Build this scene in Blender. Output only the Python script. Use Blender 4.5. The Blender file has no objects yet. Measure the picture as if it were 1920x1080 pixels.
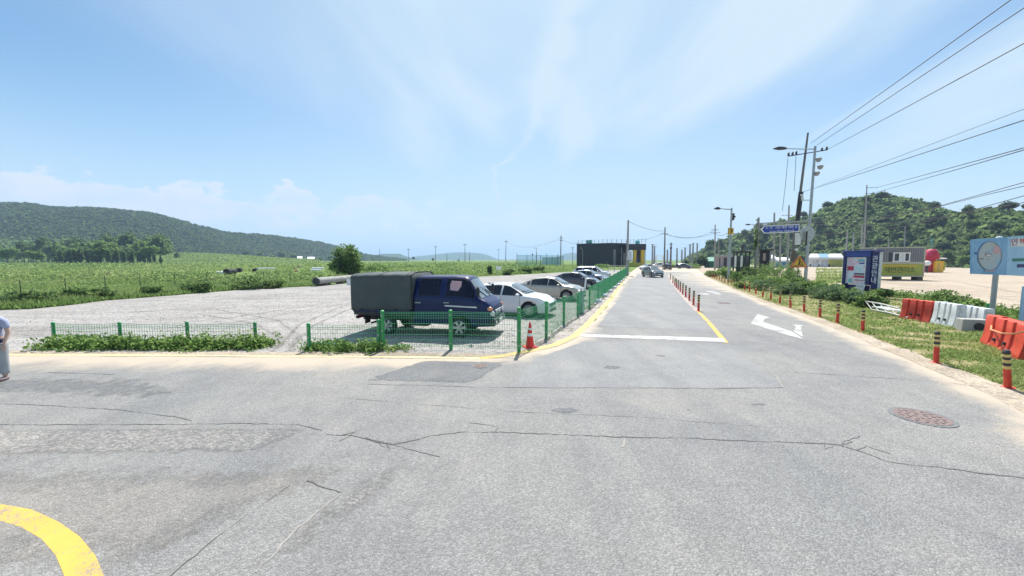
import bpy, bmesh, math, random
import numpy as np
from mathutils import Vector, Matrix

# ------------------------------------------------------------------ camera, light, sky, exposure
scene = bpy.context.scene
C = scene.collection
HAZE = 0.00029
F, HOR, CAMH = 690.0, 53.0, 2.5                 # focal length (px of a 1920 frame), horizon offset, eye height
TH = math.atan(HOR / F); CT, ST = math.cos(TH), math.sin(TH)
cam_d = bpy.data.cameras.new('camera'); cam = bpy.data.objects.new('camera', cam_d); C.objects.link(cam)
cam_d.sensor_width = 36.0; cam_d.lens = 36.0 * F / 1920.0
cam_d.clip_start = 0.05; cam_d.clip_end = 30000
cam.location = (0, 0, CAMH); cam.rotation_euler = (math.pi / 2 - TH, 0, 0)
scene.camera = cam
SUN_AZ, SUN_EL = math.radians(7.0), math.radians(57.0)
w = bpy.data.worlds.new('World'); scene.world = w; w.use_nodes = True
nt = w.node_tree; nt.nodes.clear()
def wn(t, **k):
    n = nt.nodes.new(t)
    for a, b in k.items(): setattr(n, a, b)
    return n
def lk(a, b): nt.links.new(a, b)
def wmath(op, a, b=None, c=None, clamp=False):
    n = wn('ShaderNodeMath', operation=op, use_clamp=clamp)
    for i, x in enumerate((a, b, c)):
        if x is None: continue
        if isinstance(x, (int, float)): n.inputs[i].default_value = x
        else: lk(x, n.inputs[i])
    return n.outputs[0]
def wsmooth(x, lo, hi):
    n = wn('ShaderNodeMapRange', interpolation_type='SMOOTHSTEP')
    lk(x, n.inputs[0]); n.inputs[1].default_value = lo; n.inputs[2].default_value = hi
    return n.outputs[0]
out = wn('ShaderNodeOutputWorld'); bg = wn('ShaderNodeBackground'); lk(bg.outputs[0], out.inputs[0])
bg.inputs['Strength'].default_value = 0.08
sky = wn('ShaderNodeTexSky', sky_type='NISHITA'); sky.sun_disc = False
sky.sun_elevation = SUN_EL; sky.sun_rotation = SUN_AZ
sky.air_density = 1.0; sky.dust_density = 0.5; sky.ozone_density = 4.0; sky.altitude = 20
tc = wn('ShaderNodeTexCoord'); sep = wn('ShaderNodeSeparateXYZ'); lk(tc.outputs['Generated'], sep.inputs[0])
zz = wmath('MAXIMUM', sep.outputs[2], 0.0)
den = wmath('ADD', zz, 0.14)
cmb = wn('ShaderNodeCombineXYZ')
lk(wmath('DIVIDE', sep.outputs[0], den), cmb.inputs[0]); lk(wmath('DIVIDE', sep.outputs[1], den), cmb.inputs[1])
mp = wn('ShaderNodeMapping'); lk(cmb.outputs[0], mp.inputs[0])
mp.inputs['Rotation'].default_value = (0, 0, math.radians(-24)); mp.inputs['Scale'].default_value = (1.25, .34, 1)
mp.inputs['Location'].default_value = (0.35, 0.2, 0)
n1 = wn('ShaderNodeTexNoise'); lk(mp.outputs[0], n1.inputs['Vector'])
n1.inputs['Scale'].default_value = 1.1; n1.inputs['Detail'].default_value = 5; n1.inputs['Roughness'].default_value = .5; n1.inputs['Distortion'].default_value = .5
cirrus = wmath('MULTIPLY', wsmooth(n1.outputs[0], .36, .78), wmath('ADD', .22, wmath('MULTIPLY', wsmooth(sep.outputs[0], -.70, -.08), .72)))
# one long wisp of cirrus high ahead
plx, ply = wmath('DIVIDE', sep.outputs[0], den), wmath('DIVIDE', sep.outputs[1], den)
tt_ = wmath('DIVIDE', wmath('SUBTRACT', ply, 1.1), 1.6, clamp=True)
wr = wn('ShaderNodeValToRGB'); lk(tt_, wr.inputs[0]); we = wr.color_ramp.elements
WP = [(.06, .794), (.13, .76), (.25, .712), (.40, .692), (.52, .662), (.67, .584), (.815, .40), (.926, .144)]
while len(we) < len(WP): we.new(.5)
for i, (p_, v_) in enumerate(WP): we[i].position = p_; we[i].color = (v_, v_, v_, 1)
n3 = wn('ShaderNodeTexNoise'); lk(cmb.outputs[0], n3.inputs['Vector']); n3.inputs['Scale'].default_value = 5; n3.inputs['Detail'].default_value = 6
xc_ = wmath('ADD', wmath('SUBTRACT', wmath('MULTIPLY', wr.outputs[0], .5), .2), wmath('MULTIPLY', wmath('SUBTRACT', n3.outputs[0], .5), .10))
dd_ = wmath('DIVIDE', wmath('ABSOLUTE', wmath('SUBTRACT', plx, xc_)), wmath('SUBTRACT', .125, wmath('MULTIPLY', tt_, .10)))
wisp = wmath('MULTIPLY', wsmooth(dd_, 1.0, 0.0), wmath('MULTIPLY', wsmooth(n3.outputs[0], .25, .65), .40))
# cumulus bank low over the land
mp2 = wn('ShaderNodeMapping'); lk(tc.outputs['Generated'], mp2.inputs[0]); mp2.inputs['Scale'].default_value = (1, 1, 2.1)
mp2.inputs['Location'].default_value = (.42, .1, .3)
n2 = wn('ShaderNodeTexNoise'); lk(mp2.outputs[0], n2.inputs['Vector'])
n2.inputs['Scale'].default_value = 10; n2.inputs['Detail'].default_value = 9; n2.inputs['Roughness'].default_value = .6
hgt = wmath('SUBTRACT', wmath('ADD', .128, wmath('MULTIPLY', wmath('SUBTRACT', n2.outputs[0], .5), .27)), zz)
west = wsmooth(sep.outputs[0], .25, -.75)
hgt = wmath('ADD', hgt, wmath('MULTIPLY', west, .022))
cum = wmath('MULTIPLY', wsmooth(hgt, -.001, .014), wmath('ADD', .40, wmath('MULTIPLY', west, .58)))
band = wn('ShaderNodeMapRange', interpolation_type='SMOOTHSTEP'); lk(zz, band.inputs[0]); band.inputs[1].default_value = 0; band.inputs[2].default_value = .38; band.inputs[3].default_value = .90; band.inputs[4].default_value = 0
cl = wmath('MAXIMUM', wmath('MAXIMUM', cirrus, cum), band.outputs[0])
cl = wmath('ADD', cl, wisp, clamp=True)
# brighter cloud towards the sun
geo = wn('ShaderNodeVectorMath', operation='DOT_PRODUCT'); lk(tc.outputs['Generated'], geo.inputs[0])
geo.inputs[1].default_value = (math.sin(SUN_AZ) * math.cos(SUN_EL), math.cos(SUN_AZ) * math.cos(SUN_EL), math.sin(SUN_EL))
toward = wsmooth(geo.outputs['Value'], .45, .95)
veil = wmath('MULTIPLY', toward, .62)
cl = wmath('ADD', cl, veil, clamp=True)
tint = wn('ShaderNodeMix', data_type='RGBA', blend_type='MULTIPLY'); tint.inputs[0].default_value = 1; lk(sky.outputs[0], tint.inputs[6]); tint.inputs[7].default_value = (.72, .94, .96, 1)
mixc = wn('ShaderNodeMix', data_type='RGBA'); lk(cl, mixc.inputs[0]); lk(tint.outputs[2], mixc.inputs[6])
ccol = wn('ShaderNodeMix', data_type='RGBA'); n4 = wn('ShaderNodeTexNoise'); lk(mp2.outputs[0], n4.inputs['Vector']); n4.inputs['Scale'].default_value = 15; n4.inputs['Detail'].default_value = 7; n4.inputs['Roughness'].default_value = .6
lk(wmath('MULTIPLY', wmath('MULTIPLY', cum, wsmooth(n4.outputs[0], .30, .62)), wsmooth(hgt, .10, .0)), ccol.inputs[0]); ccol.inputs[6].default_value = (4.45, 5.50, 6.35, 1); ccol.inputs[7].default_value = (5.5, 5.85, 6.4, 1)
lk(ccol.outputs[2], mixc.inputs[7])
lk(mixc.outputs[2], bg.inputs['Color'])
sun_d = bpy.data.lights.new('sun', 'SUN'); sun_d.energy = 4.0; sun_d.angle = math.radians(.55); sun_d.color = (1, .96, .9)
sun = bpy.data.objects.new('sun', sun_d); C.objects.link(sun)
sdir = Vector((math.sin(SUN_AZ) * math.cos(SUN_EL), math.cos(SUN_AZ) * math.cos(SUN_EL), math.sin(SUN_EL)))
sun.rotation_euler = (-sdir).to_track_quat('-Z', 'Y').to_euler(); sun.location = (0, 0, 60)
vs = scene.view_settings
vs.view_transform = 'Standard'; vs.look = 'None'; vs.gamma = 1; vs.use_curve_mapping = False
vs.exposure = 0.95
scene.render.engine = 'CYCLES'
cy = scene.cycles
cy.use_denoising = True; cy.max_bounces = 6; cy.diffuse_bounces = 3; cy.glossy_bounces = 3; cy.transparent_max_bounces = 12
cy.transmission_bounces = 4; cy.volume_bounces = 1; cy.sample_clamp_indirect = 6
scene.render.film_transparent = False

# ------------------------------------------------------------------ helpers
rng = np.random.default_rng(7)
random.seed(7)
R = math.radians
def ray(px, py):
    u = (px - 960) / F; v = -(py - 540) / F
    return (u, CT + v * ST, -ST + v * CT)
def G(px, py, z=0.0):                            # where the line of sight meets the ground
    d = ray(px, py); t = (z - CAMH) / d[2]
    return Vector((d[0] * t, d[1] * t, z))
def AT(px, py, Y):                               # the point of a line of sight at distance Y in front
    d = ray(px, py); t = Y / d[1]
    return Vector((d[0] * t, Y, CAMH + d[2] * t))
def PX(p):
    Z = p[2] - CAMH; zc = p[1] * CT - Z * ST; yc = p[1] * ST + Z * CT
    return 960 + F * p[0] / zc, 540 - F * yc / zc
def HT(px, py, top):                             # height of a thing standing at (px, py) that reaches row top
    return AT(px, top, G(px, py).y).z
ROAD_AZ = math.atan2(262, math.hypot(F, HOR))
RD = Vector((math.sin(ROAD_AZ), math.cos(ROAD_AZ), 0))      # along the road
RP = Vector((math.cos(ROAD_AZ), -math.sin(ROAD_AZ), 0))     # across it, to the right
ORD = 'first second third fourth fifth sixth seventh eighth ninth tenth eleventh twelfth thirteenth fourteenth fifteenth sixteenth seventeenth eighteenth nineteenth twentieth twenty-first twenty-second twenty-third twenty-fourth twenty-fifth twenty-sixth twenty-seventh twenty-eighth twenty-ninth thirtieth thirty-first thirty-second thirty-third thirty-fourth thirty-fifth thirty-sixth'.split()

def tag(o, label=None, cat=None, group=None, kind=None):
    if label: o['label'] = label
    if cat: o['category'] = cat
    if group: o['group'] = group
    if kind: o['kind'] = kind
    return o
def thing(name, label, cat, loc=(0, 0, 0), rz=0.0, group=None):
    o = bpy.data.objects.new(name, None); C.objects.link(o)
    o.empty_display_size = .2; o.location = loc; o.rotation_euler = (0, 0, rz)
    return tag(o, label, cat, group)
kids = {}
def link(o, parent=None):
    C.objects.link(o)
    if parent is not None:
        o.parent = parent; kids.setdefault(parent.name, []).append(o)
    return o
def copy_tree(o, parent=None):
    c = o.copy(); C.objects.link(c)
    if parent is not None: c.parent = parent
    kids.setdefault(c.name, [])
    for ch in kids.get(o.name, []):
        kids[c.name].append(copy_tree(ch, c))
    return c

class MB:
    def __init__(s): s.v = []; s.f = []; s.m = []
    def add(s, v, f, mi=0):
        b = len(s.v); s.v += [tuple(p) for p in v]
        for q in f: s.f.append(tuple(b + i for i in q)); s.m.append(mi)
    def box(s, c, d, rz=0.0, mi=0, top=1.0, topy=None):
        x, y, z = d[0] / 2, d[1] / 2, d[2] / 2; ty = top if topy is None else topy
        pts = [(-x, -y, -z), (x, -y, -z), (x, y, -z), (-x, y, -z), (-x * top, -y * ty, z), (x * top, -y * ty, z), (x * top, y * ty, z), (-x * top, y * ty, z)]
        co, si = math.cos(rz), math.sin(rz)
        s.add([(c[0] + p[0] * co - p[1] * si, c[1] + p[0] * si + p[1] * co, c[2] + p[2]) for p in pts],
              [(0, 3, 2, 1), (4, 5, 6, 7), (0, 1, 5, 4), (1, 2, 6, 5), (2, 3, 7, 6), (3, 0, 4, 7)], mi)
    def tube(s, pts, r, n=8, cap=True, mi=0):
        pts = [Vector(p) for p in pts]
        rs = r if isinstance(r, (list, tuple)) else [r] * len(pts)
        rings = []; ref = None
        for i, p in enumerate(pts):
            a = pts[max(i - 1, 0)]; b = pts[min(i + 1, len(pts) - 1)]
            d = (b - a).normalized()
            if ref is None: ref = Vector((0, 0, 1)) if abs(d.z) < .9 else Vector((1, 0, 0))
            u = d.cross(ref).normalized(); v2 = u.cross(d).normalized()
            ref = v2 if abs(v2.dot(d)) < .5 else ref
            rings.append([p + (u * math.cos(2 * math.pi * k / n) + v2 * math.sin(2 * math.pi * k / n)) * rs[i] for k in range(n)])
        vv = [q for rg in rings for q in rg]; ff = []
        for i in range(len(pts) - 1):
            for k in range(n):
                ff.append((i * n + k, (i + 1) * n + k, (i + 1) * n + (k + 1) % n, i * n + (k + 1) % n))
        if cap: ff.append(tuple(range(n))); ff.append(tuple((len(pts) - 1) * n + k for k in reversed(range(n))))
        s.add(vv, ff, mi)
    def lathe(s, prof, n=16, c=(0, 0, 0), mi=0, ax='z', cap=True):
        vv = []; ff = []
        for r, z in prof:
            for k in range(n):
                a = 2 * math.pi * k / n; p = (r * math.cos(a), r * math.sin(a), z)
                if ax == 'y': p = (p[0], p[2], p[1])
                if ax == 'x': p = (p[2], p[0], p[1])
                vv.append((c[0] + p[0], c[1] + p[1], c[2] + p[2]))
        for i in range(len(prof) - 1):
            for k in range(n):
                ff.append((i * n + k, i * n + (k + 1) % n, (i + 1) * n + (k + 1) % n, (i + 1) * n + k))
        closed = prof[0] == prof[-1] or not cap
        if prof[0][0] > 1e-4 and not closed: ff.append(tuple(reversed(range(n))))
        if prof[-1][0] > 1e-4 and not closed: ff.append(tuple((len(prof) - 1) * n + k for k in range(n)))
        s.add(vv, ff, mi)
    def prism(s, poly, vec, mi=0):
        n = len(poly); vec = Vector(vec); a = [Vector(p) for p in poly]; b = [p + vec for p in a]
        s.add(a + b, [tuple(reversed(range(n))), tuple(range(n, 2 * n))] + [(i, (i + 1) % n, n + (i + 1) % n, n + i) for i in range(n)], mi)
    def build(s, name, mats, parent=None, smooth=None, bevel=0, fixn=True):
        me = bpy.data.meshes.new(name); me.from_pydata(s.v, [], s.f)
        if not isinstance(mats, (list, tuple)): mats = [mats]
        for m in mats: me.materials.append(m)
        if len(mats) > 1: me.polygons.foreach_set('material_index', s.m)
        if fixn:
            bm = bmesh.new(); bm.from_mesh(me); bmesh.ops.recalc_face_normals(bm, faces=bm.faces); bm.to_mesh(me); bm.free()
        if smooth:
            me.polygons.foreach_set('use_smooth', [True] * len(me.polygons)); me.set_sharp_from_angle(angle=R(smooth))
        o = bpy.data.objects.new(name, me); link(o, parent)
        if bevel:
            b = o.modifiers.new('bevel', 'BEVEL'); b.width = bevel; b.segments = 2; b.limit_method = 'ANGLE'
        return o
def boxo(name, c, d, m, parent=None, rz=0, bevel=0, top=1.0):
    b = MB(); b.box(c, d, rz, top=top); return b.build(name, m, parent, bevel=bevel)
def text(name, s, size, m, parent, mat4, extrude=.004, align='CENTER', sx=1.0):
    cu = bpy.data.curves.new(name, 'FONT'); cu.body = s; cu.size = size; cu.extrude = extrude
    cu.align_x = align; cu.align_y = 'CENTER'; cu.resolution_u = 2
    f = bpy.data.objects.new(name + '_curve', cu); C.objects.link(f)
    dg = bpy.context.evaluated_depsgraph_get(); me = bpy.data.meshes.new_from_object(f.evaluated_get(dg))
    bpy.data.objects.remove(f); me.materials.clear(); me.materials.append(m); me.name = name
    o = bpy.data.objects.new(name, me); link(o, parent)
    o.matrix_local = mat4 @ Matrix.Scale(sx, 4, (1, 0, 0))
    return o

# ------------------------------------------------------------------ materials
def nodes_of(name):
    m = bpy.data.materials.new(name); m.use_nodes = True; t = m.node_tree
    b = t.nodes['Principled BSDF']; return m, t, b
def tnode(t, typ, **k):
    n = t.nodes.new(typ)
    for a, b in k.items(): setattr(n, a, b)
    return n
def noise(t, vec, scale, detail=3, rough=.5, dist=0):
    n = tnode(t, 'ShaderNodeTexNoise'); t.links.new(vec, n.inputs['Vector'])
    n.inputs['Scale'].default_value = scale; n.inputs['Detail'].default_value = detail; n.inputs['Roughness'].default_value = rough
    n.inputs['Distortion'].default_value = dist
    return n.outputs[0]
def ramp(t, fac, stops):
    n = tnode(t, 'ShaderNodeValToRGB'); t.links.new(fac, n.inputs[0])
    e = n.color_ramp.elements
    while len(e) < len(stops): e.new(.5)
    for i, (p, c) in enumerate(stops):
        e[i].position = p; e[i].color = (*c, 1) if not isinstance(c, float) else (c, c, c, 1)
    return n.outputs[0]
def mix(t, fac, a, b, mode='MIX'):
    n = tnode(t, 'ShaderNodeMix', data_type='RGBA', blend_type=mode)
    for i, x in ((0, fac), (6, a), (7, b)):
        if isinstance(x, (int, float)): n.inputs[i].default_value = x
        elif isinstance(x, tuple): n.inputs[i].default_value = (*x, 1)
        else: t.links.new(x, n.inputs[i])
    return n.outputs[2]
def fmath(t, op, a, b=0.0):
    n = tnode(t, 'ShaderNodeMath', operation=op)
    for i, x in enumerate((a, b)):
        if isinstance(x, (int, float)): n.inputs[i].default_value = x
        else: t.links.new(x, n.inputs[i])
    return n.outputs[0]
def sstep(t, x, lo, hi):
    n = tnode(t, 'ShaderNodeMapRange', interpolation_type='SMOOTHSTEP'); t.links.new(x, n.inputs[0])
    n.inputs[1].default_value = lo; n.inputs[2].default_value = hi; return n.outputs[0]
def bump(t, b, h, strength, dist):
    n = tnode(t, 'ShaderNodeBump'); n.inputs['Strength'].default_value = strength; n.inputs['Distance'].default_value = dist
    t.links.new(h, n.inputs['Height']); t.links.new(n.outputs[0], b.inputs['Normal'])
M = {}
def pm(name, col, rough=.6, metal=0.0, var=.14, scale=5.0, bmp=0.0, bscale=60.0, coat=0.0, spec=.5, dirt=0.0):
    m, t, b = nodes_of(name)
    tc = tnode(t, 'ShaderNodeTexCoord').outputs['Object']
    n = noise(t, tc, scale, 5, .6)
    lo = tuple(c * (1 - var) for c in col); hi = tuple(min(1, c * (1 + var)) for c in col)
    cc = ramp(t, n, [(.3, lo), (.7, hi)])
    if dirt:
        d = noise(t, tc, scale * .6 + 1.3, 8, .7)
        cc = mix(t, fmath(t, 'MULTIPLY', sstep(t, d, .48, .75), dirt), cc, (.16, .13, .10))
    t.links.new(cc, b.inputs['Base Color'])
    b.inputs['Roughness'].default_value = rough; b.inputs['Metallic'].default_value = metal
    b.inputs['Coat Weight'].default_value = coat; b.inputs['Coat Roughness'].default_value = .05
    b.inputs['Specular IOR Level'].default_value = spec
    if bmp: bump(t, b, noise(t, tc, bscale, 4, .6), bmp, .01)
    M[name] = m; return m
def leafm(name, stops, trans=.3):
    m, t, b = nodes_of(name)
    a = tnode(t, 'ShaderNodeAttribute'); a.attribute_name = 'tone'
    col = ramp(t, a.outputs['Fac'], stops)
    t.links.new(col, b.inputs['Base Color']); b.inputs['Roughness'].default_value = .8; b.inputs['Specular IOR Level'].default_value = .12
    tr = tnode(t, 'ShaderNodeBsdfTranslucent'); t.links.new(mix(t, .6, col, (.34, .47, .17)), tr.inputs[0])
    ms = tnode(t, 'ShaderNodeMixShader'); ms.inputs[0].default_value = trans
    t.links.new(b.outputs[0], ms.inputs[1]); t.links.new(tr.outputs[0], ms.inputs[2])
    t.links.new(ms.outputs[0], t.nodes['Material Output'].inputs[0])
    M[name] = m; return m
leafm('meadow_leaf', [(0, (.045, .085, .035)), (.28, (.105, .175, .055)), (.6, (.20, .275, .08)), (.8, (.28, .32, .12)), (1, (.36, .34, .19))], .55)
leafm('bush_leaf', [(0, (.03, .065, .022)), (.5, (.075, .145, .04)), (1, (.13, .22, .06))], .4)
leafm('tree_leaf', [(0, (.022, .050, .026)), (.4, (.052, .105, .040)), (.7, (.10, .175, .06)), (1, (.16, .24, .085))], .45)
leafm('pine_leaf', [(0, (.018, .042, .030)), (.45, (.032, .068, .040)), (1, (.065, .115, .05))], .28)
leafm('bright_leaf', [(0, (.045, .105, .022)), (.5, (.09, .185, .038)), (1, (.16, .26, .06))], .5)
leafm('silver_leaf', [(0, (.055, .10, .05)), (.5, (.11, .18, .10)), (1, (.20, .28, .17))], .3)
leafm('dry_grass', [(0, (.10, .15, .035)), (.5, (.20, .25, .065)), (1, (.38, .35, .17))], .55)
pm('bark', (.12, .095, .07), .9, var=.3, bmp=.6, bscale=20)
pm('green_paint', (.028, .29, .085), .42, var=.18, scale=3, dirt=.25)
pm('green_wire', (.075, .38, .17), .45, var=.15)
pm('concrete', (.40, .39, .36), .85, var=.16, scale=2, bmp=.3, dirt=.4)
pm('pole_concrete', (.30, .30, .28), .85, var=.18, scale=2, bmp=.2, dirt=.35)
pm('pole_dark', (.15, .145, .135), .8, var=.25, scale=3, dirt=.3)
pm('galvanised', (.36, .40, .40), .45, .6, var=.15, scale=3, dirt=.2)
pm('dark_metal', (.04, .045, .05), .5, .3, var=.2)
pm('black_plastic', (.018, .018, .02), .55, var=.2)
pm('rubber', (.022, .022, .022), .85, var=.25)
pm('cable_black', (.03, .032, .036), .6, var=.1)
pm('white_paint', (.78, .78, .76), .5, var=.06, dirt=.12)
pm('old_white', (.50, .50, .47), .7, var=.2, scale=4, dirt=.6)
pm('white_plastic', (.62, .65, .65), .5, var=.12, dirt=.5)
pm('red_plastic', (.60, .055, .022), .55, var=.28, scale=3, dirt=.5)
pm('cone_red', (.75, .03, .02), .5, var=.1, dirt=.1)
pm('bollard_red', (.60, .045, .022), .5, var=.18, dirt=.25)
pm('bollard_yellow', (.62, .47, .16), .5, var=.12, dirt=.3)
pm('bollard_black', (.03, .028, .026), .55, var=.2)
pm('tarp', (.068, .085, .086), .8, var=.14, scale=2.2, bmp=.5, bscale=9, dirt=.12)
pm('truck_blue', (.003, .012, .075), .38, var=.15, coat=.12, spec=.35)
pm('car_white', (.72, .73, .74), .3, var=.03, coat=.8)
pm('car_champagne', (.36, .35, .31), .32, .45, var=.04, coat=.8)
pm('car_dark', (.045, .05, .07), .3, .4, var=.06, coat=.9)
pm('car_blue_grey', (.22, .27, .36), .3, .5, var=.05, coat=.9)
pm('car_silver', (.55, .57, .60), .3, .45, var=.04, coat=.9)
pm('car_grey', (.15, .17, .18), .3, .5, var=.06, coat=.9)
pm('car_black', (.012, .012, .014), .28, .2, var=.1, coat=.9)
pm('rim_alloy', (.5, .51, .52), .35, .85, var=.06)
pm('headlamp', (.62, .64, .66), .12, .35, var=.1, coat=1)
pm('lamp_red', (.35, .012, .012), .2, var=.1, coat=.8)
pm('lamp_amber', (.75, .30, .12), .25, var=.1, coat=.6)
pm('plate', (.7, .72, .68), .5, var=.05)
pm('pink_cloth', (.55, .36, .40), .9, var=.1)
m, t, b = nodes_of('car_glass'); b.inputs['Base Color'].default_value = (.014, .018, .02, 1); b.inputs['Roughness'].default_value = .05
b.inputs['Specular IOR Level'].default_value = .7
tcx = tnode(t, 'ShaderNodeTexCoord').outputs['Object']; t.links.new(ramp(t, noise(t, tcx, 2.5, 3), [(.3, (.008, .01, .012)), (.7, (.022, .027, .03))]), b.inputs['Base Color']); M['car_glass'] = m
m, t, b = nodes_of('windshield'); b.inputs['Roughness'].default_value = .04; b.inputs['Specular IOR Level'].default_value = 1.0
tcx = tnode(t, 'ShaderNodeTexCoord').outputs['Object']; t.links.new(ramp(t, noise(t, tcx, 2.5, 3), [(.3, (.05, .06, .065)), (.7, (.09, .105, .11))]), b.inputs['Base Color']); b.inputs['Coat Weight'].default_value = 1; b.inputs['Coat Roughness'].default_value = .03; M['windshield'] = m
pm('wall_black', (.012, .014, .018), .6, var=.2, scale=.4)
pm('yellow_wall', (.62, .42, .015), .6, var=.08, scale=.8, dirt=.1)
pm('olive_wall', (.42, .42, .03), .6, var=.1, scale=.8, dirt=.2)
pm('grey_panel', (.20, .21, .22), .55, .2, var=.08, scale=1.0, dirt=.15)
pm('lime_panel', (.36, .40, .06), .6, var=.1, scale=.9, dirt=.3)
pm('beige_panel', (.44, .44, .33), .6, var=.08, dirt=.2)
pm('sign_blue', (.012, .05, .34), .45, var=.08)
pm('kiosk_blue', (.015, .05, .30), .4, var=.12, coat=.2)
pm('kiosk_navy', (.008, .016, .13), .4, var=.12, coat=.2)
pm('letter_white', (.8, .8, .8), .5, var=.03)
pm('letter_dark', (.05, .07, .015), .6, var=.1)
pm('sign_yellow', (.72, .30, .015), .5, var=.1)
pm('sign_amber', (.62, .40, .02), .5, var=.1)
pm('sign_red', (.55, .03, .03), .5, var=.1)
pm('sign_back', (.42, .46, .46), .5, .3, var=.1)
pm('canopy_red', (.45, .006, .022), .55, var=.15, scale=2)
pm('canopy_pink', (.52, .03, .085), .6, var=.1)
pm('stall_yellow', (.85, .48, .02), .55, var=.12)
pm('tent_white', (.75, .77, .78), .7, var=.06, dirt=.08)
pm('tent_blue', (.10, .30, .55), .6, var=.1)
pm('teal_net', (.16, .50, .50), .8, var=.15)
pm('roof_green', (.03, .20, .13), .6, var=.15)
pm('roof_grey', (.30, .31, .33), .6, var=.12)
pm('brick_pale', (.35, .28, .26), .8, var=.15, dirt=.2)
pm('stone', (.36, .34, .31), .9, var=.2, scale=9, bmp=.5, bscale=30)
pm('iron', (.20, .15, .14), .7, .3, var=.35, scale=25, bmp=.4)
pm('orange_rope', (.75, .32, .16), .8, var=.1)
pm('skin', (.52, .34, .26), .6, var=.06)
pm('shirt', (.34, .37, .50), .9, var=.1)
pm('shorts', (.05, .05, .085), .9, var=.12)
pm('hair', (.015, .013, .012), .6, var=.2)
pm('shoe', (.20, .15, .15), .7, var=.15)
pm('line_cream', (.60, .50, .27), .8, var=.2, scale=3, dirt=.5)

def mark_mat(name, col, wear):
    m, t, b = nodes_of(name)
    tc = tnode(t, 'ShaderNodeTexCoord').outputs['Object']
    n = noise(t, tc, 1.3, 8, .72); n2 = noise(t, tc, 55, 3, .7)
    s = fmath(t, 'ADD', fmath(t, 'MULTIPLY', n, .6), fmath(t, 'MULTIPLY', n2, .4))
    worn = sstep(t, s, .62 - wear * .25, .66 - wear * .10)
    c0 = ramp(t, noise(t, tc, 4, 4), [(.3, tuple(x * .88 for x in col)), (.7, col)])
    t.links.new(mix(t, worn, c0, (.21, .21, .20)), b.inputs['Base Color']); b.inputs['Roughness'].default_value = .75
    bump(t, b, n2, .25, .004); M[name] = m; return m
mark_mat('mark_white', (.55, .55, .53), .68)
mark_mat('mark_yellow', (.66, .40, .07), .42)
mark_mat('mark_faint', (.5, .5, .49), .85)
mark_mat('mark_pale_yellow', (.62, .46, .16), .36)
mark_mat('mark_pink', (.50, .37, .31), .8)

def asphalt(name, dark, light, dust=True, grain=62.0, tint=(.50, .42, .33)):
    m, t, b = nodes_of(name)
    tc = tnode(t, 'ShaderNodeTexCoord').outputs['Object']
    v = tnode(t, 'ShaderNodeTexVoronoi'); t.links.new(tc, v.inputs['Vector']); v.inputs['Scale'].default_value = grain
    sepc = tnode(t, 'ShaderNodeSeparateColor'); t.links.new(v.outputs['Color'], sepc.inputs[0])
    v2 = tnode(t, 'ShaderNodeTexVoronoi'); t.links.new(tc, v2.inputs['Vector']); v2.inputs['Scale'].default_value = grain * 2.3
    sep2 = tnode(t, 'ShaderNodeSeparateColor'); t.links.new(v2.outputs['Color'], sep2.inputs[0])
    g = fmath(t, 'ADD', fmath(t, 'MULTIPLY', sepc.outputs[0], .6), fmath(t, 'MULTIPLY', sep2.outputs[1], .4))
    c = ramp(t, g, [(.12, tuple(x * .80 for x in dark)), (.42, dark), (.70, light), (.95, tuple(min(1, x * 1.35) for x in light))])
    big = noise(t, tc, .33, 5, .6, .4); mid = noise(t, tc, 1.7, 5, .65)
    c = mix(t, 1.0, c, ramp(t, big, [(.3, (.84, .85, .88)), (.7, (1.12, 1.10, 1.07))]), 'MULTIPLY')
    c = mix(t, 1.0, c, ramp(t, mid, [(.3, (.91, .91, .92)), (.7, (1.08, 1.08, 1.07))]), 'MULTIPLY')
    mpg = tnode(t, 'ShaderNodeMapping'); t.links.new(tc, mpg.inputs[0]); mpg.inputs['Rotation'].default_value = (0, 0, ROAD_AZ); mpg.inputs['Scale'].default_value = (.95, .05, 1)
    c = mix(t, 1.0, c, ramp(t, noise(t, mpg.outputs[0], 1.0, 4, .55), [(.32, (.90, .90, .91)), (.5, (1, 1, 1)), (.7, (1.09, 1.08, 1.06))]), 'MULTIPLY')
    c = mix(t, 1.0, c, ramp(t, noise(t, tc, 150, 2, .6), [(.3, (.88, .88, .88)), (.7, (1.12, 1.12, 1.12))]), 'MULTIPLY')
    c = mix(t, fmath(t, 'MULTIPLY', sstep(t, noise(t, tc, .5, 7, .7, .8), .52, .72), .30), c, (.33, .30, .26))
    if dust:
        a = tnode(t, 'ShaderNodeAttribute'); a.attribute_name = 'dust'
        d = fmath(t, 'ADD', a.outputs['Fac'], fmath(t, 'MULTIPLY', fmath(t, 'SUBTRACT', noise(t, tc, 1.1, 7, .65, .6), .5), 1.1))
        dm = sstep(t, d, .25, .95)
        c = mix(t, dm, c, mix(t, noise(t, tc, 40, 3), tint, tuple(x * .8 for x in tint)))
    t.links.new(c, b.inputs['Base Color']); b.inputs['Roughness'].default_value = .78; b.inputs['Specular IOR Level'].default_value = .35
    h = fmath(t, 'ADD', fmath(t, 'MULTIPLY', v.outputs['Distance'], -1.0), fmath(t, 'MULTIPLY', mid, .3))
    bump(t, b, h, .55, .012); M[name] = m; return m
asphalt('asphalt', (.198, .196, .190), (.246, .243, .235))
asphalt('asphalt_patch_dark', (.155, .162, .168), (.20, .207, .212), False)
asphalt('asphalt_patch_pale', (.20, .195, .188), (.30, .285, .268), False, 34)
asphalt('asphalt_lane', (.205, .208, .21), (.25, .25, .248), False, 70)
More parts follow.
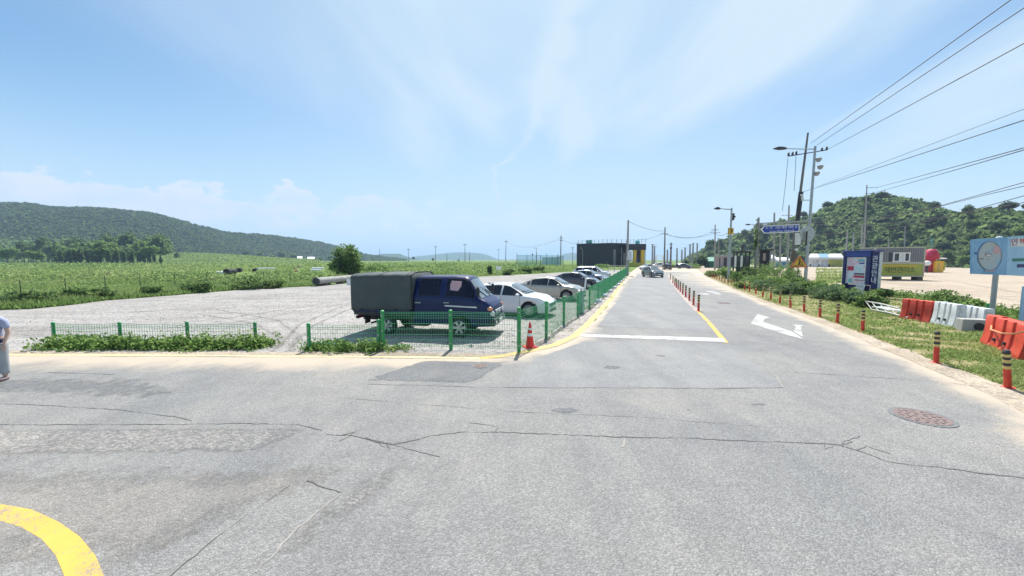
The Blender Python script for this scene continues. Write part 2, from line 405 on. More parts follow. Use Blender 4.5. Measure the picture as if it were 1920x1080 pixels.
def soil(name, a, c2, c3, scale, stone=22.0, bmp=.5):
    m, t, b = nodes_of(name)
    tc = tnode(t, 'ShaderNodeTexCoord').outputs['Object']
    big = noise(t, tc, scale, 6, .62, .5)
    c = ramp(t, big, [(.28, a), (.5, c2), (.72, c3)])
    v = tnode(t, 'ShaderNodeTexVoronoi'); t.links.new(tc, v.inputs['Vector']); v.inputs['Scale'].default_value = stone
    sc = tnode(t, 'ShaderNodeSeparateColor'); t.links.new(v.outputs['Color'], sc.inputs[0])
    c = mix(t, 1.0, c, ramp(t, sc.outputs[0], [(.1, (.72, .72, .74)), (.5, (1, 1, 1)), (.95, (1.22, 1.2, 1.17))]), 'MULTIPLY')
    mid = noise(t, tc, scale * 9, 6, .7)
    mps = tnode(t, 'ShaderNodeMapping'); t.links.new(tc, mps.inputs[0]); mps.inputs['Rotation'].default_value = (0, 0, .12); mps.inputs['Scale'].default_value = (.16, 1.1, 1)
    c = mix(t, 1.0, c, ramp(t, noise(t, mps.outputs[0], 1.0, 6, .6, .8), [(.34, (.84, .83, .82)), (.5, (1, 1, 1)), (.68, (1.10, 1.09, 1.08))]), 'MULTIPLY')
    c = mix(t, 1.0, c, ramp(t, mid, [(.3, (.86, .86, .86)), (.7, (1.1, 1.1, 1.1))]), 'MULTIPLY')
    t.links.new(c, b.inputs['Base Color']); b.inputs['Roughness'].default_value = .95; b.inputs['Specular IOR Level'].default_value = .15
    bump(t, b, fmath(t, 'ADD', mid, fmath(t, 'MULTIPLY', sc.outputs[1], .25)), bmp, .05); M[name] = m; return m
soil('gravel', (.26, .245, .232), (.325, .31, .295), (.385, .37, .355), .22, 16)
soil('sand', (.33, .275, .21), (.40, .34, .265), (.46, .40, .325), .5, 30)
soil('rubble', (.25, .23, .215), (.38, .345, .315), (.48, .44, .40), 1.4, 14, .9)
soil('lot_sand', (.38, .31, .235), (.43, .36, .28), (.47, .405, .325), .1, 20)
soil('meadow_ground', (.09, .15, .035), (.14, .21, .05), (.19, .24, .075), .03, 3, .3)
soil('verge_ground', (.19, .19, .08), (.27, .24, .12), (.38, .31, .20), .9, 12, .6)
soil('forest_floor', (.025, .055, .028), (.035, .075, .034), (.05, .095, .04), .02, .2, .4)

# ------------------------------------------------------------------ the ground, roads and verges
def sheet(name, pts, z, mat, parent=None, cut=None, kind='structure', attr=None):
    bm = bmesh.new()
    f = bm.faces.new([bm.verts.new((p[0], p[1], z)) for p in pts])
    if f.calc_area() and f.normal.z < 0: f.normal_flip()
    bm.normal_update()
    bmesh.ops.triangulate(bm, faces=bm.faces[:])
    if cut:
        for ax, vals in cut:
            for v in vals:
                co = (v, 0, 0) if ax == 0 else (0, v, 0); no = (1, 0, 0) if ax == 0 else (0, 1, 0)
                bmesh.ops.bisect_plane(bm, geom=bm.verts[:] + bm.edges[:] + bm.faces[:], plane_co=co, plane_no=no, dist=1e-5)
    bm.normal_update()
    for f in bm.faces:
        if f.normal.z < 0: f.normal_flip()
    me = bpy.data.meshes.new(name); bm.to_mesh(me); bm.free(); me.materials.append(mat)
    if attr:
        at = me.attributes.new('dust', 'FLOAT', 'POINT')
        at.data.foreach_set('value', [attr(v.co.x, v.co.y) for v in me.vertices])
    o = bpy.data.objects.new(name, me); link(o, parent)
    if kind and parent is None: o['kind'] = kind
    return o
def gp(*pts): return [G(x, y) for x, y in pts]
def wiggle(pts, step, amp, seed):
    r = random.Random(seed); o = []
    for a, b in zip(pts, pts[1:]):
        a = Vector(a); b = Vector(b); n = max(1, int((b - a).length / step)); d = (b - a).normalized(); q = Vector((-d.y, d.x, 0))
        for i in range(n): o.append(a.lerp(b, i / n) + q * (r.uniform(-amp, amp) if i else 0))
    o.append(Vector(pts[-1])); return o
bmg = MB(); bmg.add([(-7000, -300, 0), (7000, -300, 0), (7000, 8000, 0), (-7000, 8000, 0)], [(0, 1, 2, 3)])
ground = bmg.build('ground', M['meadow_ground']); ground['kind'] = 'structure'
LOT_EDGE = [(-900, 640), (-400, 606), (-120, 588), (0, 581), (60, 579), (130, 572), (200, 563), (330, 553), (450, 543), (590, 536), (700, 528), (900, 519), (1000, 514), (1060, 510.5), (1110, 508), (1176, 506)]
edge = wiggle(gp(*LOT_EDGE), .8, .22, 3)
FENCE_LINE = [(1182, 511), (1148, 536), (1106, 582), (1083, 594), (1057, 611), (1024, 635), (985, 661)]
gravel = sheet('gravel_lot', edge + gp(*FENCE_LINE) + [Vector((0.3, 9.0, 0)), Vector((-40, 9.0, 0))], .004, M['gravel'])
right_sand = sheet('sandy_lot', gp((1296, 499), (1400, 497.5), (1540, 496), (1750, 494.5), (1920, 494.5), (2150, 496)) + [Vector((120, 20, 0)), Vector((60, -6, 0)), Vector((2, -6, 0)), Vector((2, 6, 0)), Vector((6, 20, 0)), Vector((30, 75, 0))], .004, M['lot_sand'])
EL = [(-900, 680), (-400, 671), (0, 668), (300, 669), (640, 671), (930, 673), (985, 664), (1045, 651), (1083, 634), (1104, 614), (1142, 568), (1168, 530), (1181, 512), (1190, 505), (1200, 499)]
ER = [(1300, 499), (1309, 507), (1325, 519), (1378, 544), (1430, 567), (1500, 592), (1560, 614), (1640, 650), (1755, 697), (1850, 738), (1920, 776), (2100, 905)]
el = wiggle(gp(*EL), .9, .10, 5); er = wiggle(gp(*ER), .7, .06, 6)
def dseg(x, y, a, b):
    dx, dy = b[0] - a[0], b[1] - a[1]; L = dx * dx + dy * dy
    u = 0 if L == 0 else max(0, min(1, ((x - a[0]) * dx + (y - a[1]) * dy) / L))
    return math.hypot(x - a[0] - u * dx, y - a[1] - u * dy)
elr, err = gp(*EL), gp(*ER)
def dust(x, y):
    dl = min(dseg(x, y, a, b) for a, b in zip(elr, elr[1:])); dr = min(dseg(x, y, a, b) for a, b in zip(err, err[1:]))
    wl = 1.25 if x < -1.5 else (.55 if x < 2 else .40)
    v = max(math.exp(-(dl / wl) ** 2), math.exp(-(dr / .55) ** 2) * .95)
    for cx, cy, r, s in ((-5.2, 9.0, 1.7, .55), (-1.35, 7.05, .45, .8), (-3.3, 5.35, .7, .45), (-5.2, 5.2, 1.0, .38), (-2.7, 3.9, .6, .42), (6.9, 5.1, .5, .4)):
        v = max(v, s * math.exp(-((x - cx) ** 2 + ((y - cy) * 1.7) ** 2) / r ** 2))
    return v
xs = [i * .7 - 16 for i in range(46)]; ys = [i * .6 - 1 for i in range(34)] + [22 + 4 * i for i in range(14)]
road = sheet('road', el + er + [Vector((9, -6, 0)), Vector((-45, -6, 0)), Vector((-45, 8, 0))], .008, M['asphalt'], None, [(0, xs), (1, ys)], attr=dust)
def patch(name, pts, mat, step, amp, seed, z=.0105, feather=0):
    p = gp(*pts); q = wiggle(p + [p[0]], step, amp, seed)[:-1]
    if not feather: return sheet(name, q, z, M[mat], road)
    x0, x1 = min(v.x for v in q), max(v.x for v in q); y0, y1 = min(v.y for v in q), max(v.y for v in q); g_ = [x0 + .22 * i for i in range(int((x1 - x0) / .22) + 1)], [y0 + .16 * i for i in range(int((y1 - y0) / .16) + 1)]
    pr2 = p + [p[0]]
    return sheet(name, q, z, M[mat + '_soft'], road, [(0, g_[0]), (1, g_[1])], attr=lambda x, y: min(1, min(dseg(x, y, a, b) for a, b in zip(pr2, pr2[1:])) / feather))
asphalt('asphalt_warm', (.240, .228, .212), (.288, .273, .254), False)
for nm in ('asphalt_patch_pale', 'asphalt_patch_dark', 'asphalt_warm'):
    m_ = M[nm].copy(); m_.name = nm + '_soft'; t_ = m_.node_tree; b_ = t_.nodes['Principled BSDF']; a_ = tnode(t_, 'ShaderNodeAttribute'); a_.attribute_name = 'dust'; tc_ = tnode(t_, 'ShaderNodeTexCoord').outputs['Object']
    e_ = fmath(t_, 'ADD', a_.outputs['Fac'], fmath(t_, 'MULTIPLY', fmath(t_, 'SUBTRACT', noise(t_, tc_, 3.5, 7, .7), .5), 1.5)); t_.links.new(fmath(t_, 'MULTIPLY', sstep(t_, e_, .25, .75), .85), b_.inputs['Alpha']); M[nm + '_soft'] = m_
patch('asphalt_patch', [(668, 716), (792, 675), (962, 678), (925, 700), (890, 722)], 'asphalt_patch_dark', .35, .05, 11, feather=.25)
patch('asphalt_patch', [(-300, 800), (300, 799), (560, 799), (598, 806), (470, 855), (280, 858), (0, 862), (-300, 866)], 'asphalt_patch_pale', .3, .06, 12, feather=.28)
patch('asphalt_patch', [(640, 905), (760, 850), (830, 860), (700, 960), (520, 1100), (400, 1100)], 'asphalt_patch_pale', .3, .06, 16, .0095, feather=.5)
patch('asphalt_patch', [(-300, 868), (0, 864), (470, 858), (700, 850), (640, 925), (420, 1010), (250, 1120), (-300, 1120)], 'asphalt_warm', .4, .06, 17, .0092, feather=.9)
patch('asphalt_patch', [(-300, 700), (0, 698), (300, 700), (420, 735), (230, 765), (0, 755), (-300, 750)], 'asphalt_patch_dark', .4, .06, 18, .0092, feather=1.3)
for i_, (x_, y_, w_, h_) in enumerate([(1150, 690, 26, 5), (1238, 668, 16, 3), (1060, 770, 34, 8), (1290, 770, 22, 5), (820, 900, 30, 9), (1420, 760, 30, 6)]):
    patch('oil_stain', [(x_ - w_, y_), (x_ - w_ * .5, y_ - h_), (x_ + w_ * .4, y_ - h_ * .8), (x_ + w_, y_ + h_ * .1), (x_ + w_ * .3, y_ + h_), (x_ - w_ * .6, y_ + h_ * .8)], 'asphalt_patch_dark', .1, .02, 30 + i_, .0112, feather=.14)
patch('asphalt_patch', [(1096, 640), (1362, 645), (1452, 712), (1470, 727), (1330, 729), (952, 727), (1000, 675)], 'asphalt_lane', .4, .03, 13)
patch('asphalt_patch', [(1120, 612), (1178, 540), (1196, 513), (1250, 513), (1260, 530), (1340, 624)], 'asphalt_lane', 1.5, .02, 14)

def ribbon(name, px, width, mat, seed, jit=.014, z=.0118, step=.07, parent=road, vary=.8):
    r = random.Random(seed); c = wiggle(gp(*px), step, jit, seed); n = len(c); L = []; Rr = []
    for i, p in enumerate(c):
        d = (c[min(i + 1, n - 1)] - c[max(i - 1, 0)]); d.z = 0; d.normalize(); q = Vector((-d.y, d.x, 0))
        ww = width / 2 * (1 - vary + vary * (r.random() * .8 + (.5 + .5 * math.sin(i * .33 + seed)) * .9))
        L.append((p.x + q.x * ww, p.y + q.y * ww, z)); Rr.append((p.x - q.x * ww, p.y - q.y * ww, z))
    b = MB(); b.add(L + Rr, [(i, i + 1, n + i + 1, n + i) for i in range(n - 1)])
    o = b.build(name, M[mat], parent, fixn=False)
    return o
pm('crack_shade', (.085, .082, .078), .9, var=.3, scale=14)  # shade down inside the cracks, painted as the dark colour of flat ribbons
pm('crack_pale', (.285, .265, .24), .9, var=.2, scale=14)
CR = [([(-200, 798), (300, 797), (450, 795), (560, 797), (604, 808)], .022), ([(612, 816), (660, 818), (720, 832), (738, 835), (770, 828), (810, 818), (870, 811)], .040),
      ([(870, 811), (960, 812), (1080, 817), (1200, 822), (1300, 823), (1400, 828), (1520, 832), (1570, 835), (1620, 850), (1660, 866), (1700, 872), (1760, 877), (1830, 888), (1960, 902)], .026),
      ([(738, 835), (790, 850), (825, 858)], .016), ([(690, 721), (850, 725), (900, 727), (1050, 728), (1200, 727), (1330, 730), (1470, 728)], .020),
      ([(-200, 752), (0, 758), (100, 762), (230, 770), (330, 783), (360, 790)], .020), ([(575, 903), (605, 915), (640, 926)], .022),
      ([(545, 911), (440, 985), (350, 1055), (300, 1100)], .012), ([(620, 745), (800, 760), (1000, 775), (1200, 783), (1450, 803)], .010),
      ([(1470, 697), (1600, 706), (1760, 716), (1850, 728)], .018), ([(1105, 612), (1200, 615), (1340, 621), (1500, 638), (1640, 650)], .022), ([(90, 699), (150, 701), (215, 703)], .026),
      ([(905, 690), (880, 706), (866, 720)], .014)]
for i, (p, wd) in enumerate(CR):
    ribbon('crack', p, wd * .62, 'crack_shade', 40 + i, vary=.92)
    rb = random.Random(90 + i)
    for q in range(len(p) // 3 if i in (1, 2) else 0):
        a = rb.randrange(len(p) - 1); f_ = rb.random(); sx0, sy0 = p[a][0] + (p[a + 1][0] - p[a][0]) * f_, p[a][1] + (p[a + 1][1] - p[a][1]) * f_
        if 0 < sx0 < 1920: ribbon('crack', [(sx0, sy0), (sx0 + rb.uniform(-30, 30), sy0 + rb.choice((-1, 1)) * rb.uniform(3, 12)), (sx0 + rb.uniform(-70, 70), sy0 + rb.choice((-1, 1)) * rb.uniform(5, 22))], wd * .4, 'crack_shade', 140 + 7 * i + q, vary=.95, jit=.02)
for i, (p, wd) in enumerate([([(1436, 690), (1455, 706), (1470, 728)], .03), ([(1172, 824), (1168, 840)], .05), ([(640, 926), (560, 990), (480, 1075)], .02)]): ribbon('crack', p, wd, 'crack_pale', 60 + i)
# painted lines
def curve_band(name, outer, inner, mat, z=.0098):
    n = len(outer); b = MB()
    b.add([(p.x, p.y, z) for p in gp(*outer)] + [(p.x, p.y, z) for p in gp(*inner)], [(i, i + 1, n + i + 1, n + i) for i in range(n - 1)])
    return b.build(name, M[mat], road, fixn=False)
curve_band('yellow_line', [(-120, 940), (0, 946), (60, 957), (110, 980), (150, 1008), (178, 1042), (196, 1082), (200, 1120)], [(-120, 968), (0, 978), (40, 990), (78, 1012), (104, 1042), (120, 1080), (122, 1120)], 'mark_yellow')
ribbon('yellow_line', [(900, 672), (935, 669), (985, 660), (1040, 647), (1076, 631), (1100, 610), (1122, 586), (1146, 560), (1168, 527), (1176, 518)], .25, 'mark_pale_yellow', 71, 0, .0122, .5, vary=.05)
ribbon('edge_line', [(-300, 667), (0, 665.5), (300, 667), (640, 669.5), (900, 671.5)], .16, 'line_cream', 73, .02, .0115, .5, vary=.3)
ribbon('yellow_line', [(1309, 584), (1330, 606), (1361, 643)], .15, 'mark_yellow', 74, 0, .013, .5, vary=.05)
ribbon('pink_strip', [(1254, 516), (1262, 532), (1280, 553), (1309, 584)], .34, 'mark_pink', 75, 0, .0125, .8, vary=.1)
curve_band('stop_line', [(1091, 627), (1356, 634.5)], [(1087, 631.5), (1361, 642)], 'mark_white', .0138)
def poly_mark(name, pts, mat='mark_white'): return sheet(name, gp(*pts), .013, M[mat], road)
poly_mark('turn_arrow', [(1420, 589.5), (1444, 595.5), (1432, 599), (1431, 604.5), (1485, 622.5), (1507, 636.5), (1477, 629), (1408, 606.5)])
poly_mark('turn_arrow', [(1486, 609), (1508, 611), (1501.5, 613), (1505, 632), (1488, 621.5), (1493, 613)])
for q in ([(1322, 546), (1338, 545), (1353, 552), (1345, 553)], [(1308, 549), (1325, 550), (1332, 554), (1319, 553)], [(1276, 515.5), (1290, 515), (1295, 517), (1280, 517.5)], [(1300, 515), (1318, 514), (1322, 516), (1305, 517)]): poly_mark('road_marking', q, 'mark_faint')
# manhole covers
def manhole(c, r, label):
    t = thing('manhole_cover', label, 'manhole cover', (c.x, c.y, .012))
    b = MB(); b.lathe([(r * 1.16, 0), (r * 1.16, .004), (r * 1.02, .004)], 28); b.build('collar', M['asphalt_patch_dark'], t)
    b = MB(); b.lathe([(r, 0), (r, .008), (r * .93, .008), (r * .92, .005), (0.0001, .005)], 28); b.build('cover_plate', M['iron'], t)
    k = MB()
    for rr in (.25, .5, .75):
        n = int(rr * 20)
        for i in range(n):
            a = 2 * math.pi * i / n + rr; k.box((r * rr * math.cos(a), r * rr * math.sin(a), .008), (r * .13, r * .1, .008), a)
    o = k.build('tread_lugs', M['iron'], t); o['kind'] = 'stuff'
manhole(G(1728, 783), .33, 'rusty round manhole cover in the near asphalt at lower right')
manhole(G(1357, 568.5), .33, 'grey manhole cover in the right lane beyond the turn arrow')
manhole(G(901, 687), .16, 'small round valve cover in the dark asphalt patch near the cone')
# verge on the right: sand strip, dry grass strip
GRASS_LOW = [(1325, 518), (1378, 541), (1430, 562), (1500, 585), (1560, 604), (1640, 634), (1755, 678), (1850, 712), (1920, 738), (2150, 850)]
GRASS_UP = [(2150, 610), (1920, 585), (1830, 578), (1760, 560), (1680, 549), (1620, 545), (1560, 531), (1500, 522), (1440, 512), (1390, 508), (1340, 507)]
verge = sheet('grass_verge', wiggle(gp(*GRASS_LOW), .5, .14, 21) + wiggle(gp(*GRASS_UP), .9, .25, 22), .012, M['verge_ground'])
sheet('sand_strip', wiggle(gp(*ER[2:]), .6, .08, 23) + list(reversed(wiggle(gp(*GRASS_LOW), .5, .2, 24))), .0100, M['sand'])
sheet('sand_strip', wiggle(gp((-900, 662), (0, 658), (500, 660), (720, 661), (960, 663), (1000, 652), (1032, 635), (1068, 610), (1110, 583), (1150, 540), (1180, 513)), .5, .1, 25) + list(reversed(wiggle(gp(*EL[:13]), .6, .06, 26))), .0060, M['sand'])
sheet('rubble_strip', wiggle(gp((962, 664), (984, 654), (1026, 632), (1060, 608), (1088, 590), (1112, 572), (1150, 538), (1180, 513)), .4, .08, 27) + list(reversed(wiggle(gp((990, 661), (1040, 648), (1074, 630), (1100, 606), (1130, 575), (1160, 536), (1182, 513)), .5, .06, 28))), .0100, M['rubble'])

# loose stones on the gravel and along the road edge
def stones(name, pts, n, r0, r1, mat):
    P = np.array([(p.x, p.y) for p in pts]); lo, hi = P.min(0), P.max(0); px_ = rng.uniform(0, 1, (n * 6, 2)); Y = 8 + (hi[1] - 8) * px_[:, 1] ** 2.2; X = lo[0] + (hi[0] - lo[0]) * px_[:, 0]
    pl = [tuple(p) for p in P]; r_ = np.zeros(len(X), bool)
    for i in range(len(pl)):
        x1, y1 = pl[i]; x2, y2 = pl[i - 1]; c = ((y1 > Y) != (y2 > Y)) & (X < (x2 - x1) * (Y - y1) / (y2 - y1 + 1e-12) + x1); r_ ^= c
    X, Y = X[r_][:n], Y[r_][:n]; b = MB()
    for x, y in zip(X, Y):
        s = rng.uniform(r0, r1); a = rng.uniform(0, 3); q = [(x + s * math.cos(a + k * 1.57) * rng.uniform(.7, 1.2), y + s * math.sin(a + k * 1.57) * rng.uniform(.7, 1.2), .004) for k in range(4)]
        b.add(q + [(x, y, .004 + s * rng.uniform(.5, 1.0))], [(0, 1, 4), (1, 2, 4), (2, 3, 4), (3, 0, 4)])
    o = b.build(name, M[mat], fixn=False); o['kind'] = 'stuff'; return o
stones('loose_gravel', gp((-300, 640), (100, 580), (600, 540), (1000, 520), (1140, 530), (1050, 610), (960, 650), (300, 650)), 5200, .012, .045, 'stone')
stones('loose_gravel', gp((966, 662), (1026, 634), (1060, 608), (1112, 572), (1160, 530), (1176, 516), (1160, 535), (1120, 585), (1070, 630), (1000, 660)), 900, .015, .05, 'stone')

# wheel tracks worn into the gravel
def soft(name, src, alpha):
    m_ = M[src].copy(); m_.name = name; t_ = m_.node_tree; b_ = t_.nodes['Principled BSDF']; a_ = tnode(t_, 'ShaderNodeAttribute'); a_.attribute_name = 'dust'; tc_ = tnode(t_, 'ShaderNodeTexCoord').outputs['Object']
    e_ = fmath(t_, 'ADD', a_.outputs['Fac'], fmath(t_, 'MULTIPLY', fmath(t_, 'SUBTRACT', noise(t_, tc_, 1.6, 7, .7), .5), 1.7)); t_.links.new(fmath(t_, 'MULTIPLY', sstep(t_, e_, .2, .8), alpha), b_.inputs['Alpha']); M[name] = m_
soil('track_soil', (.19, .18, .165), (.235, .22, .205), (.28, .265, .245), .8, 12); soft('track_soft', 'track_soil', .34)
def wheel_track(px, wd=.34):
    c = wiggle(gp(*px), .5, .02, 1); n = len(c); b = MB(); V = []
    for i, p in enumerate(c):
        d = (c[min(i + 1, n - 1)] - c[max(i - 1, 0)]).normalized(); q = Vector((-d.y, d.x, 0)); V += [(p.x + q.x * wd * k, p.y + q.y * wd * k, .0075) for k in (-.5, 0, .5)]
    b.add(V, [(i * 3 + j, i * 3 + j + 1, i * 3 + j + 4, i * 3 + j + 3) for i in range(n - 1) for j in (0, 1)]); o = b.build('wheel_track', M['track_soft'], gravel, fixn=False)
    o.data.attributes.new('dust', 'FLOAT', 'POINT').data.foreach_set('value', [0, .75, 0] * n)
for tr_ in ([(540, 660), (560, 630), (520, 600), (400, 580), (150, 588), (-100, 600)], [(512, 660), (525, 634), (480, 608), (370, 588), (150, 598), (-100, 614)], [(520, 655), (560, 610), (640, 575), (760, 545), (900, 527), (1040, 517)], [(548, 652), (585, 612), (650, 582), (770, 550), (905, 531), (1040, 520)], [(-200, 625), (150, 618), (420, 598), (600, 570), (820, 535)], [(-200, 640), (150, 630), (430, 606), (610, 576), (830, 538)], [(300, 570), (480, 556), (650, 541), (860, 527)], [(-100, 600), (200, 590), (500, 566), (800, 533)]): wheel_track(tr_)
# ------------------------------------------------------------------ vegetation
def quads_mesh(name, V, tone, mat, parent=None, nper=4):
    """V: (N, nper, 3) polygons; tone: (N,)"""
    N = V.shape[0]; me = bpy.data.meshes.new(name)
    me.vertices.add(N * nper); me.vertices.foreach_set('co', V.reshape(-1).astype(np.float32))
    me.loops.add(N * nper); me.loops.foreach_set('vertex_index', np.arange(N * nper, dtype=np.int32))
    me.polygons.add(N); me.polygons.foreach_set('loop_start', np.arange(0, N * nper, nper, dtype=np.int32))
    me.polygons.foreach_set('loop_total', np.full(N, nper, dtype=np.int32))
    at = me.attributes.new('tone', 'FLOAT', 'POINT'); at.data.foreach_set('value', np.repeat(np.clip(tone, 0, 1), nper).astype(np.float32))
    me.update(calc_edges=True); me.materials.append(mat)
    o = bpy.data.objects.new(name, me); link(o, parent); return o
def leaves(P, size, asp=.55, up=.25):
    """random leaf rhombs at points P (N,3)"""
    n = len(P); d = rng.normal(size=(n, 3)); d[:, 2] += up; d /= np.linalg.norm(d, axis=1)[:, None]
    e = rng.normal(size=(n, 3)); e -= (e * d).sum(1)[:, None] * d; e /= np.linalg.norm(e, axis=1)[:, None]
    s = (size * rng.uniform(.6, 1.35, n))[:, None] if np.isscalar(size) else (size * rng.uniform(.6, 1.35, n))[:, None]
    a = P - d * s * .5; b = P + e * s * asp * .5; c = P + d * s * .5; f = P - e * s * asp * .5
    return np.stack([a, b, c, f], 1)
def blades(P, h, wd, lean=.35):
    n = len(P); a = rng.uniform(0, 2 * np.pi, n); hh = h * rng.uniform(.5, 1.3, n); l = rng.normal(0, lean, (n, 2)) * hh[:, None]
    u = np.stack([np.cos(a), np.sin(a), np.zeros(n)], 1) * (wd * rng.uniform(.6, 1.3, n))[:, None]
    t = P + np.concatenate([l, hh[:, None]], 1)
    return np.stack([P - u, P + u, t], 1)
def clumps(cent, rad, hgt, nleaf, size, asp=.5, flat=1.0):
    n = len(cent); k = nleaf
    off = rng.normal(size=(n, k, 3)); off /= np.linalg.norm(off, axis=2)[..., None]; off *= rng.uniform(.3, 1, (n, k, 1)) ** .6
    off[..., 2] = np.abs(off[..., 2])
    P = cent[:, None, :] + off * np.stack([rad, rad, hgt], 1)[:, None, :]
    return leaves(P.reshape(-1, 3), np.repeat(size, k) if not np.isscalar(size) else size, asp)

# meadow beyond the gravel lot: weeds, one mass nobody could count
ex = [p[0] for p in LOT_EDGE]; ey = [p[1] for p in LOT_EDGE]
def nogrow(px, py):
    r = np.zeros(len(px), bool)
    for x0, x1, y0, y1 in ((405, 484, 509.5, 524), (482, 518, 503.5, 510), (580, 610, 502.5, 512), (548, 566, 501.5, 516), (582, 680, 527, 541)): r |= (px > x0) & (px < x1) & (py > y0) & (py < y1)
    return r
def meadow(n, pylo, pyhi, rad, hg, k, size, seed, xr=(-520, 1110), tb=.5):
    r = np.random.default_rng(seed)
    px = r.uniform(*xr, n * 3); py = r.uniform(pylo, pyhi, n * 3) if np.isscalar(pylo) else None
    eyv = np.interp(px, ex, ey) - 1.0
    ok = (py < eyv) & ~((px > 1040) & (py < 502)) & ~nogrow(px, py); px = px[ok][:n]; py = py[ok][:n]
    P = np.array([G(a, b) for a, b in zip(px, py)])
    big = .5 + .5 * np.sin(P[:, 0] * .11 + 1.3 * np.sin(P[:, 1] * .07)) * np.sin(P[:, 1] * .09 + P[:, 0] * .03)
    sc = .6 + .8 * big
    Q = clumps(P, rad * sc * r.uniform(.7, 1.3, len(P)), hg * sc * r.uniform(.6, 1.4, len(P)), k, size)
    b2 = np.sin(P[:, 0] * .31 + 2 * np.sin(P[:, 1] * .23 + 1)) * np.sin(P[:, 1] * .27 + P[:, 0] * .11)
    tone = np.repeat(np.clip(tb + .42 * (big - .5) + .24 * b2 + .30 * np.sin(P[:, 0] * .045 + 2 * np.sin(P[:, 1] * .03)) * np.cos(P[:, 1] * .05) + r.normal(0, .20, len(P)), 0, 1), k) + rng.normal(0, .12, len(P) * k)
    return Q, tone
A = [meadow(4600, 515, 606, .55, .50, 16, .15, 1), meadow(9000, 500, 530, 1.0, .75, 18, .27, 2), meadow(7000, 491.5, 503, 2.2, 1.0, 16, .60, 3, (-520, 1060))]
o = quads_mesh('meadow_grass', np.concatenate([a[0] for a in A]), np.concatenate([a[1] for a in A]), M['meadow_leaf']); o['kind'] = 'stuff'
px = rng.uniform(-420, 1100, 130000); py = np.interp(px, ex, ey) - 1 - rng.uniform(0, 1, len(px)) ** 1.3 * (np.interp(px, ex, ey) - 497)
kp = ~nogrow(px, py); px, py = px[kp], py[kp]; P = np.array([G(a, b) for a, b in zip(px, py)]); dist = np.hypot(P[:, 0], P[:, 1]); tn = .5 + .25 * np.sin(P[:, 0] * .23 + 1.5 * np.sin(P[:, 1] * .17)) * np.sin(P[:, 1] * .21) + rng.normal(0, .17, len(P))
o = quads_mesh('tall_grass', blades(P, .36 + .12 * np.sin(P[:, 0] * .4), .006 + .0008 * dist, .25), tn, M['meadow_leaf'], nper=3); o['kind'] = 'stuff'
# bright turf fringe where meadow meets gravel
px = rng.uniform(-300, 620, 26000); py = np.interp(px, ex, ey) - np.abs(rng.normal(0, 1, len(px))) * np.interp(px, [-300, 0, 200, 600], [14, 9, 5, 2.5]) + .6
P = np.array([G(a, b) for a, b in zip(px, py)])
o = quads_mesh('turf_fringe', blades(P, .26, .035), rng.normal(.55, .16, len(P)), M['bright_leaf'], nper=3); o['kind'] = 'stuff'
# dry grass on the right verge
poly = [(p.x, p.y) for p in gp(*GRASS_LOW)] + [(p.x, p.y) for p in gp(*GRASS_UP)]
def inside(x, y, poly):
    r = np.zeros(len(x), bool); n = len(poly)
    for i in range(n):
        x1, y1 = poly[i]; x2, y2 = poly[i - 1]
        c = ((y1 > y) != (y2 > y)) & (x < (x2 - x1) * (y - y1) / (y2 - y1 + 1e-12) + x1); r ^= c
    return r
py = 518 + (rng.uniform(0, 1, 330000) ** .8) * 250; px = rng.uniform(1300, 2080, len(py))
P = np.array([G(a, b) for a, b in zip(px, py)]); P = P[inside(P[:, 0], P[:, 1], poly)]
cl = np.sin(P[:, 0] * 2.3 + np.sin(P[:, 1] * 1.7) * 2) * np.sin(P[:, 1] * 2.9 + P[:, 0]) + rng.normal(0, .5, len(P)); P = P[cl > .12]
dist = np.hypot(P[:, 0], P[:, 1])
o = quads_mesh('verge_grass', blades(P, .055 + .0022 * dist, .004 + .0009 * dist, .7), rng.normal(.52, .2, len(P)) + .28 * np.sin(P[:, 0] * 1.3) * np.sin(P[:, 1] * 1.1), M['dry_grass'], nper=3); o['kind'] = 'stuff'
# weeds growing through the foot of the green fences
def weeds(name, pts, n, rad, hg, mat, size=.10, k=16, jit=.25):
    Pl = gp(*pts); seg = rng.integers(0, len(Pl) - 1, n); u = rng.uniform(0, 1, n)
    P = np.array([Pl[s].lerp(Pl[s + 1], t) for s, t in zip(seg, u)]) + np.concatenate([rng.normal(0, jit, (n, 2)), np.zeros((n, 1))], 1)
    Q = clumps(P, np.full(n, rad) * rng.uniform(.6, 1.3, n), np.full(n, hg) * rng.uniform(.4, 1.3, n), k, size)
    o = quads_mesh(name, Q, np.repeat(rng.normal(.5, .18, n), k) + rng.normal(0, .15, n * k), M[mat]); o['kind'] = 'stuff'; return o
weeds('fence_weeds', [(92, 651), (230, 652), (360, 653), (502, 651)], 330, .24, .34, 'bright_leaf', .11, 26, .16)
weeds('fence_weeds', [(583, 655), (650, 655), (716, 656)], 105, .22, .26, 'bright_leaf', .10, 24, .15)
weeds('fence_weeds', [(722, 656), (760, 657)], 22, .18, .16, 'meadow_leaf', .09, 14, .15)
weeds('fence_weeds', [(300, 650), (420, 650), (490, 648)], 60, .2, .5, 'meadow_leaf', .08, 14, .18)
weeds('roadside_weeds', [(1090, 583), (1130, 553), (1176, 515)], 60, .18, .12, 'meadow_leaf', .09, 8, .4)
weeds('roadside_weeds', [(975, 652), (1040, 618), (1083, 590)], 40, .14, .10, 'meadow_leaf', .06, 10, .3)
weeds('verge_weeds', [(1660, 556), (1740, 562), (1860, 590), (1930, 600)], 190, .35, .5, 'bright_leaf', .16, 16, .5)
weeds('verge_weeds', [(1540, 560), (1620, 585), (1700, 612)], 60, .25, .14, 'dry_grass', .12, 10, .7)
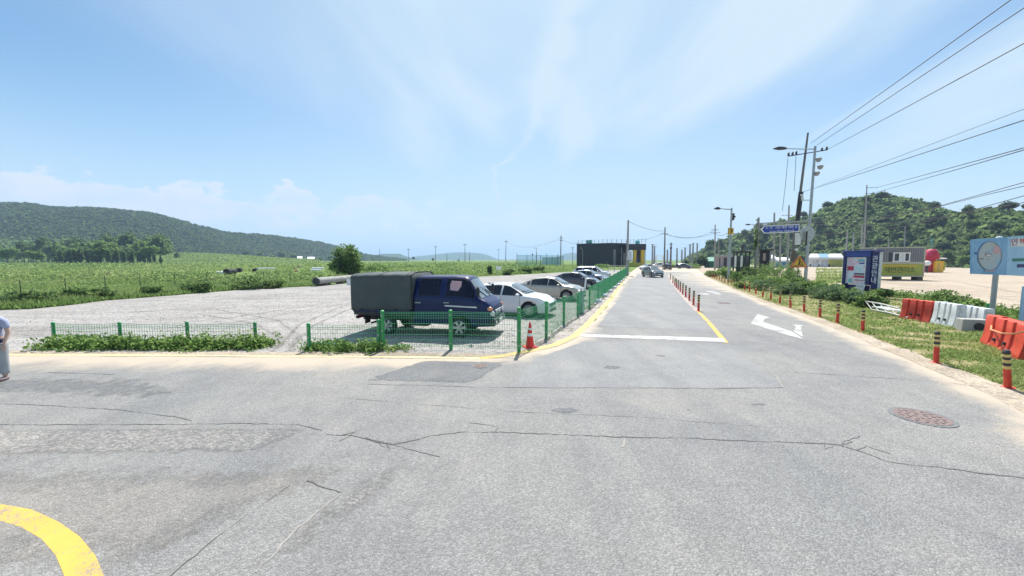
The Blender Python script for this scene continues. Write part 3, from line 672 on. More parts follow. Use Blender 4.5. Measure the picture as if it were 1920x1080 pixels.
# far grass strip in the sandy lot
px = rng.uniform(1530, 1640, 5000); py = rng.uniform(499, 531, 5000); keep = np.abs(np.sin(py * .55)) > .45; P = np.array([G(a, b) for a, b in zip(px[keep], py[keep])])
o = quads_mesh('lot_grass', blades(P, .25, .14), rng.normal(.55, .2, len(P)), M['dry_grass'], nper=3); o['kind'] = 'stuff'

# ---- bushes and trees
def crown_pts(nc, nl, rx, rz, cz, seed, lobes=7, spread=.42):
    r = np.random.default_rng(seed)
    L = r.normal(size=(lobes, 3)); L /= np.linalg.norm(L, axis=1)[:, None]; L *= r.uniform(.25, .62, (lobes, 1)); L[:, 2] *= .9
    li = r.integers(0, lobes, nc); d = r.normal(size=(nc, 3)); d /= np.linalg.norm(d, axis=1)[:, None]
    cc = L[li] + d * (spread * r.uniform(.75, 1.1, (nc, 1)))
    lob_t = r.normal(0, .18, lobes)[li]; ct = r.normal(0, .10, nc)
    off = r.normal(0, .085, (nc, nl, 3)); P = cc[:, None, :] + off
    tone = (.46 + lob_t + ct)[:, None] + r.normal(0, .12, (nc, nl))
    P = P.reshape(-1, 3) * np.array([rx, rx, rz]) + np.array([0, 0, cz])
    return P, tone.reshape(-1)
def trunk_mb(h, r0, seed, limbs=5, lx=1.0, lz=(.45, .9), lean=.06):
    rr = random.Random(seed); b = MB()
    top = Vector((rr.uniform(-1, 1) * lean * h, rr.uniform(-1, 1) * lean * h, h)); mid = Vector((top.x * .3, top.y * .3, h * .5))
    b.tube([(0, 0, -.1), mid, top], [r0, r0 * .72, r0 * .35], 7)
    for i in range(limbs):
        a = 2 * math.pi * (i + rr.random() * .6) / limbs; z = h * rr.uniform(*lz); s = Vector((0, 0, 0)).lerp(top, z / h)
        e = s + Vector((math.cos(a), math.sin(a), rr.uniform(.4, .9))) * lx * rr.uniform(.7, 1.1)
        b.tube([s, s.lerp(e, .5) + Vector((0, 0, .1 * lx)), e], [r0 * .45, r0 * .28, r0 * .12], 5)
    return b
protos = {}
def tree_proto(kind, var):
    key = (kind, var)
    if key in protos: return protos[key]
    sd = sum(map(ord, kind)) * 7 + var * 13
    if kind == 'round': P, t = crown_pts(150, 13, 2.6, 2.5, 4.0, sd, 9); lf = .52; mt = 'tree_leaf'; tb = trunk_mb(4.2, .17, sd, 6, 1.3)
    elif kind == 'bright': P, t = crown_pts(140, 13, 2.5, 2.1, 3.2, sd, 8); lf = .55; mt = 'bright_leaf'; tb = trunk_mb(3.4, .14, sd, 6, 1.2)
    elif kind == 'pine': P, t = crown_pts(150, 12, 2.4, 2.2, 5.0, sd, 8, .36); lf = .45; mt = 'pine_leaf'; tb = trunk_mb(5.4, .18, sd, 7, 1.3, (.55, .95))
    elif kind == 'column':
        P, t = crown_pts(150, 12, 1.25, 3.9, 4.0, sd, 9, .40); lf = .5; mt = 'tree_leaf'; tb = trunk_mb(6.5, .13, sd, 6, .6)
    cr = MB()
    Q = leaves(P, lf, .6, .1)
    crown = quads_mesh('crown', Q, t, M[mt]); C.objects.unlink(crown); cm = crown.data; bpy.data.objects.remove(crown)
    tk = tb.build('trunk', M['bark'], None, smooth=60); tm = tk.data; bpy.data.objects.remove(tk)
    protos[key] = (cm, tm); return protos[key]
def tree(name, kind, var, loc, s, label, group=None, rz=None, sz=None, cat='tree'):
    cm, tm = tree_proto(kind, var); t = thing(name, label, cat, loc, rng.uniform(0, 6.28) if rz is None else rz, group)
    t.scale = (s, s, sz or s)
    for nm, me in (('crown', cm), ('trunk', tm)): link(bpy.data.objects.new(nm, me), t)
    return t

# ---- hills
def hill(name, pxs, ridge, zr, zb, mat, nt=14, back=.9, seed=1, rough=1.0):
    """ridge rows at columns pxs; ridge at distance zr, foot at distance zb; a solid land form with a back slope"""
    r = random.Random(seed); cols = []
    n = len(pxs); nx = int((pxs[-1] - pxs[0]) / 9)
    X = np.linspace(pxs[0], pxs[-1], nx); Rg = np.interp(X, pxs, ridge); ZR = np.interp(X, pxs, zr); ZB = np.interp(X, pxs, zb)
    top = [AT(x, y, z) for x, y, z in zip(X, Rg, ZR)]; foot = [AT(x, 487, zb_) for x, zb_ in zip(X, ZB)]
    ts = list(np.linspace(0, 1, nt)) + [1.25, 1.6, 2.1]
    V = []
    for i in range(nx):
        a = Vector((foot[i].x, foot[i].y, -1.5)); b = top[i]
        for t in ts:
            if t <= 1:
                s = t * t * (3 - 2 * t) * .55 + t * .45
                p = a.lerp(b, t); p.z = -1.5 + (b.z + 1.5) * s
            else:
                q = (t - 1) / 1.1; p = Vector((b.x, b.y, 0)) + Vector((b.x - a.x, b.y - a.y, 0)) * (t - 1) * back; p.z = max(-1.5, b.z * (1 - q) ** 1.3 - 1.5 * q)
            if 0 < t < 1: p.z += rough * (math.sin(p.x * .03 + seed) * math.sin(p.y * .037) * 2.0) * math.sin(math.pi * t)
            V.append(p)
    nt2 = len(ts); b = MB()
    b.add(V, [(i * nt2 + j, (i + 1) * nt2 + j, (i + 1) * nt2 + j + 1, i * nt2 + j + 1) for i in range(nx - 1) for j in range(nt2 - 1)])
    o = b.build(name, mat, smooth=80, fixn=False); o['kind'] = 'structure'
    return np.array(V).reshape(nx, nt2, 3), X
def ico(sub):
    bm = bmesh.new(); bmesh.ops.create_icosphere(bm, subdivisions=sub, radius=1); v = np.array([x.co[:] for x in bm.verts]); f = np.array([[y.index for y in x.verts] for x in bm.faces]); bm.free(); return v, f
def canopy(name, P, rad, tone, mat, asp=.85):
    """a wood seen as one mass: lumpy tree tops with leaf clumps"""
    n = len(P); k = 16
    d = rng.normal(size=(n, k, 3)); d /= np.linalg.norm(d, axis=2)[..., None]; d[..., 2] = np.abs(d[..., 2]) * 1.1 - .25
    d *= rng.uniform(.7, 1.1, (n, k, 1))
    Q = P[:, None, :] + d * (rad[:, None, None] * np.array([1, 1, asp]))
    L = leaves(Q.reshape(-1, 3), np.repeat(rad, k) * .95, .75, .3)
    t = np.repeat(tone, k) + rng.normal(0, .10, n * k)
    o = quads_mesh(name, L, t, M[mat]); o['kind'] = 'stuff'; return o
def on_grid(Vg, n, t0, t1, seed, i0=0, i1=None):
    r = np.random.default_rng(seed); nx, nt2, _ = Vg.shape; i1 = i1 or nx - 1
    ii = r.uniform(i0, i1 - .01, n); jj = t0 + (t1 - t0) * r.uniform(0, 1, n) ** .8; jj = jj * 13
    a = ii.astype(int); b = np.minimum(jj.astype(int), nt2 - 2); u = (ii - a)[:, None]; v = (jj - b)[:, None]
    return (Vg[a, b] * (1 - u) * (1 - v) + Vg[a + 1, b] * u * (1 - v) + Vg[a, b + 1] * (1 - u) * v + Vg[a + 1, b + 1] * u * v)
hx = [-700, -300, 0, 50, 110, 180, 240, 290, 330, 380, 430, 500, 560, 610, 640, 690, 760]
hy = [410, 392, 384, 384, 392, 392, 397, 403, 414, 427, 439, 443, 450, 458, 467, 480, 489]
Vh, Xh = hill('hill', hx, hy, [520, 520, 540, 540, 550, 560, 570, 590, 610, 640, 680, 740, 800, 860, 900, 940, 980], [300, 290, 285, 285, 290, 300, 320, 350, 380, 420, 470, 560, 640, 700, 740, 800, 850], M['forest_floor'], seed=3)
P = on_grid(Vh, 21000, .03, 1.06, 5); d = P[:, 1]
big = np.sin(P[:, 0] * .012 + np.sin(P[:, 1] * .015) * 1.5) * np.sin(P[:, 1] * .02 + 1)
canopy('hill_forest', P + np.array([0, 0, .8]), (1.7 + .0024 * d) * rng.uniform(.5, 1.35, len(P)), .42 + .26 * big + rng.normal(0, .14, len(P)), 'pine_leaf')
# paler broadleaf wood at the hill's foot
P = on_grid(Vh, 2600, .0, .30, 6, 30, 112); canopy('foothill_wood', P + np.array([0, 0, 1.2]), 3.4 * rng.uniform(.6, 1.4, len(P)), rng.normal(.5, .2, len(P)), 'tree_leaf')
# low blue hills on the horizon
fx1 = [690, 705, 715, 730, 745, 760, 790]
hill('hill', [640, 690, 703, 716, 735, 748, 765, 800], [489, 483, 478, 475.5, 476, 475, 482, 489], [1900] * 8, [1500] * 8, M['forest_floor'], seed=5)
hill('hill', [740, 775, 800, 835, 862, 890, 905, 925, 938], [489, 481, 479, 474.5, 473, 474, 475, 482, 489], [3000] * 9, [2500] * 9, M['forest_floor'], seed=6)
hill('hill', [1020, 1038, 1058, 1072, 1085, 1110, 1140], [489, 483, 475.5, 473.5, 475, 482, 489], [3200] * 7, [2700] * 7, M['forest_floor'], seed=7)
hill('hill', [915, 935, 960, 980, 1000, 1025], [489, 486.5, 486, 486.5, 486, 489], [3800] * 6, [3400] * 6, M['forest_floor'], seed=8)
# wooded hill on the right
rx = [1285, 1320, 1345, 1375, 1405, 1440, 1480, 1530, 1560, 1600, 1640, 1690, 1735, 1770, 1800, 1850, 1920, 2100, 2400]
ry = [489, 472, 458, 447, 438, 424, 416, 405, 388, 376, 372, 376, 387, 400, 407, 399, 405, 408, 420]
zr_ = [330, 310, 300, 290, 275, 260, 250, 240, 235, 225, 215, 205, 195, 180, 165, 150, 140, 120, 110]
zb_ = [300, 270, 255, 240, 225, 210, 195, 180, 172, 160, 150, 140, 130, 122, 115, 104, 96, 84, 80]
Vr, Xr = hill('wooded_hill', rx, ry, zr_, zb_, M['forest_floor'], seed=9, rough=.4)
P = on_grid(Vr, 9500, .02, 1.05, 8)
big = np.sin(P[:, 0] * .05 + np.sin(P[:, 1] * .06)) * np.sin(P[:, 1] * .08)
tt3 = .26 + .26 * big + rng.normal(0, .20, len(P)) - .12 * np.clip(P[:, 2] / 25, 0, 1); up = np.where(rng.uniform(0, 1, len(P)) < .25, 1.5, 1.0)
canopy('hillside_wood', P + np.array([0, 0, .6]), (.65 + .0036 * P[:, 1]) * rng.uniform(.4, 1.5, len(P)) * up, tt3, 'tree_leaf')
LAND = [(1345, 'behind the low grey shed'), (1395, 'behind the black bus shelter'), (1440, 'behind the dark kiosk'), (1480, 'behind the blue arrow sign'), (1540, 'behind the white marquees'), (1610, 'behind the blue notice board'), (1685, 'behind the grey container'), (1750, 'behind the red domed stall'), (1805, 'right of the red stall'), (1880, 'above the blue map board'), (1990, 'past the blue map board')]
KL = {'round': 'mid green rounded tree', 'bright': 'bright green bushy tree', 'pine': 'dark pine-like tree', 'column': 'tall narrow tree'}
tr = random.Random(12); cnt = 0
for i in range(76):
    t = [.0, .10, .22, .38, .56, .80][i % 6] + tr.uniform(0, .08)
    ci = (i // 6 + tr.random()) / 13.0 * (len(Xr) - 45) + 3
    a = int(ci); j = min(int(t * 13), 13); p = Vector(Vr[a][j])
    kd = ['bright', 'round', 'pine', 'pine', 'pine', 'pine'][i % 6] if tr.random() < .75 else tr.choice(['round', 'bright', 'pine'])
    if Xr[a] > 1960: continue
    where = min(LAND, key=lambda l: abs(l[0] - Xr[a]))[1]
    lev = 'at the hill foot' if t < .2 else ('halfway up the hill' if t < .55 else 'on the hill crest')
    s = (.55 + .0032 * p.y) * tr.uniform(.8, 1.2)
    tree('hillside_tree', kd, i % 3, (p.x, p.y, max(p.z, 0) - .4), s, f'{KL[kd]} {lev} {where}', 'trees on the wooded hill')
Vm, Xm = hill('meadow_slope', [250, 290, 330, 380, 430, 480, 530, 600], [487, 480, 475, 475.5, 478, 481, 485, 488.5], [330] * 8, [230] * 8, M['meadow_ground'], seed=4, rough=.2)
P = on_grid(Vm, 2600, .05, 1.02, 9); o = quads_mesh('slope_grass', clumps(P, np.full(len(P), 2.2), np.full(len(P), 1.0), 10, 1.0), np.repeat(rng.normal(.6, .2, len(P)), 10) + rng.normal(0, .1, len(P) * 10), M['meadow_leaf']); o['kind'] = 'stuff'
for i in range(16):
    x = 40 + i * 17.5 + tr.uniform(-6, 6); g = AT(x, 487, 235 + tr.uniform(-15, 25)); g.z = 0; top = np.interp(x, [40, 120, 200, 290, 320], [456, 444, 439, 434, 446]) + tr.uniform(-4, 6); h = AT(x, top, g.y).z
    tree('broadleaf_tree', ['round', 'bright', 'round'][i % 3], i % 3, g, h / 6.6, f'{ORD[i]} tall broad tree from the west, rising behind the row of narrow trees', 'broad trees behind the narrow row', sz=h / 6.4)
byl = {}
for o in [o for o in C.objects if o.get('group') == 'trees on the wooded hill']: byl.setdefault(o['label'], []).append(o)
for lb, os_ in byl.items():
    os_.sort(key=lambda o: PX(o.location)[0])
    if len(os_) > 1:
        for o, wd in zip(os_, ['left one', 'right one'] if len(os_) == 2 else ['left one', 'middle one', 'right one'] + ['far right one'] * 9): o['label'] = lb + ', ' + wd
# trees on the left: a row of narrow trees and rounder ones in front of the hill
k = 0
for i in range(21):
    x = 104 + i * 9.8 + tr.uniform(-3, 3); y = 497 - .0 * i + tr.uniform(-.6, .4) - (i > 15) * 1.0; g = G(x, y)
    h = (AT(x, 463 + tr.uniform(-4, 5) + max(0, i - 13) * 2.0, g.y).z)
    tree('row_tree', 'column', i % 3, g, h / 8.0, f'{ORD[i]} narrow dark tree from the west end of the row before the hill', 'row of narrow trees', sz=h / 7.9)
for i in range(22):
    x = -190 + i * 22 + tr.uniform(-8, 8); y = 494 + tr.uniform(-1, 3.0); g = G(x, y); top = 462 + tr.uniform(-9, 8) + (x > 150) * -4
    h = AT(x, top, g.y).z
    kd = ['bright', 'round', 'bright'][i % 3]
    tree('broadleaf_tree', kd, i % 3, g, h / (6.4 if kd == 'round' else 5.2), f'{ORD[i]} rounded {"bright" if kd == "bright" else "mid"} green tree from the west in the clump below the left hill', 'clump of trees below the left hill')
for i, (x, y, top, kd) in enumerate([(335, 493, 474, 'round'), (360, 492, 478, 'bright'), (407, 491.5, 481, 'pine'), (440, 491, 475, 'round'), (462, 491, 473, 'pine'), (485, 490.5, 470, 'round'), (510, 490.5, 474, 'bright'), (530, 490.5, 470, 'round'), (552, 490.5, 474, 'round'), (600, 490.5, 480, 'bright'), (618, 490.5, 479, 'round'), (775, 491, 482, 'pine'), (812, 491, 484, 'round'), (860, 491, 485, 'bright'), (700, 490.5, 483, 'bright')]):
    g = G(x, y); h = AT(x, top, g.y).z
    tree('field_tree', kd, i % 3, g, h / 6.2, f'{ORD[i]} {KL[kd]} from the west standing far out on the green plain', 'scattered trees on the plain')
# the dark round tree behind the truck and its bright companion
g = G(656, 527); h = AT(656, 457, g.y).z
P, t = crown_pts(380, 16, 2.75, 1.85, 2.5, 77, 10, .42); t0 = thing('dark_tree', 'dense dark green round tree standing behind the truck and the big pipe', 'tree', g)
quads_mesh('crown', leaves(P, .27, .6, .1), t, M['bush_leaf'], t0); trunk_mb(2.6, .16, 5, 6, 1.0, (.2, .8)).build('trunk', M['bark'], t0, smooth=60); t0.scale = (h / 4.45,) * 3
def bush(px, py, wpx, hpx, label, mat='bush_leaf', seed=1, leaf=.16, name='bush', group=None, nc=90, nl=12, asp=.6):
    g = G(px, py); sc = g.y / F; t = thing(name, label, 'bush', g, 0, group)
    P, tn = crown_pts(nc, nl, wpx * sc * .52, hpx * sc * .60, hpx * sc * .42, seed, 7); P[:, 2] = np.maximum(P[:, 2], .02)
    quads_mesh('foliage', leaves(P, leaf, asp, .3), tn, M[mat], t)
    b = MB(); rr = random.Random(seed)
    for i in range(5):
        a = rr.uniform(0, 6.28); e = Vector((math.cos(a) * wpx * sc * .25, math.sin(a) * wpx * sc * .25, hpx * sc * .55)); b.tube([(0, 0, -.05), e * .5 + Vector((0, 0, .05)), e], [.03, .022, .01], 5)
    b.build('stem', M['bark'], t); return t
bush(703, 514, 52, 26, 'bright leafy bush beside the dark round tree, behind the truck cover', 'bright_leaf', 3, .3)
bush(640, 520, 26, 18, 'low dark bush at the left foot of the dark round tree', 'bush_leaf', 4, .25)
for i, (x, y, wd, hh, lb) in enumerate([(28, 573, 55, 26, 'dark weedy bush at the west end of the wire fence'), (75, 571, 50, 24, 'dark weedy bush between the first wire fence posts'), (150, 562, 50, 22, 'dark green bush beside the wire fence below the tree row'), (182, 560, 40, 24, 'blue green bush touching the wire fence post below the tree row'), (290, 552, 40, 16, 'low bush at the wire fence past the tree row'), (372, 546, 50, 20, 'broad low bush at the wire fence left of the black pipes'), (465, 540, 60, 20, 'dark bush at the gravel edge below the black pipes'), (512, 538, 40, 15, 'low dark bush between the black pipes and the big pipe'), (918, 515, 10, 16, 'upright dark bush by the small white field board'), (955, 515, 26, 10, 'low dark bush right of the small white field board'), (985, 512, 28, 10, 'low dark bush before the teal sports net'), (1012, 510.5, 26, 11, 'rounded dark bush before the right part of the teal net'), (405, 491.5, 18, 8, 'dark shrub island in the field below the hill slope')]):
    bush(x, y + (2.5 if y > 530 else 1), wd * 1.15, hh * 1.3, lb, 'bush_leaf' if i % 3 else 'tree_leaf', 20 + i, .2 if y > 530 else .32, group='bushes along the field fence')
SH = [(1420, 536, 44, 24, 'bright_leaf', 'bright shrub between the bus shelter and the weathered pole'), (1462, 541, 46, 26, 'bright_leaf', 'leafy shrub behind the bollards below the leaning pole'), (1492, 546, 40, 24, 'bush_leaf', 'dark shrub around the thin post of the warning sign'), (1524, 551, 44, 22, 'bright_leaf', 'bright shrub right of the tall street lamp foot'), (1556, 557, 40, 24, 'bright_leaf', 'bright shrub two places left of the notice board'), (1590, 563, 40, 22, 'bush_leaf', 'dark shrub under the poster of the notice board'), (1380, 530, 34, 20, 'bright_leaf', 'bright low shrub left of the bus shelter boulder'), (1400, 516, 30, 14, 'bright_leaf', 'small shrub behind the bus shelter'), (1335, 519, 26, 14, 'meadow_leaf', 'first low shrub on the verge from the far end'), (1360, 522, 34, 20, 'bright_leaf', 'bright shrub in front of the low grey shed'), (1412, 526, 46, 28, 'bush_leaf', 'rounded dark shrub at the right side of the bus shelter'), (1448, 528, 48, 34, 'bright_leaf', 'bright green shrub below the blue arrow sign'), (1476, 532, 44, 34, 'bright_leaf', 'bright green shrub left of the leaning pole foot'), (1430, 545, 50, 20, 'silver_leaf', 'grey green shrub behind the verge bollards below the bus shelter'), (1475, 553, 50, 22, 'silver_leaf', 'grey green shrub below the triangular warning sign'), (1508, 552, 44, 22, 'bush_leaf', 'dark leafy shrub at the foot of the tall street lamp'), (1540, 560, 52, 26, 'silver_leaf', 'silvery shrub midway between the street lamp and the notice board'), (1572, 565, 50, 28, 'silver_leaf', 'silvery shrub left of the blue notice board'), (1604, 571, 50, 27, 'silver_leaf', 'leafy shrub in front of the blue notice board'), (1630, 578, 40, 26, 'bush_leaf', 'dark shrub touching the fallen white frame'), (1655, 560, 44, 18, 'bright_leaf', 'bright shrub behind the fallen white frame'), (1790, 572, 60, 26, 'bright_leaf', 'bright tall weeds behind the white water barrier'), (1838, 585, 40, 20, 'bright_leaf', 'bright weeds left of the map board post'), (1395, 541, 30, 14, 'dry_grass', 'dry brown shrub behind the middle verge bollards'), (1302, 503.5, 30, 9, 'bright_leaf', 'distant hedge right of the dark oncoming car')]
for i, (x, y, wd, hh, mt, lb) in enumerate(SH): bush(x, y, wd * 1.2, hh * 1.18, lb, mt, 50 + i, .13 if y > 525 else .2, 'shrub', 'shrubs on the right verge', 150, 13)
for i, (x, y, wd, hh, mt, lb) in enumerate([(1284, 502, 20, 13, 'pine_leaf', 'dark distant tree clump behind the dark oncoming car'), (1312, 502, 30, 25, 'pine_leaf', 'dark tree clump left of the green roofed hut'), (1260, 502, 22, 7, 'meadow_leaf', 'low distant hedge behind the grey car')]): bush(x, y, wd, hh, lb, mt, 80 + i, .7, 'distant_bush', 'bushes where the road ends')
bush(1128, 503, 40, 9, 'bright green bush at the foot of the black building', 'bright_leaf', 90, .35)
# ------------------------------------------------------------------ buildings
def wall_poly(b, pts, h0, h1, mi=0):
    n = len(pts); b.add([(p[0], p[1], h0) for p in pts] + [(p[0], p[1], h1) for p in pts], [tuple(reversed(range(n))), tuple(range(n, 2 * n))] + [(i, (i + 1) % n, n + (i + 1) % n, n + i) for i in range(n)], mi)
g1 = G(1145, 500); sc = g1.y / F                    # metres per pixel at the near corner
bt = thing('black_building', 'black single storey building with yellow portal and railed roof beside the road', 'building', g1)
g0 = G(1081, 499.3) - g1; ex_ = (AT(1174, 500, g1.y + 3) - g1); ex_.z = 0
p0 = Vector((g0.x, g0.y, 0)); p1 = Vector((0, 0, 0)); p2 = Vector((ex_.x, ex_.y, 0)); back = Vector((8, 22, 0))
HB = HT(1145, 500, 457.2); b = MB(); wall_poly(b, [p0, p1, p2, p2 + back, p0 + back], 0, HB); b.build('wall', M['wall_black'], bt)
u = (p1 - p0).normalized(); nrm = Vector((u.y, -u.x, 0)); Lw = (p1 - p0).length
for i in range(13):                                     # cladding panels, proud of the wall
    b = MB(); a = p0 + u * (Lw * (i + .02) / 13) + nrm * .002; c = p0 + u * (Lw * (i + .98) / 13) + nrm * .002
    b.prism([(a.x, a.y, .15), (c.x, c.y, .15), (c.x, c.y, HB - .45), (a.x, a.y, HB - .45)], nrm * .05); b.build('cladding_panel', M['wall_black'], bt)
b = MB(); o_ = nrm * .12
wall_poly(b, [p0 - u * .1 + o_, p1 + o_, p2 + Vector((0, -.12, 0)), p2 + back, p0 + back - u * .1], HB + .002, HB + .35); b.build('roof', M['dark_metal'], bt)
def onwall(f, z, off=.1): return p0 + u * (Lw * f) + nrm * off + Vector((0, 0, z))
b = MB(); b.tube([onwall(.13, HB - .7, .14), onwall(.13, HB - 1.3, .14), onwall(.19, HB - 2.1, .14), onwall(.19, .1, .14)], .11, 6); b.build('downpipe', M['galvanised'], bt, smooth=50)
b = MB(); q = onwall(.9, 0); b.box((q.x, q.y, 1.1), (1.0, .5, 2.0), math.atan2(u.y, u.x)); b.build('meter_cabinet', M['dark_metal'], bt, bevel=.03)
v = (p2 - p1).normalized(); vn = Vector((v.y, -v.x, 0)); L2 = (p2 - p1).length
def onw2(f, z, off=.08): return p1 + v * (L2 * f) + vn * off + Vector((0, 0, z))
for f, wd, hh, mt, nm in ((.22, 1.1, 6.2, 'grey_panel', 'door'), (.50, .8, 4.5, 'car_glass', 'window'), (.86, 1.1, 5.0, 'grey_panel', 'door')):
    b = MB(); q = onw2(f, hh / 2 + .05); b.box(q, (wd, .12, hh), math.atan2(v.y, v.x)); d_ = b.build(nm, M[mt], bt)
    if nm == 'door': b = MB(); q = onw2(f, hh * .42, .17); b.box((q.x + .35, q.y, q.z), (.1, .05, .5), 0); b.build('handle', M['dark_metal'], d_)
b = MB(); b.tube([onw2(.66, HB - 1.2, .16), onw2(.66, .1, .16)], .11, 6); b.build('downpipe', M['galvanised'], bt, smooth=50)
# portal block on the road side
qa = AT(1174, 500, g1.y - 2.5) - g1; qb = AT(1210.5, 500, g1.y - 2.5) - g1; wv = qb.x - qa.x; yb = qa.y
hc0 = AT(1190, 468.5, g1.y - 2.5).z; hc1 = AT(1190, 457.3, g1.y - 2.5).z
boxo('canopy', ((qa.x + qb.x) / 2, yb + 3.2, (hc0 + hc1) / 2), (wv, 6.4, hc1 - hc0), M['wall_black'], bt)
for i in range(3): boxo('fascia_panel', (qa.x + wv * (.2 + .3 * i), yb - .035, (hc0 + hc1) / 2), (wv * .285, .06, hc1 - hc0 - .2), M['wall_black'], bt)
for px_, wd, dp in ((1190, 1.05, 0), (1204.5, 1.0, .1)):
    q = AT(px_, 500, g1.y - 2.2) - g1; boxo('pillar', (q.x, q.y + .5 + dp, hc0 / 2 - .01), (wd, .9, hc0 - .02), M['yellow_wall'], bt)
qc = AT(1208.5, 500, g1.y - 2.2) - g1; boxo('side_post', (qc.x, qc.y + .6, hc0 / 2 - .01), (.7, .8, hc0 - .02), M['beige_panel'], bt)
ql = AT(1180, 500, g1.y - 3) - g1; qr = AT(1203, 500, g1.y - 3) - g1; boxo('low_wall', ((ql.x + qr.x) / 2, ql.y + .1, .75), (qr.x - ql.x, .35, 1.5), M['olive_wall'], bt, bevel=.03)
qd = AT(1197.5, 500, g1.y - 1) - g1; dd = boxo('doorway', (qd.x, qd.y + 1.2, hc0 / 2), (1.7, .2, hc0 - .1), M['car_glass'], bt); boxo('door_panel', (qd.x - .1, qd.y + 1.0, 1.6), (.8, .12, 2.6), M['kiosk_blue'], dd)
qe = AT(1181, 500, g1.y - 1) - g1; boxo('machine', (qe.x, qe.y - .3, 2.9), (.9, .7, 2.3), M['white_plastic'], bt, bevel=.05)
# roof rail: posts and rails
rl = [p0 + nrm * -.5 + u * .3, p1 + nrm * -.5, p2 + Vector((0, .5, 0)), Vector((qb.x, yb + .5, 0))]
zr0 = HB + .35
for a, c, n in ((rl[0], rl[1], 8), (rl[1], rl[2], 3), (rl[2], rl[3], 5)):
    for i in range(n + (a is rl[2])):
        q = a.lerp(c, i / n); bb = MB(); bb.tube([(q.x, q.y, zr0 - .1), (q.x, q.y, zr0 + 1.35)], .07, 5); bb.build('rail_post', M['dark_metal'], bt)
    for z in (.7, 1.3):
        bb = MB(); bb.tube([a + Vector((0, 0, zr0 + z)), c + Vector((0, 0, zr0 + z))], .028, 4); bb.build('rail', M['galvanised'], bt)
for f, s in ((.30, 1.5), (.37, .9)):
    q = p0 + u * (Lw * f) - nrm * 1.5; boxo('roof_tank', (q.x, q.y, zr0 + .7), (s, 1.2, 1.3), M['teal_net'], bt, bevel=.1)
q = Vector(((qa.x * .35 + qb.x * .65), yb + 2, 0)); bb = MB(); bb.lathe([(.75, 0), (.8, .6), (.7, 1.2), (.3, 1.5), (.0001, 1.55)], 10, (q.x, q.y, hc1)); bb.build('roof_tank', M['teal_net'], bt, smooth=50)

# low grey shed with dark openings, green roofed hut, far farm houses
def shed(pxl, pxr, pyb, top, label, wall, roofm, openings, name='shed', depth=5, roof='flat', cat='building', group=None):
    g = G((pxl + pxr) / 2, pyb); gl = AT(pxl, pyb, g.y); gr = AT(pxr, pyb, g.y); W = gr.x - gl.x; H = HT((pxl + pxr) / 2, pyb, top)
    rz = -math.atan2(g.x, g.y); W *= math.cos(rz)
    t = thing(name, label, cat, g, rz, group); hw = H * (.9 if roof == 'flat' else .62)
    boxo('wall', (0, depth / 2, hw / 2), (W, depth, hw), M[wall], t)
    if roof == 'flat': boxo('roof', (0, depth / 2, (hw + H) / 2 + .002), (W * 1.04, depth * 1.08, H - hw), M[roofm], t)
    else:
        b = MB(); b.prism([(-W * .54, -depth * .08, hw + .002), (-W * .54, depth / 2, H), (-W * .54, depth * 1.08, hw + .002)], (W * 1.08, 0, 0)); b.build('roof', M[roofm], t)
    for a, c, z0, z1, nm, mt in openings:
        boxo(nm, (W * ((a + c) / 2 - .5), -.03, hw * (z0 + z1) / 2), (W * (c - a), .12, hw * (z1 - z0)), M[mt], t)
    return t
shed(1341, 1380, 503, 478.5, 'low grey shed with three dark doorways left of the bus shelter', 'brick_pale', 'roof_grey', [(.11, .22, 0, .9, 'doorway', 'black_plastic'), (.40, .54, 0, .9, 'doorway', 'black_plastic'), (.74, .83, 0, .95, 'doorway', 'black_plastic'), (.27, .31, 0, .95, 'pilaster', 'concrete')])
shed(1321, 1339, 502, 482, 'small hut with a green metal roof past the low grey shed', 'roof_green', 'roof_green', [(.3, .45, 0, .8, 'door', 'dark_metal')], 'hut', 8, 'gable')
shed(1266, 1284, 501.5, 494, 'distant teal shed where the road ends', 'teal_net', 'roof_green', [(.4, .6, 0, .8, 'door', 'dark_metal')], 'hut', 4, 'gable')
for i, (a, c, yb_, tp, wl, rf, lb) in enumerate([(481, 497, 491, 483.5, 'white_paint', 'roof_grey', 'pale farm house with grey roof, westmost below the left hill'), (526, 558, 491.3, 484.5, 'tent_blue', 'roof_grey', 'long blue grey farm shed on the plain below the left hill'), (558, 567, 490.8, 480.5, 'white_paint', 'white_paint', 'small house with a bright white roof below the left hill'), (577, 590, 490.8, 481.5, 'white_paint', 'white_paint', 'low white shed east of the white roofed house below the left hill')]):
    shed(a, c, yb_, tp, lb, wl, rf, [(.15, .3, .3, .75, 'window', 'car_glass'), (.45, .58, 0, .8, 'door', 'dark_metal')], 'farm_house', 12, 'gable', 'house', 'farm buildings below the left hill')
# greenhouse tunnels and black drainage pipe pieces in the field
def ring_thing(px, py, rpx, L, m, label, name, cat, rz, group, parts=True):
    g = G(px, py); r = rpx * g.y / F; t = thing(name, label, cat, g, rz, group)
    b = MB(); b.lathe([(r, 0), (r, L), (r * .82, L), (r * .82, 0), (r, 0)], 18, (0, 0, r), ax='y'); b.build('shell', M[m], t, smooth=40)
    b = MB()
    for k in range(4): b.lathe([(r * 1.06, L * (k + .3) / 4.6), (r * 1.06, L * (k + .7) / 4.6)], 18, (0, 0, r), ax='y')
    b.build('rib', M[m], t, smooth=40); return t
for i, (x, y, r_, wh) in enumerate([(424.5, 515, 5.4, 'leftmost'), (436, 514, 4.6, 'second from the left'), (447.5, 510.5, 3.8, 'third from the left, a little higher'), (477.5, 511, 3.8, 'rightmost, standing apart')]):
    ring_thing(x, y, r_, 2.2, 'black_plastic', f'black ribbed pipe piece in the meadow, {wh} of four', 'drain_pipe', 'pipe', .5 if i else .25, 'black pipe pieces in the meadow')
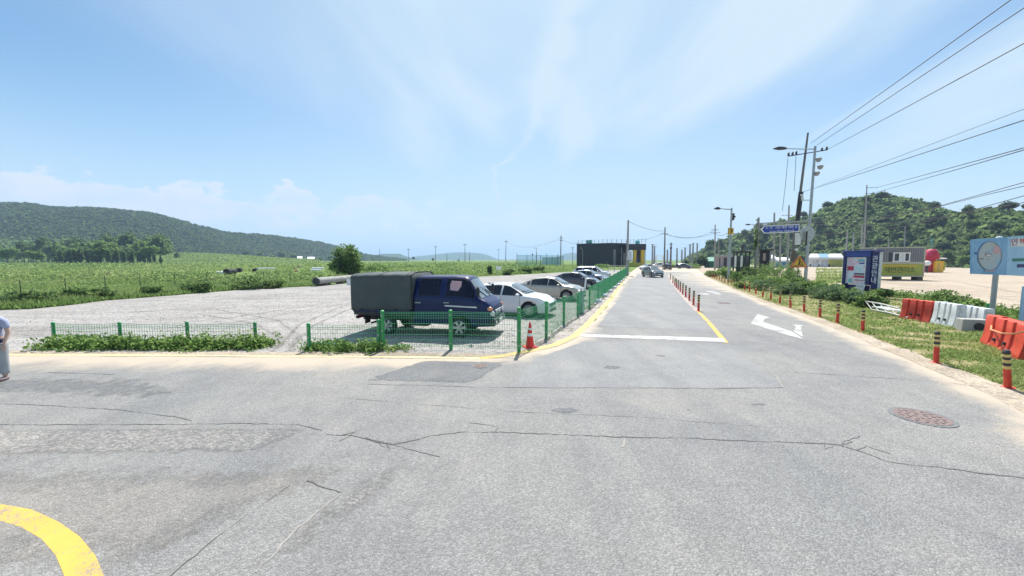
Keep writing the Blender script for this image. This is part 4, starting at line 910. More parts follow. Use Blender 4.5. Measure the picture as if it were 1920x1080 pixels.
def hoop_tunnel(pxl, pxr, py, hpx, label):
    g = G((pxl + pxr) / 2, py); W = (pxr - pxl) * g.y / F; h = hpx * g.y / F; t = thing('poly_tunnel', label, 'poly tunnel', g, 0, 'plastic tunnels in the meadow'); b = MB(); n = 8
    P0 = [(-W / 2, math.cos(math.pi * k / n) * h, math.sin(math.pi * k / n) * h) for k in range(n + 1)]; b.prism(P0, (W, 0, 0)); b.build('cover', M['white_plastic'], t, smooth=40)
    for k in range(4):
        b = MB(); xx = -W / 2 + W * (k + .5) / 4; b.tube([(xx, math.cos(math.pi * j / n) * h * 1.03, math.sin(math.pi * j / n) * h * 1.03) for j in range(n + 1)], .03, 4); b.build('hoop', M['galvanised'], t)
for a, c, y, h, lb in ((407, 431, 513, 4.5, 'white plastic tunnel beside the black pipe pieces'), (484, 516, 504.5, 2.6, 'long thin plastic tunnel right of the black pipe pieces'), (586, 608, 504, 3, 'pale plastic tunnel left of the dark round tree'), (583, 602, 507.5, 3, 'grey plastic tunnel just before another one left of the dark round tree')): hoop_tunnel(a, c, y, h, lb)
for i, (x, y, s) in enumerate(((553, 505, 3.4), (561, 502.5, 3.6), (556, 509.5, 3.0))):
    g = G(x, y); r = s * g.y / F; t = thing('tarp_heap', ['dark covered heap in the meadow left of the dark round tree', 'dark upright sack in the meadow left of the dark round tree', 'dark low heap nearest of three in the meadow'][i], 'heap', g, 0, 'dark heaps in the meadow')
    b = MB(); b.lathe([(r, 0), (r * .95, r * .5), (r * .6, r * 1.1), (.0001, r * 1.35)], 9); b.build('cover', M['black_plastic'], t, smooth=50); b = MB(); b.tube([(-r, -.9 * r, .3 * r), (0, -r, .7 * r), (r, -.9 * r, .3 * r)], .06, 4); b.build('tie_rope', M['orange_rope'], t)
# big pipe lying by the gravel
ga = G(592, 537); gb = G(668, 528.5); dv = gb - ga; Lp = dv.length
t = thing('large_pipe', 'long grey steel pipe lying at the gravel edge behind the truck', 'pipe', ga, math.atan2(dv.y, dv.x) - math.pi / 2); rp = .33
b = MB(); b.lathe([(rp, 0), (rp, Lp * 1.15), (rp * .9, Lp * 1.15), (rp * .9, 0), (rp, 0)], 24, (0, 0, rp + .16), ax='y'); b.build('shell', M['pole_concrete'], t, smooth=40)
b = MB(); b.lathe([(rp * 1.08, .0), (rp * 1.08, .16)], 24, (0, 0, rp + .16), ax='y'); b.build('collar', M['dark_metal'], t, smooth=40)
for f in (.15, .55, .95): boxo('timber_block', (0, Lp * f, .085), (.8, .16, .16), M['bark'], t)
g = G(655.5, 534.5); t = thing('leaning_board', 'small white board leaning on the big grey pipe', 'board', g, .25); b = MB(); b.prism([(-.25, 0, 0), (.25, 0, 0), (.22, .12, .62), (-.28, .12, .62)], (0, .03, 0)); b.build('panel', M['white_paint'], t); boxo('batten', (0, .12, .3), (.05, .04, .6), M['bark'], t)
# white field notice board
g = G(935, 517); t = thing('field_board', 'small white board on two legs at the far edge of the gravel', 'sign', g); s = g.y / F; hz = HT(935, 517, 499)
boxo('panel', (0, 0, hz - 3.2 * s), (9.5 * s, .05, 6.4 * s), M['white_paint'], t); [boxo('leg', (x * s, .05, hz / 2), (.06, .05, hz), M['galvanised'], t) for x in (-3.2, 3.2)]

# ------------------------------------------------------------------ fences
def welded_panel(a, b_, z0, z1, pitch, hs, parent, za=0, zb=0, r=.0036, bow=0):
    b = MB(); a = Vector(a); b_ = Vector(b_); L = (b_ - a).length; n = max(2, int(L / pitch))
    def P(u, z):
        p = a.lerp(b_, u); return Vector((p.x, p.y, z + za * (1 - u) + zb * u - bow * 4 * u * (1 - u)))
    for i in range(n + 1):
        p = P(i / n, z0); q = P(i / n, z1)
        b.add([(p.x - r, p.y - r, p.z), (p.x + r, p.y - r, p.z), (p.x, p.y + r, p.z), (q.x - r, q.y - r, q.z), (q.x + r, q.y - r, q.z), (q.x, q.y + r, q.z)], [(0, 1, 4, 3), (1, 2, 5, 4), (2, 0, 3, 5)])
    for z in hs: b.tube([P(u / 6, z) + Vector((0, -.004, 0)) for u in range(7)], r * 1.25, 4, False)
    o = b.build('wire_mesh', M['green_wire'], parent, fixn=False); o['kind'] = 'stuff'; return o
def fence(label, posts, hts, z0f, hs, pitch=.066, pr=.045, group='green mesh fences', skip=(), r=.0036, bow=0):
    base = posts[0]; t = thing('mesh_fence', label, 'fence', base, 0, group)
    for i, p in enumerate(posts):
        q = p - base; h = hts[i]; b = MB(); b.lathe([(pr, -.15), (pr, h - .02)], 12, (q.x, q.y, 0)); ps = b.build('post', M['green_paint'], t, smooth=40)
        b = MB(); b.lathe([(pr * 1.12, h - .035), (pr * 1.12, h - .005), (pr * .7, h + .018), (.0001, h + .025)], 12, (q.x, q.y, 0)); b.build('cap', M['green_paint'], ps, smooth=40)
        bb = MB()
        for z in (.2, h * .5, h - .12): bb.box((q.x, q.y - pr, z), (.05, .03, .035))
        bb.build('clip', M['galvanised'], ps)
    for i in range(len(posts) - 1):
        if i in skip: continue
        a, c = posts[i] - base, posts[i + 1] - base; d = (c - a).normalized(); hh = min(hts[i], hts[i + 1]); k = hh
        welded_panel(a + d * (pr + .01), c - d * (pr + .01), z0f * k, .97 * k, pitch, [z * k for z in hs], t, r=r, bow=bow)
    return t
HS_LOW = (.10, .28, .46, .64, .80, .88, .965)
pl = [(103, 645, 605), (227, 645, 605), (353, 645, 604), (480, 643, 605)]
fence('low green mesh fence with four posts on the left, half hidden by weeds', [G(x, y) for x, y, _ in pl], [HT(*q) for q in pl], .06, HS_LOW, .075, .042, r=.0042, bow=.03)
pl = [(580, 657, 607), (711, 655.5, 600)]
fence('short low green mesh fence between the gap and the tall fence corner', [G(x, y) for x, y, _ in pl], [HT(*q) for q in pl], .06, HS_LOW, .066, .045, r=.0038, bow=.02)
HS = (.09, .13, .26, .40, .54, .68, .82, .875, .93, .968)
fp = [(718.5, 656, 583), (845.5, 656, 582), (973, 661, 577), (1024, 634, 565.5), (1057, 609.5, 556), (1083, 593, 548.5)]
P_ = [G(x, y) for x, y, _ in fp]; H_ = [HT(*q) for q in fp]
far = [(1105, 578.5), (1121, 565), (1133, 554.5), (1143, 546), (1151, 539), (1158, 533), (1163, 528.5), (1168, 524), (1172, 520.3), (1175.5, 517), (1178.5, 514)]
for i, (x, y) in enumerate(far): P_.append(G(x, y)); H_.append(1.15 + .25 * i / 10)
fence('tall green mesh fence running round the corner and along the road beside the parked cars', P_, H_, .05, HS, .066, .05, r=.0036)
# thin wire fence at the field edge
def wire_fence(label, px, hts, wires):
    P = [G(x, y) for x, y in px]; t = thing('wire_fence', label, 'fence', P[0], 0, 'wire fences along the field')
    for p, h in zip(P, hts):
        q = p - P[0]; b = MB(); b.tube([(q.x, q.y, -.1), (q.x, q.y, h)], .020, 6); b.build('post', M['dark_metal'], t)
    for f in wires:
        b = MB(); b.tube([p - P[0] + Vector((0, -.03, h * f)) for p, h in zip(P, hts)], .0045, 4, False); b.build('wire', M['pole_dark'], t)
wire_fence('thin wire fence with dark posts along the west field edge', [(-60, 581), (-20, 576), (41, 569), (125, 561), (199, 553), (264, 548), (329, 543), (388, 541), (442, 537), (495, 534), (545, 531)], [1.35] * 11, (.3, .55, .8, .97))
fx = [(719, 523), (750, 521.5), (784, 520), (820, 518.7), (855, 517.5), (890, 516.3), (916, 515.4), (947, 514.2), (975, 513.2), (1002, 512.2), (1030, 511), (1056, 509.8)]
wire_fence('thin wire fence along the field beyond the truck', fx, [(1.9 if i % 3 == 0 else 1.5) for i in range(12)], (.4, .7, .95))
# teal sports net on tall posts
ns = [(969, 500), (988, 500), (1006, 500), (1013.5, 500), (1025, 499.7), (1035, 499.4), (1045.5, 499), (1056, 498.6)]
P = [G(x, y) for x, y in ns]; t = thing('sports_net', 'tall teal netting on posts around a sports court left of the black building', 'net', P[0]); zt = HT(1000, 500, 478.5)
m_, tt, bb_ = nodes_of('teal_mesh'); tcx = tnode(tt, 'ShaderNodeTexCoord').outputs['Object']; tt.links.new(ramp(tt, noise(tt, tcx, .5), [(.3, (.10, .42, .44)), (.7, (.18, .52, .54))]), bb_.inputs['Base Color']); bb_.inputs['Alpha'].default_value = .38; bb_.inputs['Roughness'].default_value = .9; M['teal_mesh'] = m_
for i, p in enumerate(P):
    q = p - P[0]; b = MB(); b.tube([(q.x, q.y, 0), (q.x, q.y, zt * (1.0 if i % 2 else 1.18))], .09, 6); b.build('post', M['dark_metal'], t)
for i in range(len(P) - 1):
    a, c = P[i] - P[0], P[i + 1] - P[0]; b = MB(); b.add([(a.x, a.y, .8), (c.x, c.y, .8), (c.x, c.y, zt), (a.x, a.y, zt)], [(0, 1, 2, 3)]); b.build('net_panel', M['teal_mesh'], t)
for z in (.8, zt): b = MB(); b.tube([p - P[0] + Vector((0, -.05, z)) for p in P], .05, 4); b.build('top_rope' if z > 1 else 'bottom_rope', M['teal_net'], t)
g = G(998, 497.5); t = thing('court_wall', 'low pale wall behind the teal sports net', 'wall', G(1040, 499.0)); s = t.location.y / F
boxo('panel', (-6 * s, 1.5, 1.6), (34 * s, .3, 3.2), M['tent_white'], t); boxo('coping', (-6 * s, 1.5, 3.3), (35 * s, .5, .2), M['concrete'], t)
g = G(998.5, 497); t = thing('round_lamp', 'dark round lamp on a thin pole behind the teal sports net', 'lamp', g); hz = HT(998.5, 497, 477); s = g.y / F
b = MB(); b.tube([(0, 0, 0), (0, 0, hz)], .09, 6); b.build('pole', M['dark_metal'], t); b = MB(); b.lathe([(.0001, hz - 1.6 * s), (1.1 * s, hz - 1.1 * s), (1.5 * s, hz), (1.1 * s, hz + 1.1 * s), (.0001, hz + 1.6 * s)], 10); b.build('globe', M['black_plastic'], t, smooth=50)

# ------------------------------------------------------------------ cone, bollards
g = G(993.5, 651.5); t = thing('traffic_cone', 'red traffic cone with white bands at the fence corner', 'traffic cone', g, .3); hc = HT(993.5, 651.5, 604)
boxo('base', (0, 0, .02), (.36, .36, .04), M['cone_red'], t, bevel=.015)
def cz(z): return .135 - (.135 - .022) * z / hc
b = MB(); b.lathe([(.15, .04), (cz(.06), .06), (cz(.42 * hc), .42 * hc), (cz(hc * .97), hc * .97), (cz(hc) * .7, hc)], 20); b.build('body', M['cone_red'], t, smooth=40)
for a, c in ((.46, .58), (.70, .78)): b = MB(); b.lathe([(cz(a * hc) + .003, a * hc), (cz(c * hc) + .003, c * hc)], 20, cap=False); b.build('white_band', M['white_paint'], t, smooth=40)
def bollard_proto(h, r):
    t = thing('bollard', 'proto', 'bollard', (0, 0, 0))
    b = MB(); b.lathe([(r * 1.9, 0), (r * 1.9, .018), (r * 1.1, .03)], 14); b.build('base_plate', M['bollard_red'], t, smooth=40)
    b = MB(); b.lathe([(r, .02), (r, h * .52)], 14); b.build('tube', M['bollard_red'], t, smooth=40)
    zs = [.52, .60, .68, .76, .83, .90]
    for i in range(5):
        b = MB(); b.lathe([(r * 1.02, h * zs[i] + .001), (r * 1.02, h * zs[i + 1])], 14); b.build('yellow_band' if i % 2 == 0 else 'black_band', M['bollard_yellow' if i % 2 == 0 else 'bollard_black'], t, smooth=40)
    b = MB(); b.lathe([(r * 1.03, h * .90 + .001), (r * 1.03, h * .97), (r * .6, h), (.0001, h)], 14); b.build('cap', M['bollard_black'], t, smooth=40); return t
bp = bollard_proto(.78, .05)
RB = [(1755, 681), (1617, 623), (1570, 606), (1537, 595.5), (1507.5, 585), (1482, 577), (1462, 569.5), (1445.5, 563), (1430, 557.5), (1417, 552), (1405, 547.5), (1396, 543.5), (1386.5, 540), (1378.5, 537), (1371, 534.5), (1365, 532), (1359, 529.8), (1353.5, 527.7), (1348.5, 525.8), (1344, 524.2), (1339.5, 522.5), (1335.5, 521), (1331.8, 519.5), (1328.5, 518.2), (1325, 517)]
first = True
def put_bollard(x, y, label, group, rx=0, ry=0, s=1):
    global first
    o = bp if first else copy_tree(bp); first = False
    o.location = G(x, y); o.rotation_euler = (rx, ry, rng.uniform(0, 3)) if not rx and not ry else (rx, ry, 0); o.scale = (s, s, s); tag(o, label, 'bollard', group); return o
put_bollard(1889.5, 728, 'leaning striped red bollard, nearest of the row on the grassy verge', 'bollards along the right verge', R(4), R(-13), 1.02)
for i, (x, y) in enumerate(RB): put_bollard(x, y, f'striped red bollard on the grassy verge, {ORD[i]} beyond the leaning one', 'bollards along the right verge', R(random.uniform(-2, 2)), R(random.uniform(-2.5, 2.5)))
CB = [(1309.5, 583.5), (1300, 572.5), (1292.3, 564), (1285.5, 557.5), (1280, 552), (1275.3, 547.3), (1271.3, 543.3), (1268, 539.8), (1265, 536.3), (1261.5, 531.5), (1257, 524.5)]
for i, (x, y) in enumerate(CB): put_bollard(x, y, f'striped red bollard on the centre line, {ORD[i]} from the yellow dash', 'bollards on the centre line', R(random.uniform(-1.5, 1.5)), R(random.uniform(-1.5, 1.5)), 1.04)

# ------------------------------------------------------------------ plastic barriers and scrap on the verge
def water_barrier(label, pa, pb, h, m, group='water filled barriers on the verge', ends=True):
    a, c = G(*pa), G(*pb); d = c - a; L = d.length; rz = math.atan2(d.y, d.x); t = thing('water_barrier', label, 'barrier', (a + c) / 2, rz, group)
    # front faces -y; profile foot wide, waist narrow; three vertical flutes
    xsn = [-.5, -.30, -.285, -.235, -.22, -.02, -.005, .045, .06, .20, .215, .265, .28, .5]; gro = [0, 0, 1, 1, 0, 0, 1, 1, 0, 0, 1, 1, 0, 0]
    prof = [(.21, 0), (.22, .05), (.20, .16), (.165, .34), (.14, .62), (.13, .95), (.11, 1.0)]
    b = MB(); V = []; np_ = len(prof)
    for x, gq in zip(xsn, gro):
        V += [(x * L, -(y - (.05 if gq and .05 < z < .97 else 0)), z * h) for y, z in prof] + [(x * L, (y - (.05 if gq and .05 < z < .97 else 0)), z * h) for y, z in reversed(prof)]
    n = 2 * np_; k = len(xsn)
    Fc = [(i * n + j, i * n + (j + 1) % n, (i + 1) * n + (j + 1) % n, (i + 1) * n + j) for i in range(k - 1) for j in range(n)] + [tuple(range(n)), tuple(range((k - 1) * n, k * n))]
    b.add(V, Fc); b.build('shell', M[m], t, smooth=25, bevel=.012)
    for x in (-.13, .13):
        b = MB(); b.lathe([(.045, -.02), (.045, .05)], 12, (x * L, -.20, h * .30), ax='y'); b.build('drain_hole', M['bollard_black'], t)
    b = MB(); b.lathe([(.06, 0), (.06, .03), (.03, .035)], 12, (-.2 * L, 0, h)); b.build('filler_cap', M[m], t, smooth=40)
    b = MB(); [b.box((.5 * L + .03, 0, h * z), (.06, .12, h * .12)) for z in (.3, .6, .85)]; b.build('coupling_lug', M[m], t); return t
water_barrier('red water barrier next to the fallen white frame', (1695, 597.5), (1751, 606), .86, 'red_plastic')
water_barrier('white water barrier joined to the red barrier by the fallen frame', (1757, 607), (1800, 617), .88, 'white_plastic')
water_barrier('red water barrier at the right picture edge with a rope across it', (1857, 645), (1935, 678), .88, 'red_plastic')
water_barrier('second white water barrier, half hidden behind the broken concrete block', (1804, 611), (1852, 622), .80, 'white_plastic')
g = G(1826, 622); t = thing('concrete_block', 'broken grey concrete block with a dark hole in front of the second white barrier', 'concrete block', g, -.4); boxo('body', (0, .1, .22), (.75, .45, .44), M['concrete'], t, bevel=.03, top=.9)
b = MB(); b.lathe([(.13, -.03), (.13, .04)], 12, (.05, -.12, .2), ax='y'); b.build('hole', M['black_plastic'], t)
a, c = G(1848.5, 611), AT(1848, 571, G(1848.5, 611).y); t = thing('green_post', 'short dark green post standing beside the broken concrete block', 'post', a); hz = c.z; b = MB(); b.lathe([(.045, 0), (.045, hz)], 12); b.build('tube', M['green_paint'], t, smooth=40); b = MB(); b.lathe([(.055, hz), (.05, hz + .03), (.0001, hz + .04)], 12); b.build('cap', M['green_paint'], t, smooth=40)
pr = [AT(1832, 600, 14.2), AT(1848, 603, 13.6), AT(1860, 606, 11.0), AT(1858, 618, 9.9), AT(1878, 625, 9.25), AT(1900, 626, 8.95), AT(1930, 620, 8.8)]
o = MB(); o.tube(pr, .022, 6); tag(o.build('rope', M['orange_rope'], smooth=60), 'slack orange white rope slung across the red barrier at the right edge', 'rope')
pf = [G(1634, 583), G(1668, 588), G(1702, 600)]
t = thing('fallen_frame', 'fallen white metal frame lying in the verge weeds beside the red barrier', 'frame', pf[0]); pz = Vector((0, 0, .18)); back_ = Vector((.55, .9, .38)); q0 = Vector((0, 0, 0)); q1 = pf[2] - pf[0]
for i, (s_, e_, r_) in enumerate(((q0 + pz * .4, q1 + pz * .6, .032), (q0 + back_, q1 + back_, .032))):
    b = MB(); b.tube([s_, s_.lerp(e_, .5) + Vector((0, 0, .03)), e_], r_, 6); b.build('rail', M['old_white'], t, smooth=50)
for f in (.0, .22, .48, .72, .97): b = MB(); b.tube([q0.lerp(q1, f) + pz * .5, q0.lerp(q1, f) + back_], .02, 6); b.build('bar', M['old_white'], t, smooth=50)
b = MB(); q = q0.lerp(q1, .4) + pz * .6 + back_ * .3; b.box((q.x + .3, q.y + .1, .22), (1.5, .5, .02), math.atan2(q1.y, q1.x)); b.build('sheet', M['white_plastic'], t)
for i, (x, y, s) in enumerate(((1692, 593, .16), (1687, 586, .12), (1508, 536, .2), (1385, 521.5, .9), (1498, 534, .3), (1640, 556, .12))):
    b = MB(); b.lathe([(s, 0), (s * 1.15, s * .4), (s * .7, s * .9), (.0001, s * 1.0)], 7, (0, 0, -.02)); o = b.build('rock', M['stone'] if i != 0 else M['dark_metal'], smooth=60)
    for v in o.data.vertices: v.co += Vector((random.uniform(-.2, .2), random.uniform(-.2, .2), random.uniform(-.15, .15))) * s
    o.location = G(x, y); tag(o, ['dark lump at the left end of the red water barrier', 'small stone by the fallen white frame', 'pale stone at the foot of the tall street lamp', 'rounded boulder in front of the bus shelter', 'low brown mound beside the street lamp foot', 'stone at the left side of the notice board foot'][i], 'rock', 'stones on the verge')
# leaning things behind the road fence
for i, (x, y, tx, ty) in enumerate(((1094, 562, 1099, 519), (1129, 544, 1130, 514))):
    a = G(x, y); c = AT(tx, ty, a.y); t = thing('marker_post', ['white marker post leaning behind the fence before the dark sedan', 'upright white marker post behind the fence before the blue grey car'][i], 'post', a); q = c - a
    b = MB(); b.tube([(0, 0, 0), q], .055, 8); b.build('tube', M['white_paint'], t, smooth=50); b = MB(); b.tube([q * .98, q * 1.02], .065, 8); b.build('cap', M['galvanised'], t)
pm('pale_net', (.22, .42, .30), .9, var=.3, scale=14)
a = G(1089, 588); t = thing('net_bundle', 'bundle of pale green netting hanging inside the road fence', 'net', a); b = MB(); b.lathe([(.13, .02), (.16, .25), (.13, .6), (.10, .9), (.04, 1.05)], 9); o = b.build('netting', M['pale_net'], t, smooth=60)
for v in o.data.vertices: v.co += Vector((random.uniform(-.05, .05), random.uniform(-.05, .05), 0))
b = MB(); b.tube([(0, 0, 0), (0, 0, 1.2)], .03, 6); b.build('stake', M['galvanised'], t)
# ------------------------------------------------------------------ poles, lamps, signs
def px_m(Y): return Y / F
def pole(name, label, cat, base, top, r0, r1, mat, group=None, arms=(), Yoff=0):
    """arms: (row fraction from the top in px, left px, right px, mat)"""
    g = G(*base); c = AT(top[0], top[1], g.y); t = thing(name, label, cat, g, 0, group); q = c - g
    b = MB(); b.tube([Vector((0, 0, -.1)), q * .5, q], [r0, (r0 + r1) / 2, r1], 10); b.build('pole', M[mat], t, smooth=50)
    for (y, x0, x1, m) in arms:
        a0 = AT(x0, y, g.y - r1 * 1.6) - g; a1 = AT(x1, y, g.y - r1 * 1.6) - g
        b = MB(); b.tube([a0, a1], max(.05, .35 * px_m(g.y)), 5); am = b.build('crossarm', M[m], t)
        b = MB()
        for f in (.06, .5, .94):
            p = a0.lerp(a1, f); h = 1.3 * px_m(g.y); b.lathe([(.25 * h, 0), (.32 * h, .3 * h), (.2 * h, .5 * h), (.3 * h, .8 * h), (.0001, h)], 7, p)
        b.build('insulator', M['bollard_black'], am, smooth=50)
    return t, g, q
def sag(a, c, s, n=14): return [a.lerp(c, i / n) - Vector((0, 0, s * 4 * (i / n) * (1 - i / n))) for i in range(n + 1)]
def cable(label, pts, r=.02, group='overhead cables'):
    b = MB(); b.tube(pts, r, 5); return tag(b.build('cable', M['cable_black'], smooth=60), label, 'cable', group)
# leaning utility pole
g = G(1480.5, 519); Yp = g.y
t, g, q = pole('utility_pole', 'tall leaning concrete utility pole with dark wrapped foot beside the blue arrow sign', 'utility pole', (1480.5, 519), (1515, 249), .26, .12, 'pole_dark', 'utility poles')
ka = AT(1477.5, 293, Yp - .3) - g; kb = AT(1551, 281, Yp - .3) - g
b = MB(); b.tube([ka, kb], .07, 6); ca = b.build('crossarm', M['dark_metal'], t)
for x, y in ((1478.5, 291), (1486, 290), (1493, 288.5), (1541, 282), (1550, 280)):
    p = AT(x, y, Yp - .3) - g; b = MB(); b.lathe([(.10, -.1), (.16, .05), (.10, .15), (.15, .3), (.0001, .45)], 8, p); b.build('insulator', M['black_plastic'], ca, smooth=50)
for (x0, y0, x1, y1) in ((1477.5, 296, 1467, 395), (1492.5, 292, 1489, 358)):
    b = MB(); b.tube([AT(x0, y0, Yp - .35) - g, AT(x0 * .55 + x1 * .45, (y0 + y1) / 2, Yp - .4) - g, AT(x1, y1, Yp - .4) - g], .028, 5); b.build('drop_wire', M['cable_black'], t)
b = MB(); f0 = AT(1482, 513, Yp) - g; f1 = AT(1488.5, 470, Yp) - g; b.tube([f0, f1], .34, 10); b.build('wrap', M['bark'], t, smooth=50)
b = MB(); f0 = AT(1495, 415, Yp) - g; f1 = AT(1502, 360, Yp) - g; b.tube([f0, f1], .30, 8); b.build('cable_sleeve', M['black_plastic'], t, smooth=50)
for x, y in ((1503, 366), (1505, 374), (1504, 371)): p = AT(x, y, Yp - .4) - g; bb = MB(); bb.lathe([(.15, -.15), (.15, .15)], 8, p); bb.build('connector', M['white_plastic'], t)
pa = AT(1496, 448, Yp - .5) - g; boxo('meter_box', pa, (.62, .4, 1.65), M['white_plastic'], t, bevel=.03)
pa = AT(1493.5, 468, Yp - .45) - g; bb = MB(); bb.lathe([(.2, -.15), (.2, .15)], 12, pa, ax='y'); bb.build('round_box', M['white_plastic'], t)
# tall street lamp carrying the sign arm
t, g, q = pole('street_lamp', 'tall grey street lamp with long arm, cameras and the blue arrow sign', 'street lamp', (1509.5, 530), (1528.8, 274), .17, .11, 'galvanised', 'street lamps'); Yl = g.y
a0 = AT(1528, 279.5, Yl) - g; a1 = AT(1502, 279.5, Yl - .1) - g; a2 = AT(1474, 278.5, Yl - .2) - g
b = MB(); b.tube([a0, a1, a2], [.06, .05, .045], 7); b.build('lamp_arm', M['galvanised'], t, smooth=50)
lp = AT(1461, 278, Yl - .2) - g; b = MB(); s = px_m(Yl); b.tube([AT(1475, 278.5, Yl - .2) - g, AT(1469, 278, Yl - .2) - g, AT(1460, 278, Yl - .2) - g, AT(1450, 279, Yl - .2) - g], [.08, .17, .20, .06], 8); b.build('lamp_head', M['dark_metal'], t, smooth=60)
for x, y in ((1535, 299), (1538, 313), (1531.5, 325)):
    p = AT(x, y, Yl - .1) - g; b = MB(); b.lathe([(.12, -.26), (.24, -.1), (.28, .12), (.0001, .24)], 10, p); cmn = b.build('camera_unit', M['roof_grey'], t, smooth=50)
    p2 = AT(x - 6, y + 3, Yl) - g; b = MB(); b.tube([p, p2], .05, 5); b.build('bracket', M['galvanised'], cmn)
bq = AT(1511.5, 375, Yl) - g; b = MB(); b.tube([AT(1521, 375, Yl) - g, AT(1502, 375.5, Yl - .1) - g], .05, 5); b.build('tie_bar', M['galvanised'], t)
for y in (418, 424): b = MB(); b.tube([AT(1519, y - (418 - 413) * (y == 418), Yl) - g, AT(1500, y - 3 * (y == 418), Yl - .2) - g, AT(1424, y + 1 - (y == 424) * 3, Yl - .25) - g], .07, 6); b.build('sign_arm', M['galvanised'], t, smooth=50)
boxo('foot', (0, 0, .2), (.55, .55, .4), M['concrete'], t, bevel=.03)
# round sign seen from the back
pc = AT(1514, 438, Yl - .35) - g; r_ = 14 * px_m(Yl); b = MB(); b.lathe([(r_, 0), (r_, .05)], 28, pc, ax='y'); b.build('round_sign', M['sign_back'], t, smooth=40)
b = MB(); b.lathe([(r_ * 1.01, .02), (r_ * 1.01, .07), (r_ * .95, .07)], 28, pc - Vector((0, .03, 0)), ax='y'); b.build('sign_rim', M['galvanised'], t)
pk = AT(1512, 447, Yl - .55) - g; boxo('bracket', pk, (.16, .06, 1.5), M['black_plastic'], t)
# blue arrow sign
def face(px, py, Y, yaw=0.0): return Matrix.Translation(AT(px, py, Y)) @ Matrix.Rotation(yaw, 4, 'Z') @ Matrix.Rotation(math.pi / 2, 4, 'X')
Ys = Yl - .45; base = AT(1464, 429, Ys); t = thing('direction_sign', 'blue and white arrow direction sign pointing left below the tall street lamp', 'sign', base)
o_ = [(1427, 430.2), (1432.5, 423.5), (1499, 420), (1498.6, 434.8), (1433, 437.8)]; i_ = [(1429.5, 430.2), (1433.8, 424.8), (1497.6, 421.6), (1497.3, 433.4), (1434, 436.3)]
b = MB(); b.prism([AT(x, y, Ys) - base for x, y in o_], (0, .06, 0)); b.build('border', M['letter_white'], t)
b = MB(); b.prism([AT(x, y, Ys - .012) - base for x, y in i_], (0, .01, 0)); b.build('panel', M['sign_blue'], t)
tl = R(3.0); s = px_m(Ys)
def sm(px, py, off=.02): return Matrix.Translation(AT(px, py, Ys - off) - base) @ Matrix.Rotation(math.pi / 2, 4, 'X') @ Matrix.Rotation(tl, 4, 'Z')
text('lettering', '\u2190 이', 6.2 * s, M['letter_white'], t, sm(1442, 427.6)); text('lettering', '어촌 해변', 5.6 * s, M['letter_white'], t, sm(1464.5, 426.6)); text('lettering', '대한 길', 5.6 * s, M['letter_white'], t, sm(1486.5, 425.4))
text('lettering', 'Eochon Beach   Daehan-gil', 3.6 * s, M['letter_white'], t, sm(1466, 432.8), sx=1.15)
# triangular warning sign on thin post
g = G(1495, 541); Yt = g.y; t = thing('warning_sign', 'yellow triangular warning sign on a thin post in the verge shrubs', 'sign', g)
b = MB(); b.tube([(0, 0, 0), AT(1496.5, 500, Yt) - g], .035, 8); b.build('post', M['dark_metal'], t)
tri = [(1481.5, 501), (1515, 501.5), (1500, 478)]; b = MB(); b.prism([AT(x, y, Yt - .06) - g for x, y in tri], (0, .04, 0)); b.build('border', M['sign_red'], t, bevel=.02)
tri = [(1484.5, 499.2), (1512, 499.6), (1499.8, 480.8)]; b = MB(); b.prism([AT(x, y, Yt - .075) - g for x, y in tri], (0, .012, 0)); b.build('panel', M['sign_amber'], t)
b = MB(); wy = Yt - .085
for a, c, r_ in (((1499.5, 487.2), (1499, 492.5), .045), ((1499, 492.5), (1497, 498), .035), ((1499, 492.5), (1501, 498), .035), ((1499.3, 488.5), (1503, 491.5), .03), ((1503.2, 490.5), (1505, 497.5), .022)): b.tube([AT(*a, wy) - g, AT(*c, wy) - g], r_, 5)
b.lathe([(.07, 0), (.07, .01)], 10, AT(1499.8, 485.6, wy) - g, ax='y'); b.prism([AT(1502, 498.5, wy) - g, AT(1508, 498.5, wy) - g, AT(1505.5, 495.6, wy) - g], (0, .01, 0)); b.prism([AT(1487, 499, wy) - g, AT(1496, 499, wy) - g, AT(1496, 498, wy) - g, AT(1488, 498, wy) - g], (0, .01, 0)); b.build('worker_symbol', M['bollard_black'], t)
# second street lamp with square yellow sign
t, g, q = pole('street_lamp', 'grey street lamp with a square yellow sign left of the bus shelter', 'street lamp', (1365.5, 528), (1372, 390), .15, .09, 'galvanised', 'street lamps'); Y2 = g.y
b = MB(); b.tube([AT(1372, 393, Y2) - g, AT(1358, 392, Y2 - .1) - g, AT(1349, 391, Y2 - .15) - g], [.06, .05, .045], 6); b.build('lamp_arm', M['galvanised'], t); b = MB(); b.tube([AT(1350, 391, Y2 - .15) - g, AT(1345, 390.5, Y2 - .15) - g, AT(1339, 391, Y2 - .15) - g], [.1, .18, .06], 7); b.build('lamp_head', M['dark_metal'], t, smooth=50)
p = AT(1370.5, 433.5, Y2 - .25) - g; s = px_m(Y2); boxo('yellow_sign', p, (9.4 * s, .06, 11 * s), M['sign_amber'], t); bb = boxo('sign_border', p + Vector((0, .035, 0)), (10.2 * s, .05, 11.8 * s), M['dark_metal'], t)
b = MB(); b.tube([p + Vector((-1.5 * s, -.05, 2.5 * s)), p + Vector((1.2 * s, -.05, 3 * s)), p + Vector((1.5 * s, -.05, .5 * s)), p + Vector((-1 * s, -.05, -3 * s))], .05, 5); b.build('symbol', M['bollard_black'], t)
for x, y in ((1374.5, 402), (1376, 406.5), (1374, 411)): b = MB(); b.lathe([(.12, -.12), (.2, .05), (.0001, .2)], 8, AT(x, y, Y2) - g); b.build('camera_unit', M['dark_metal'], t)
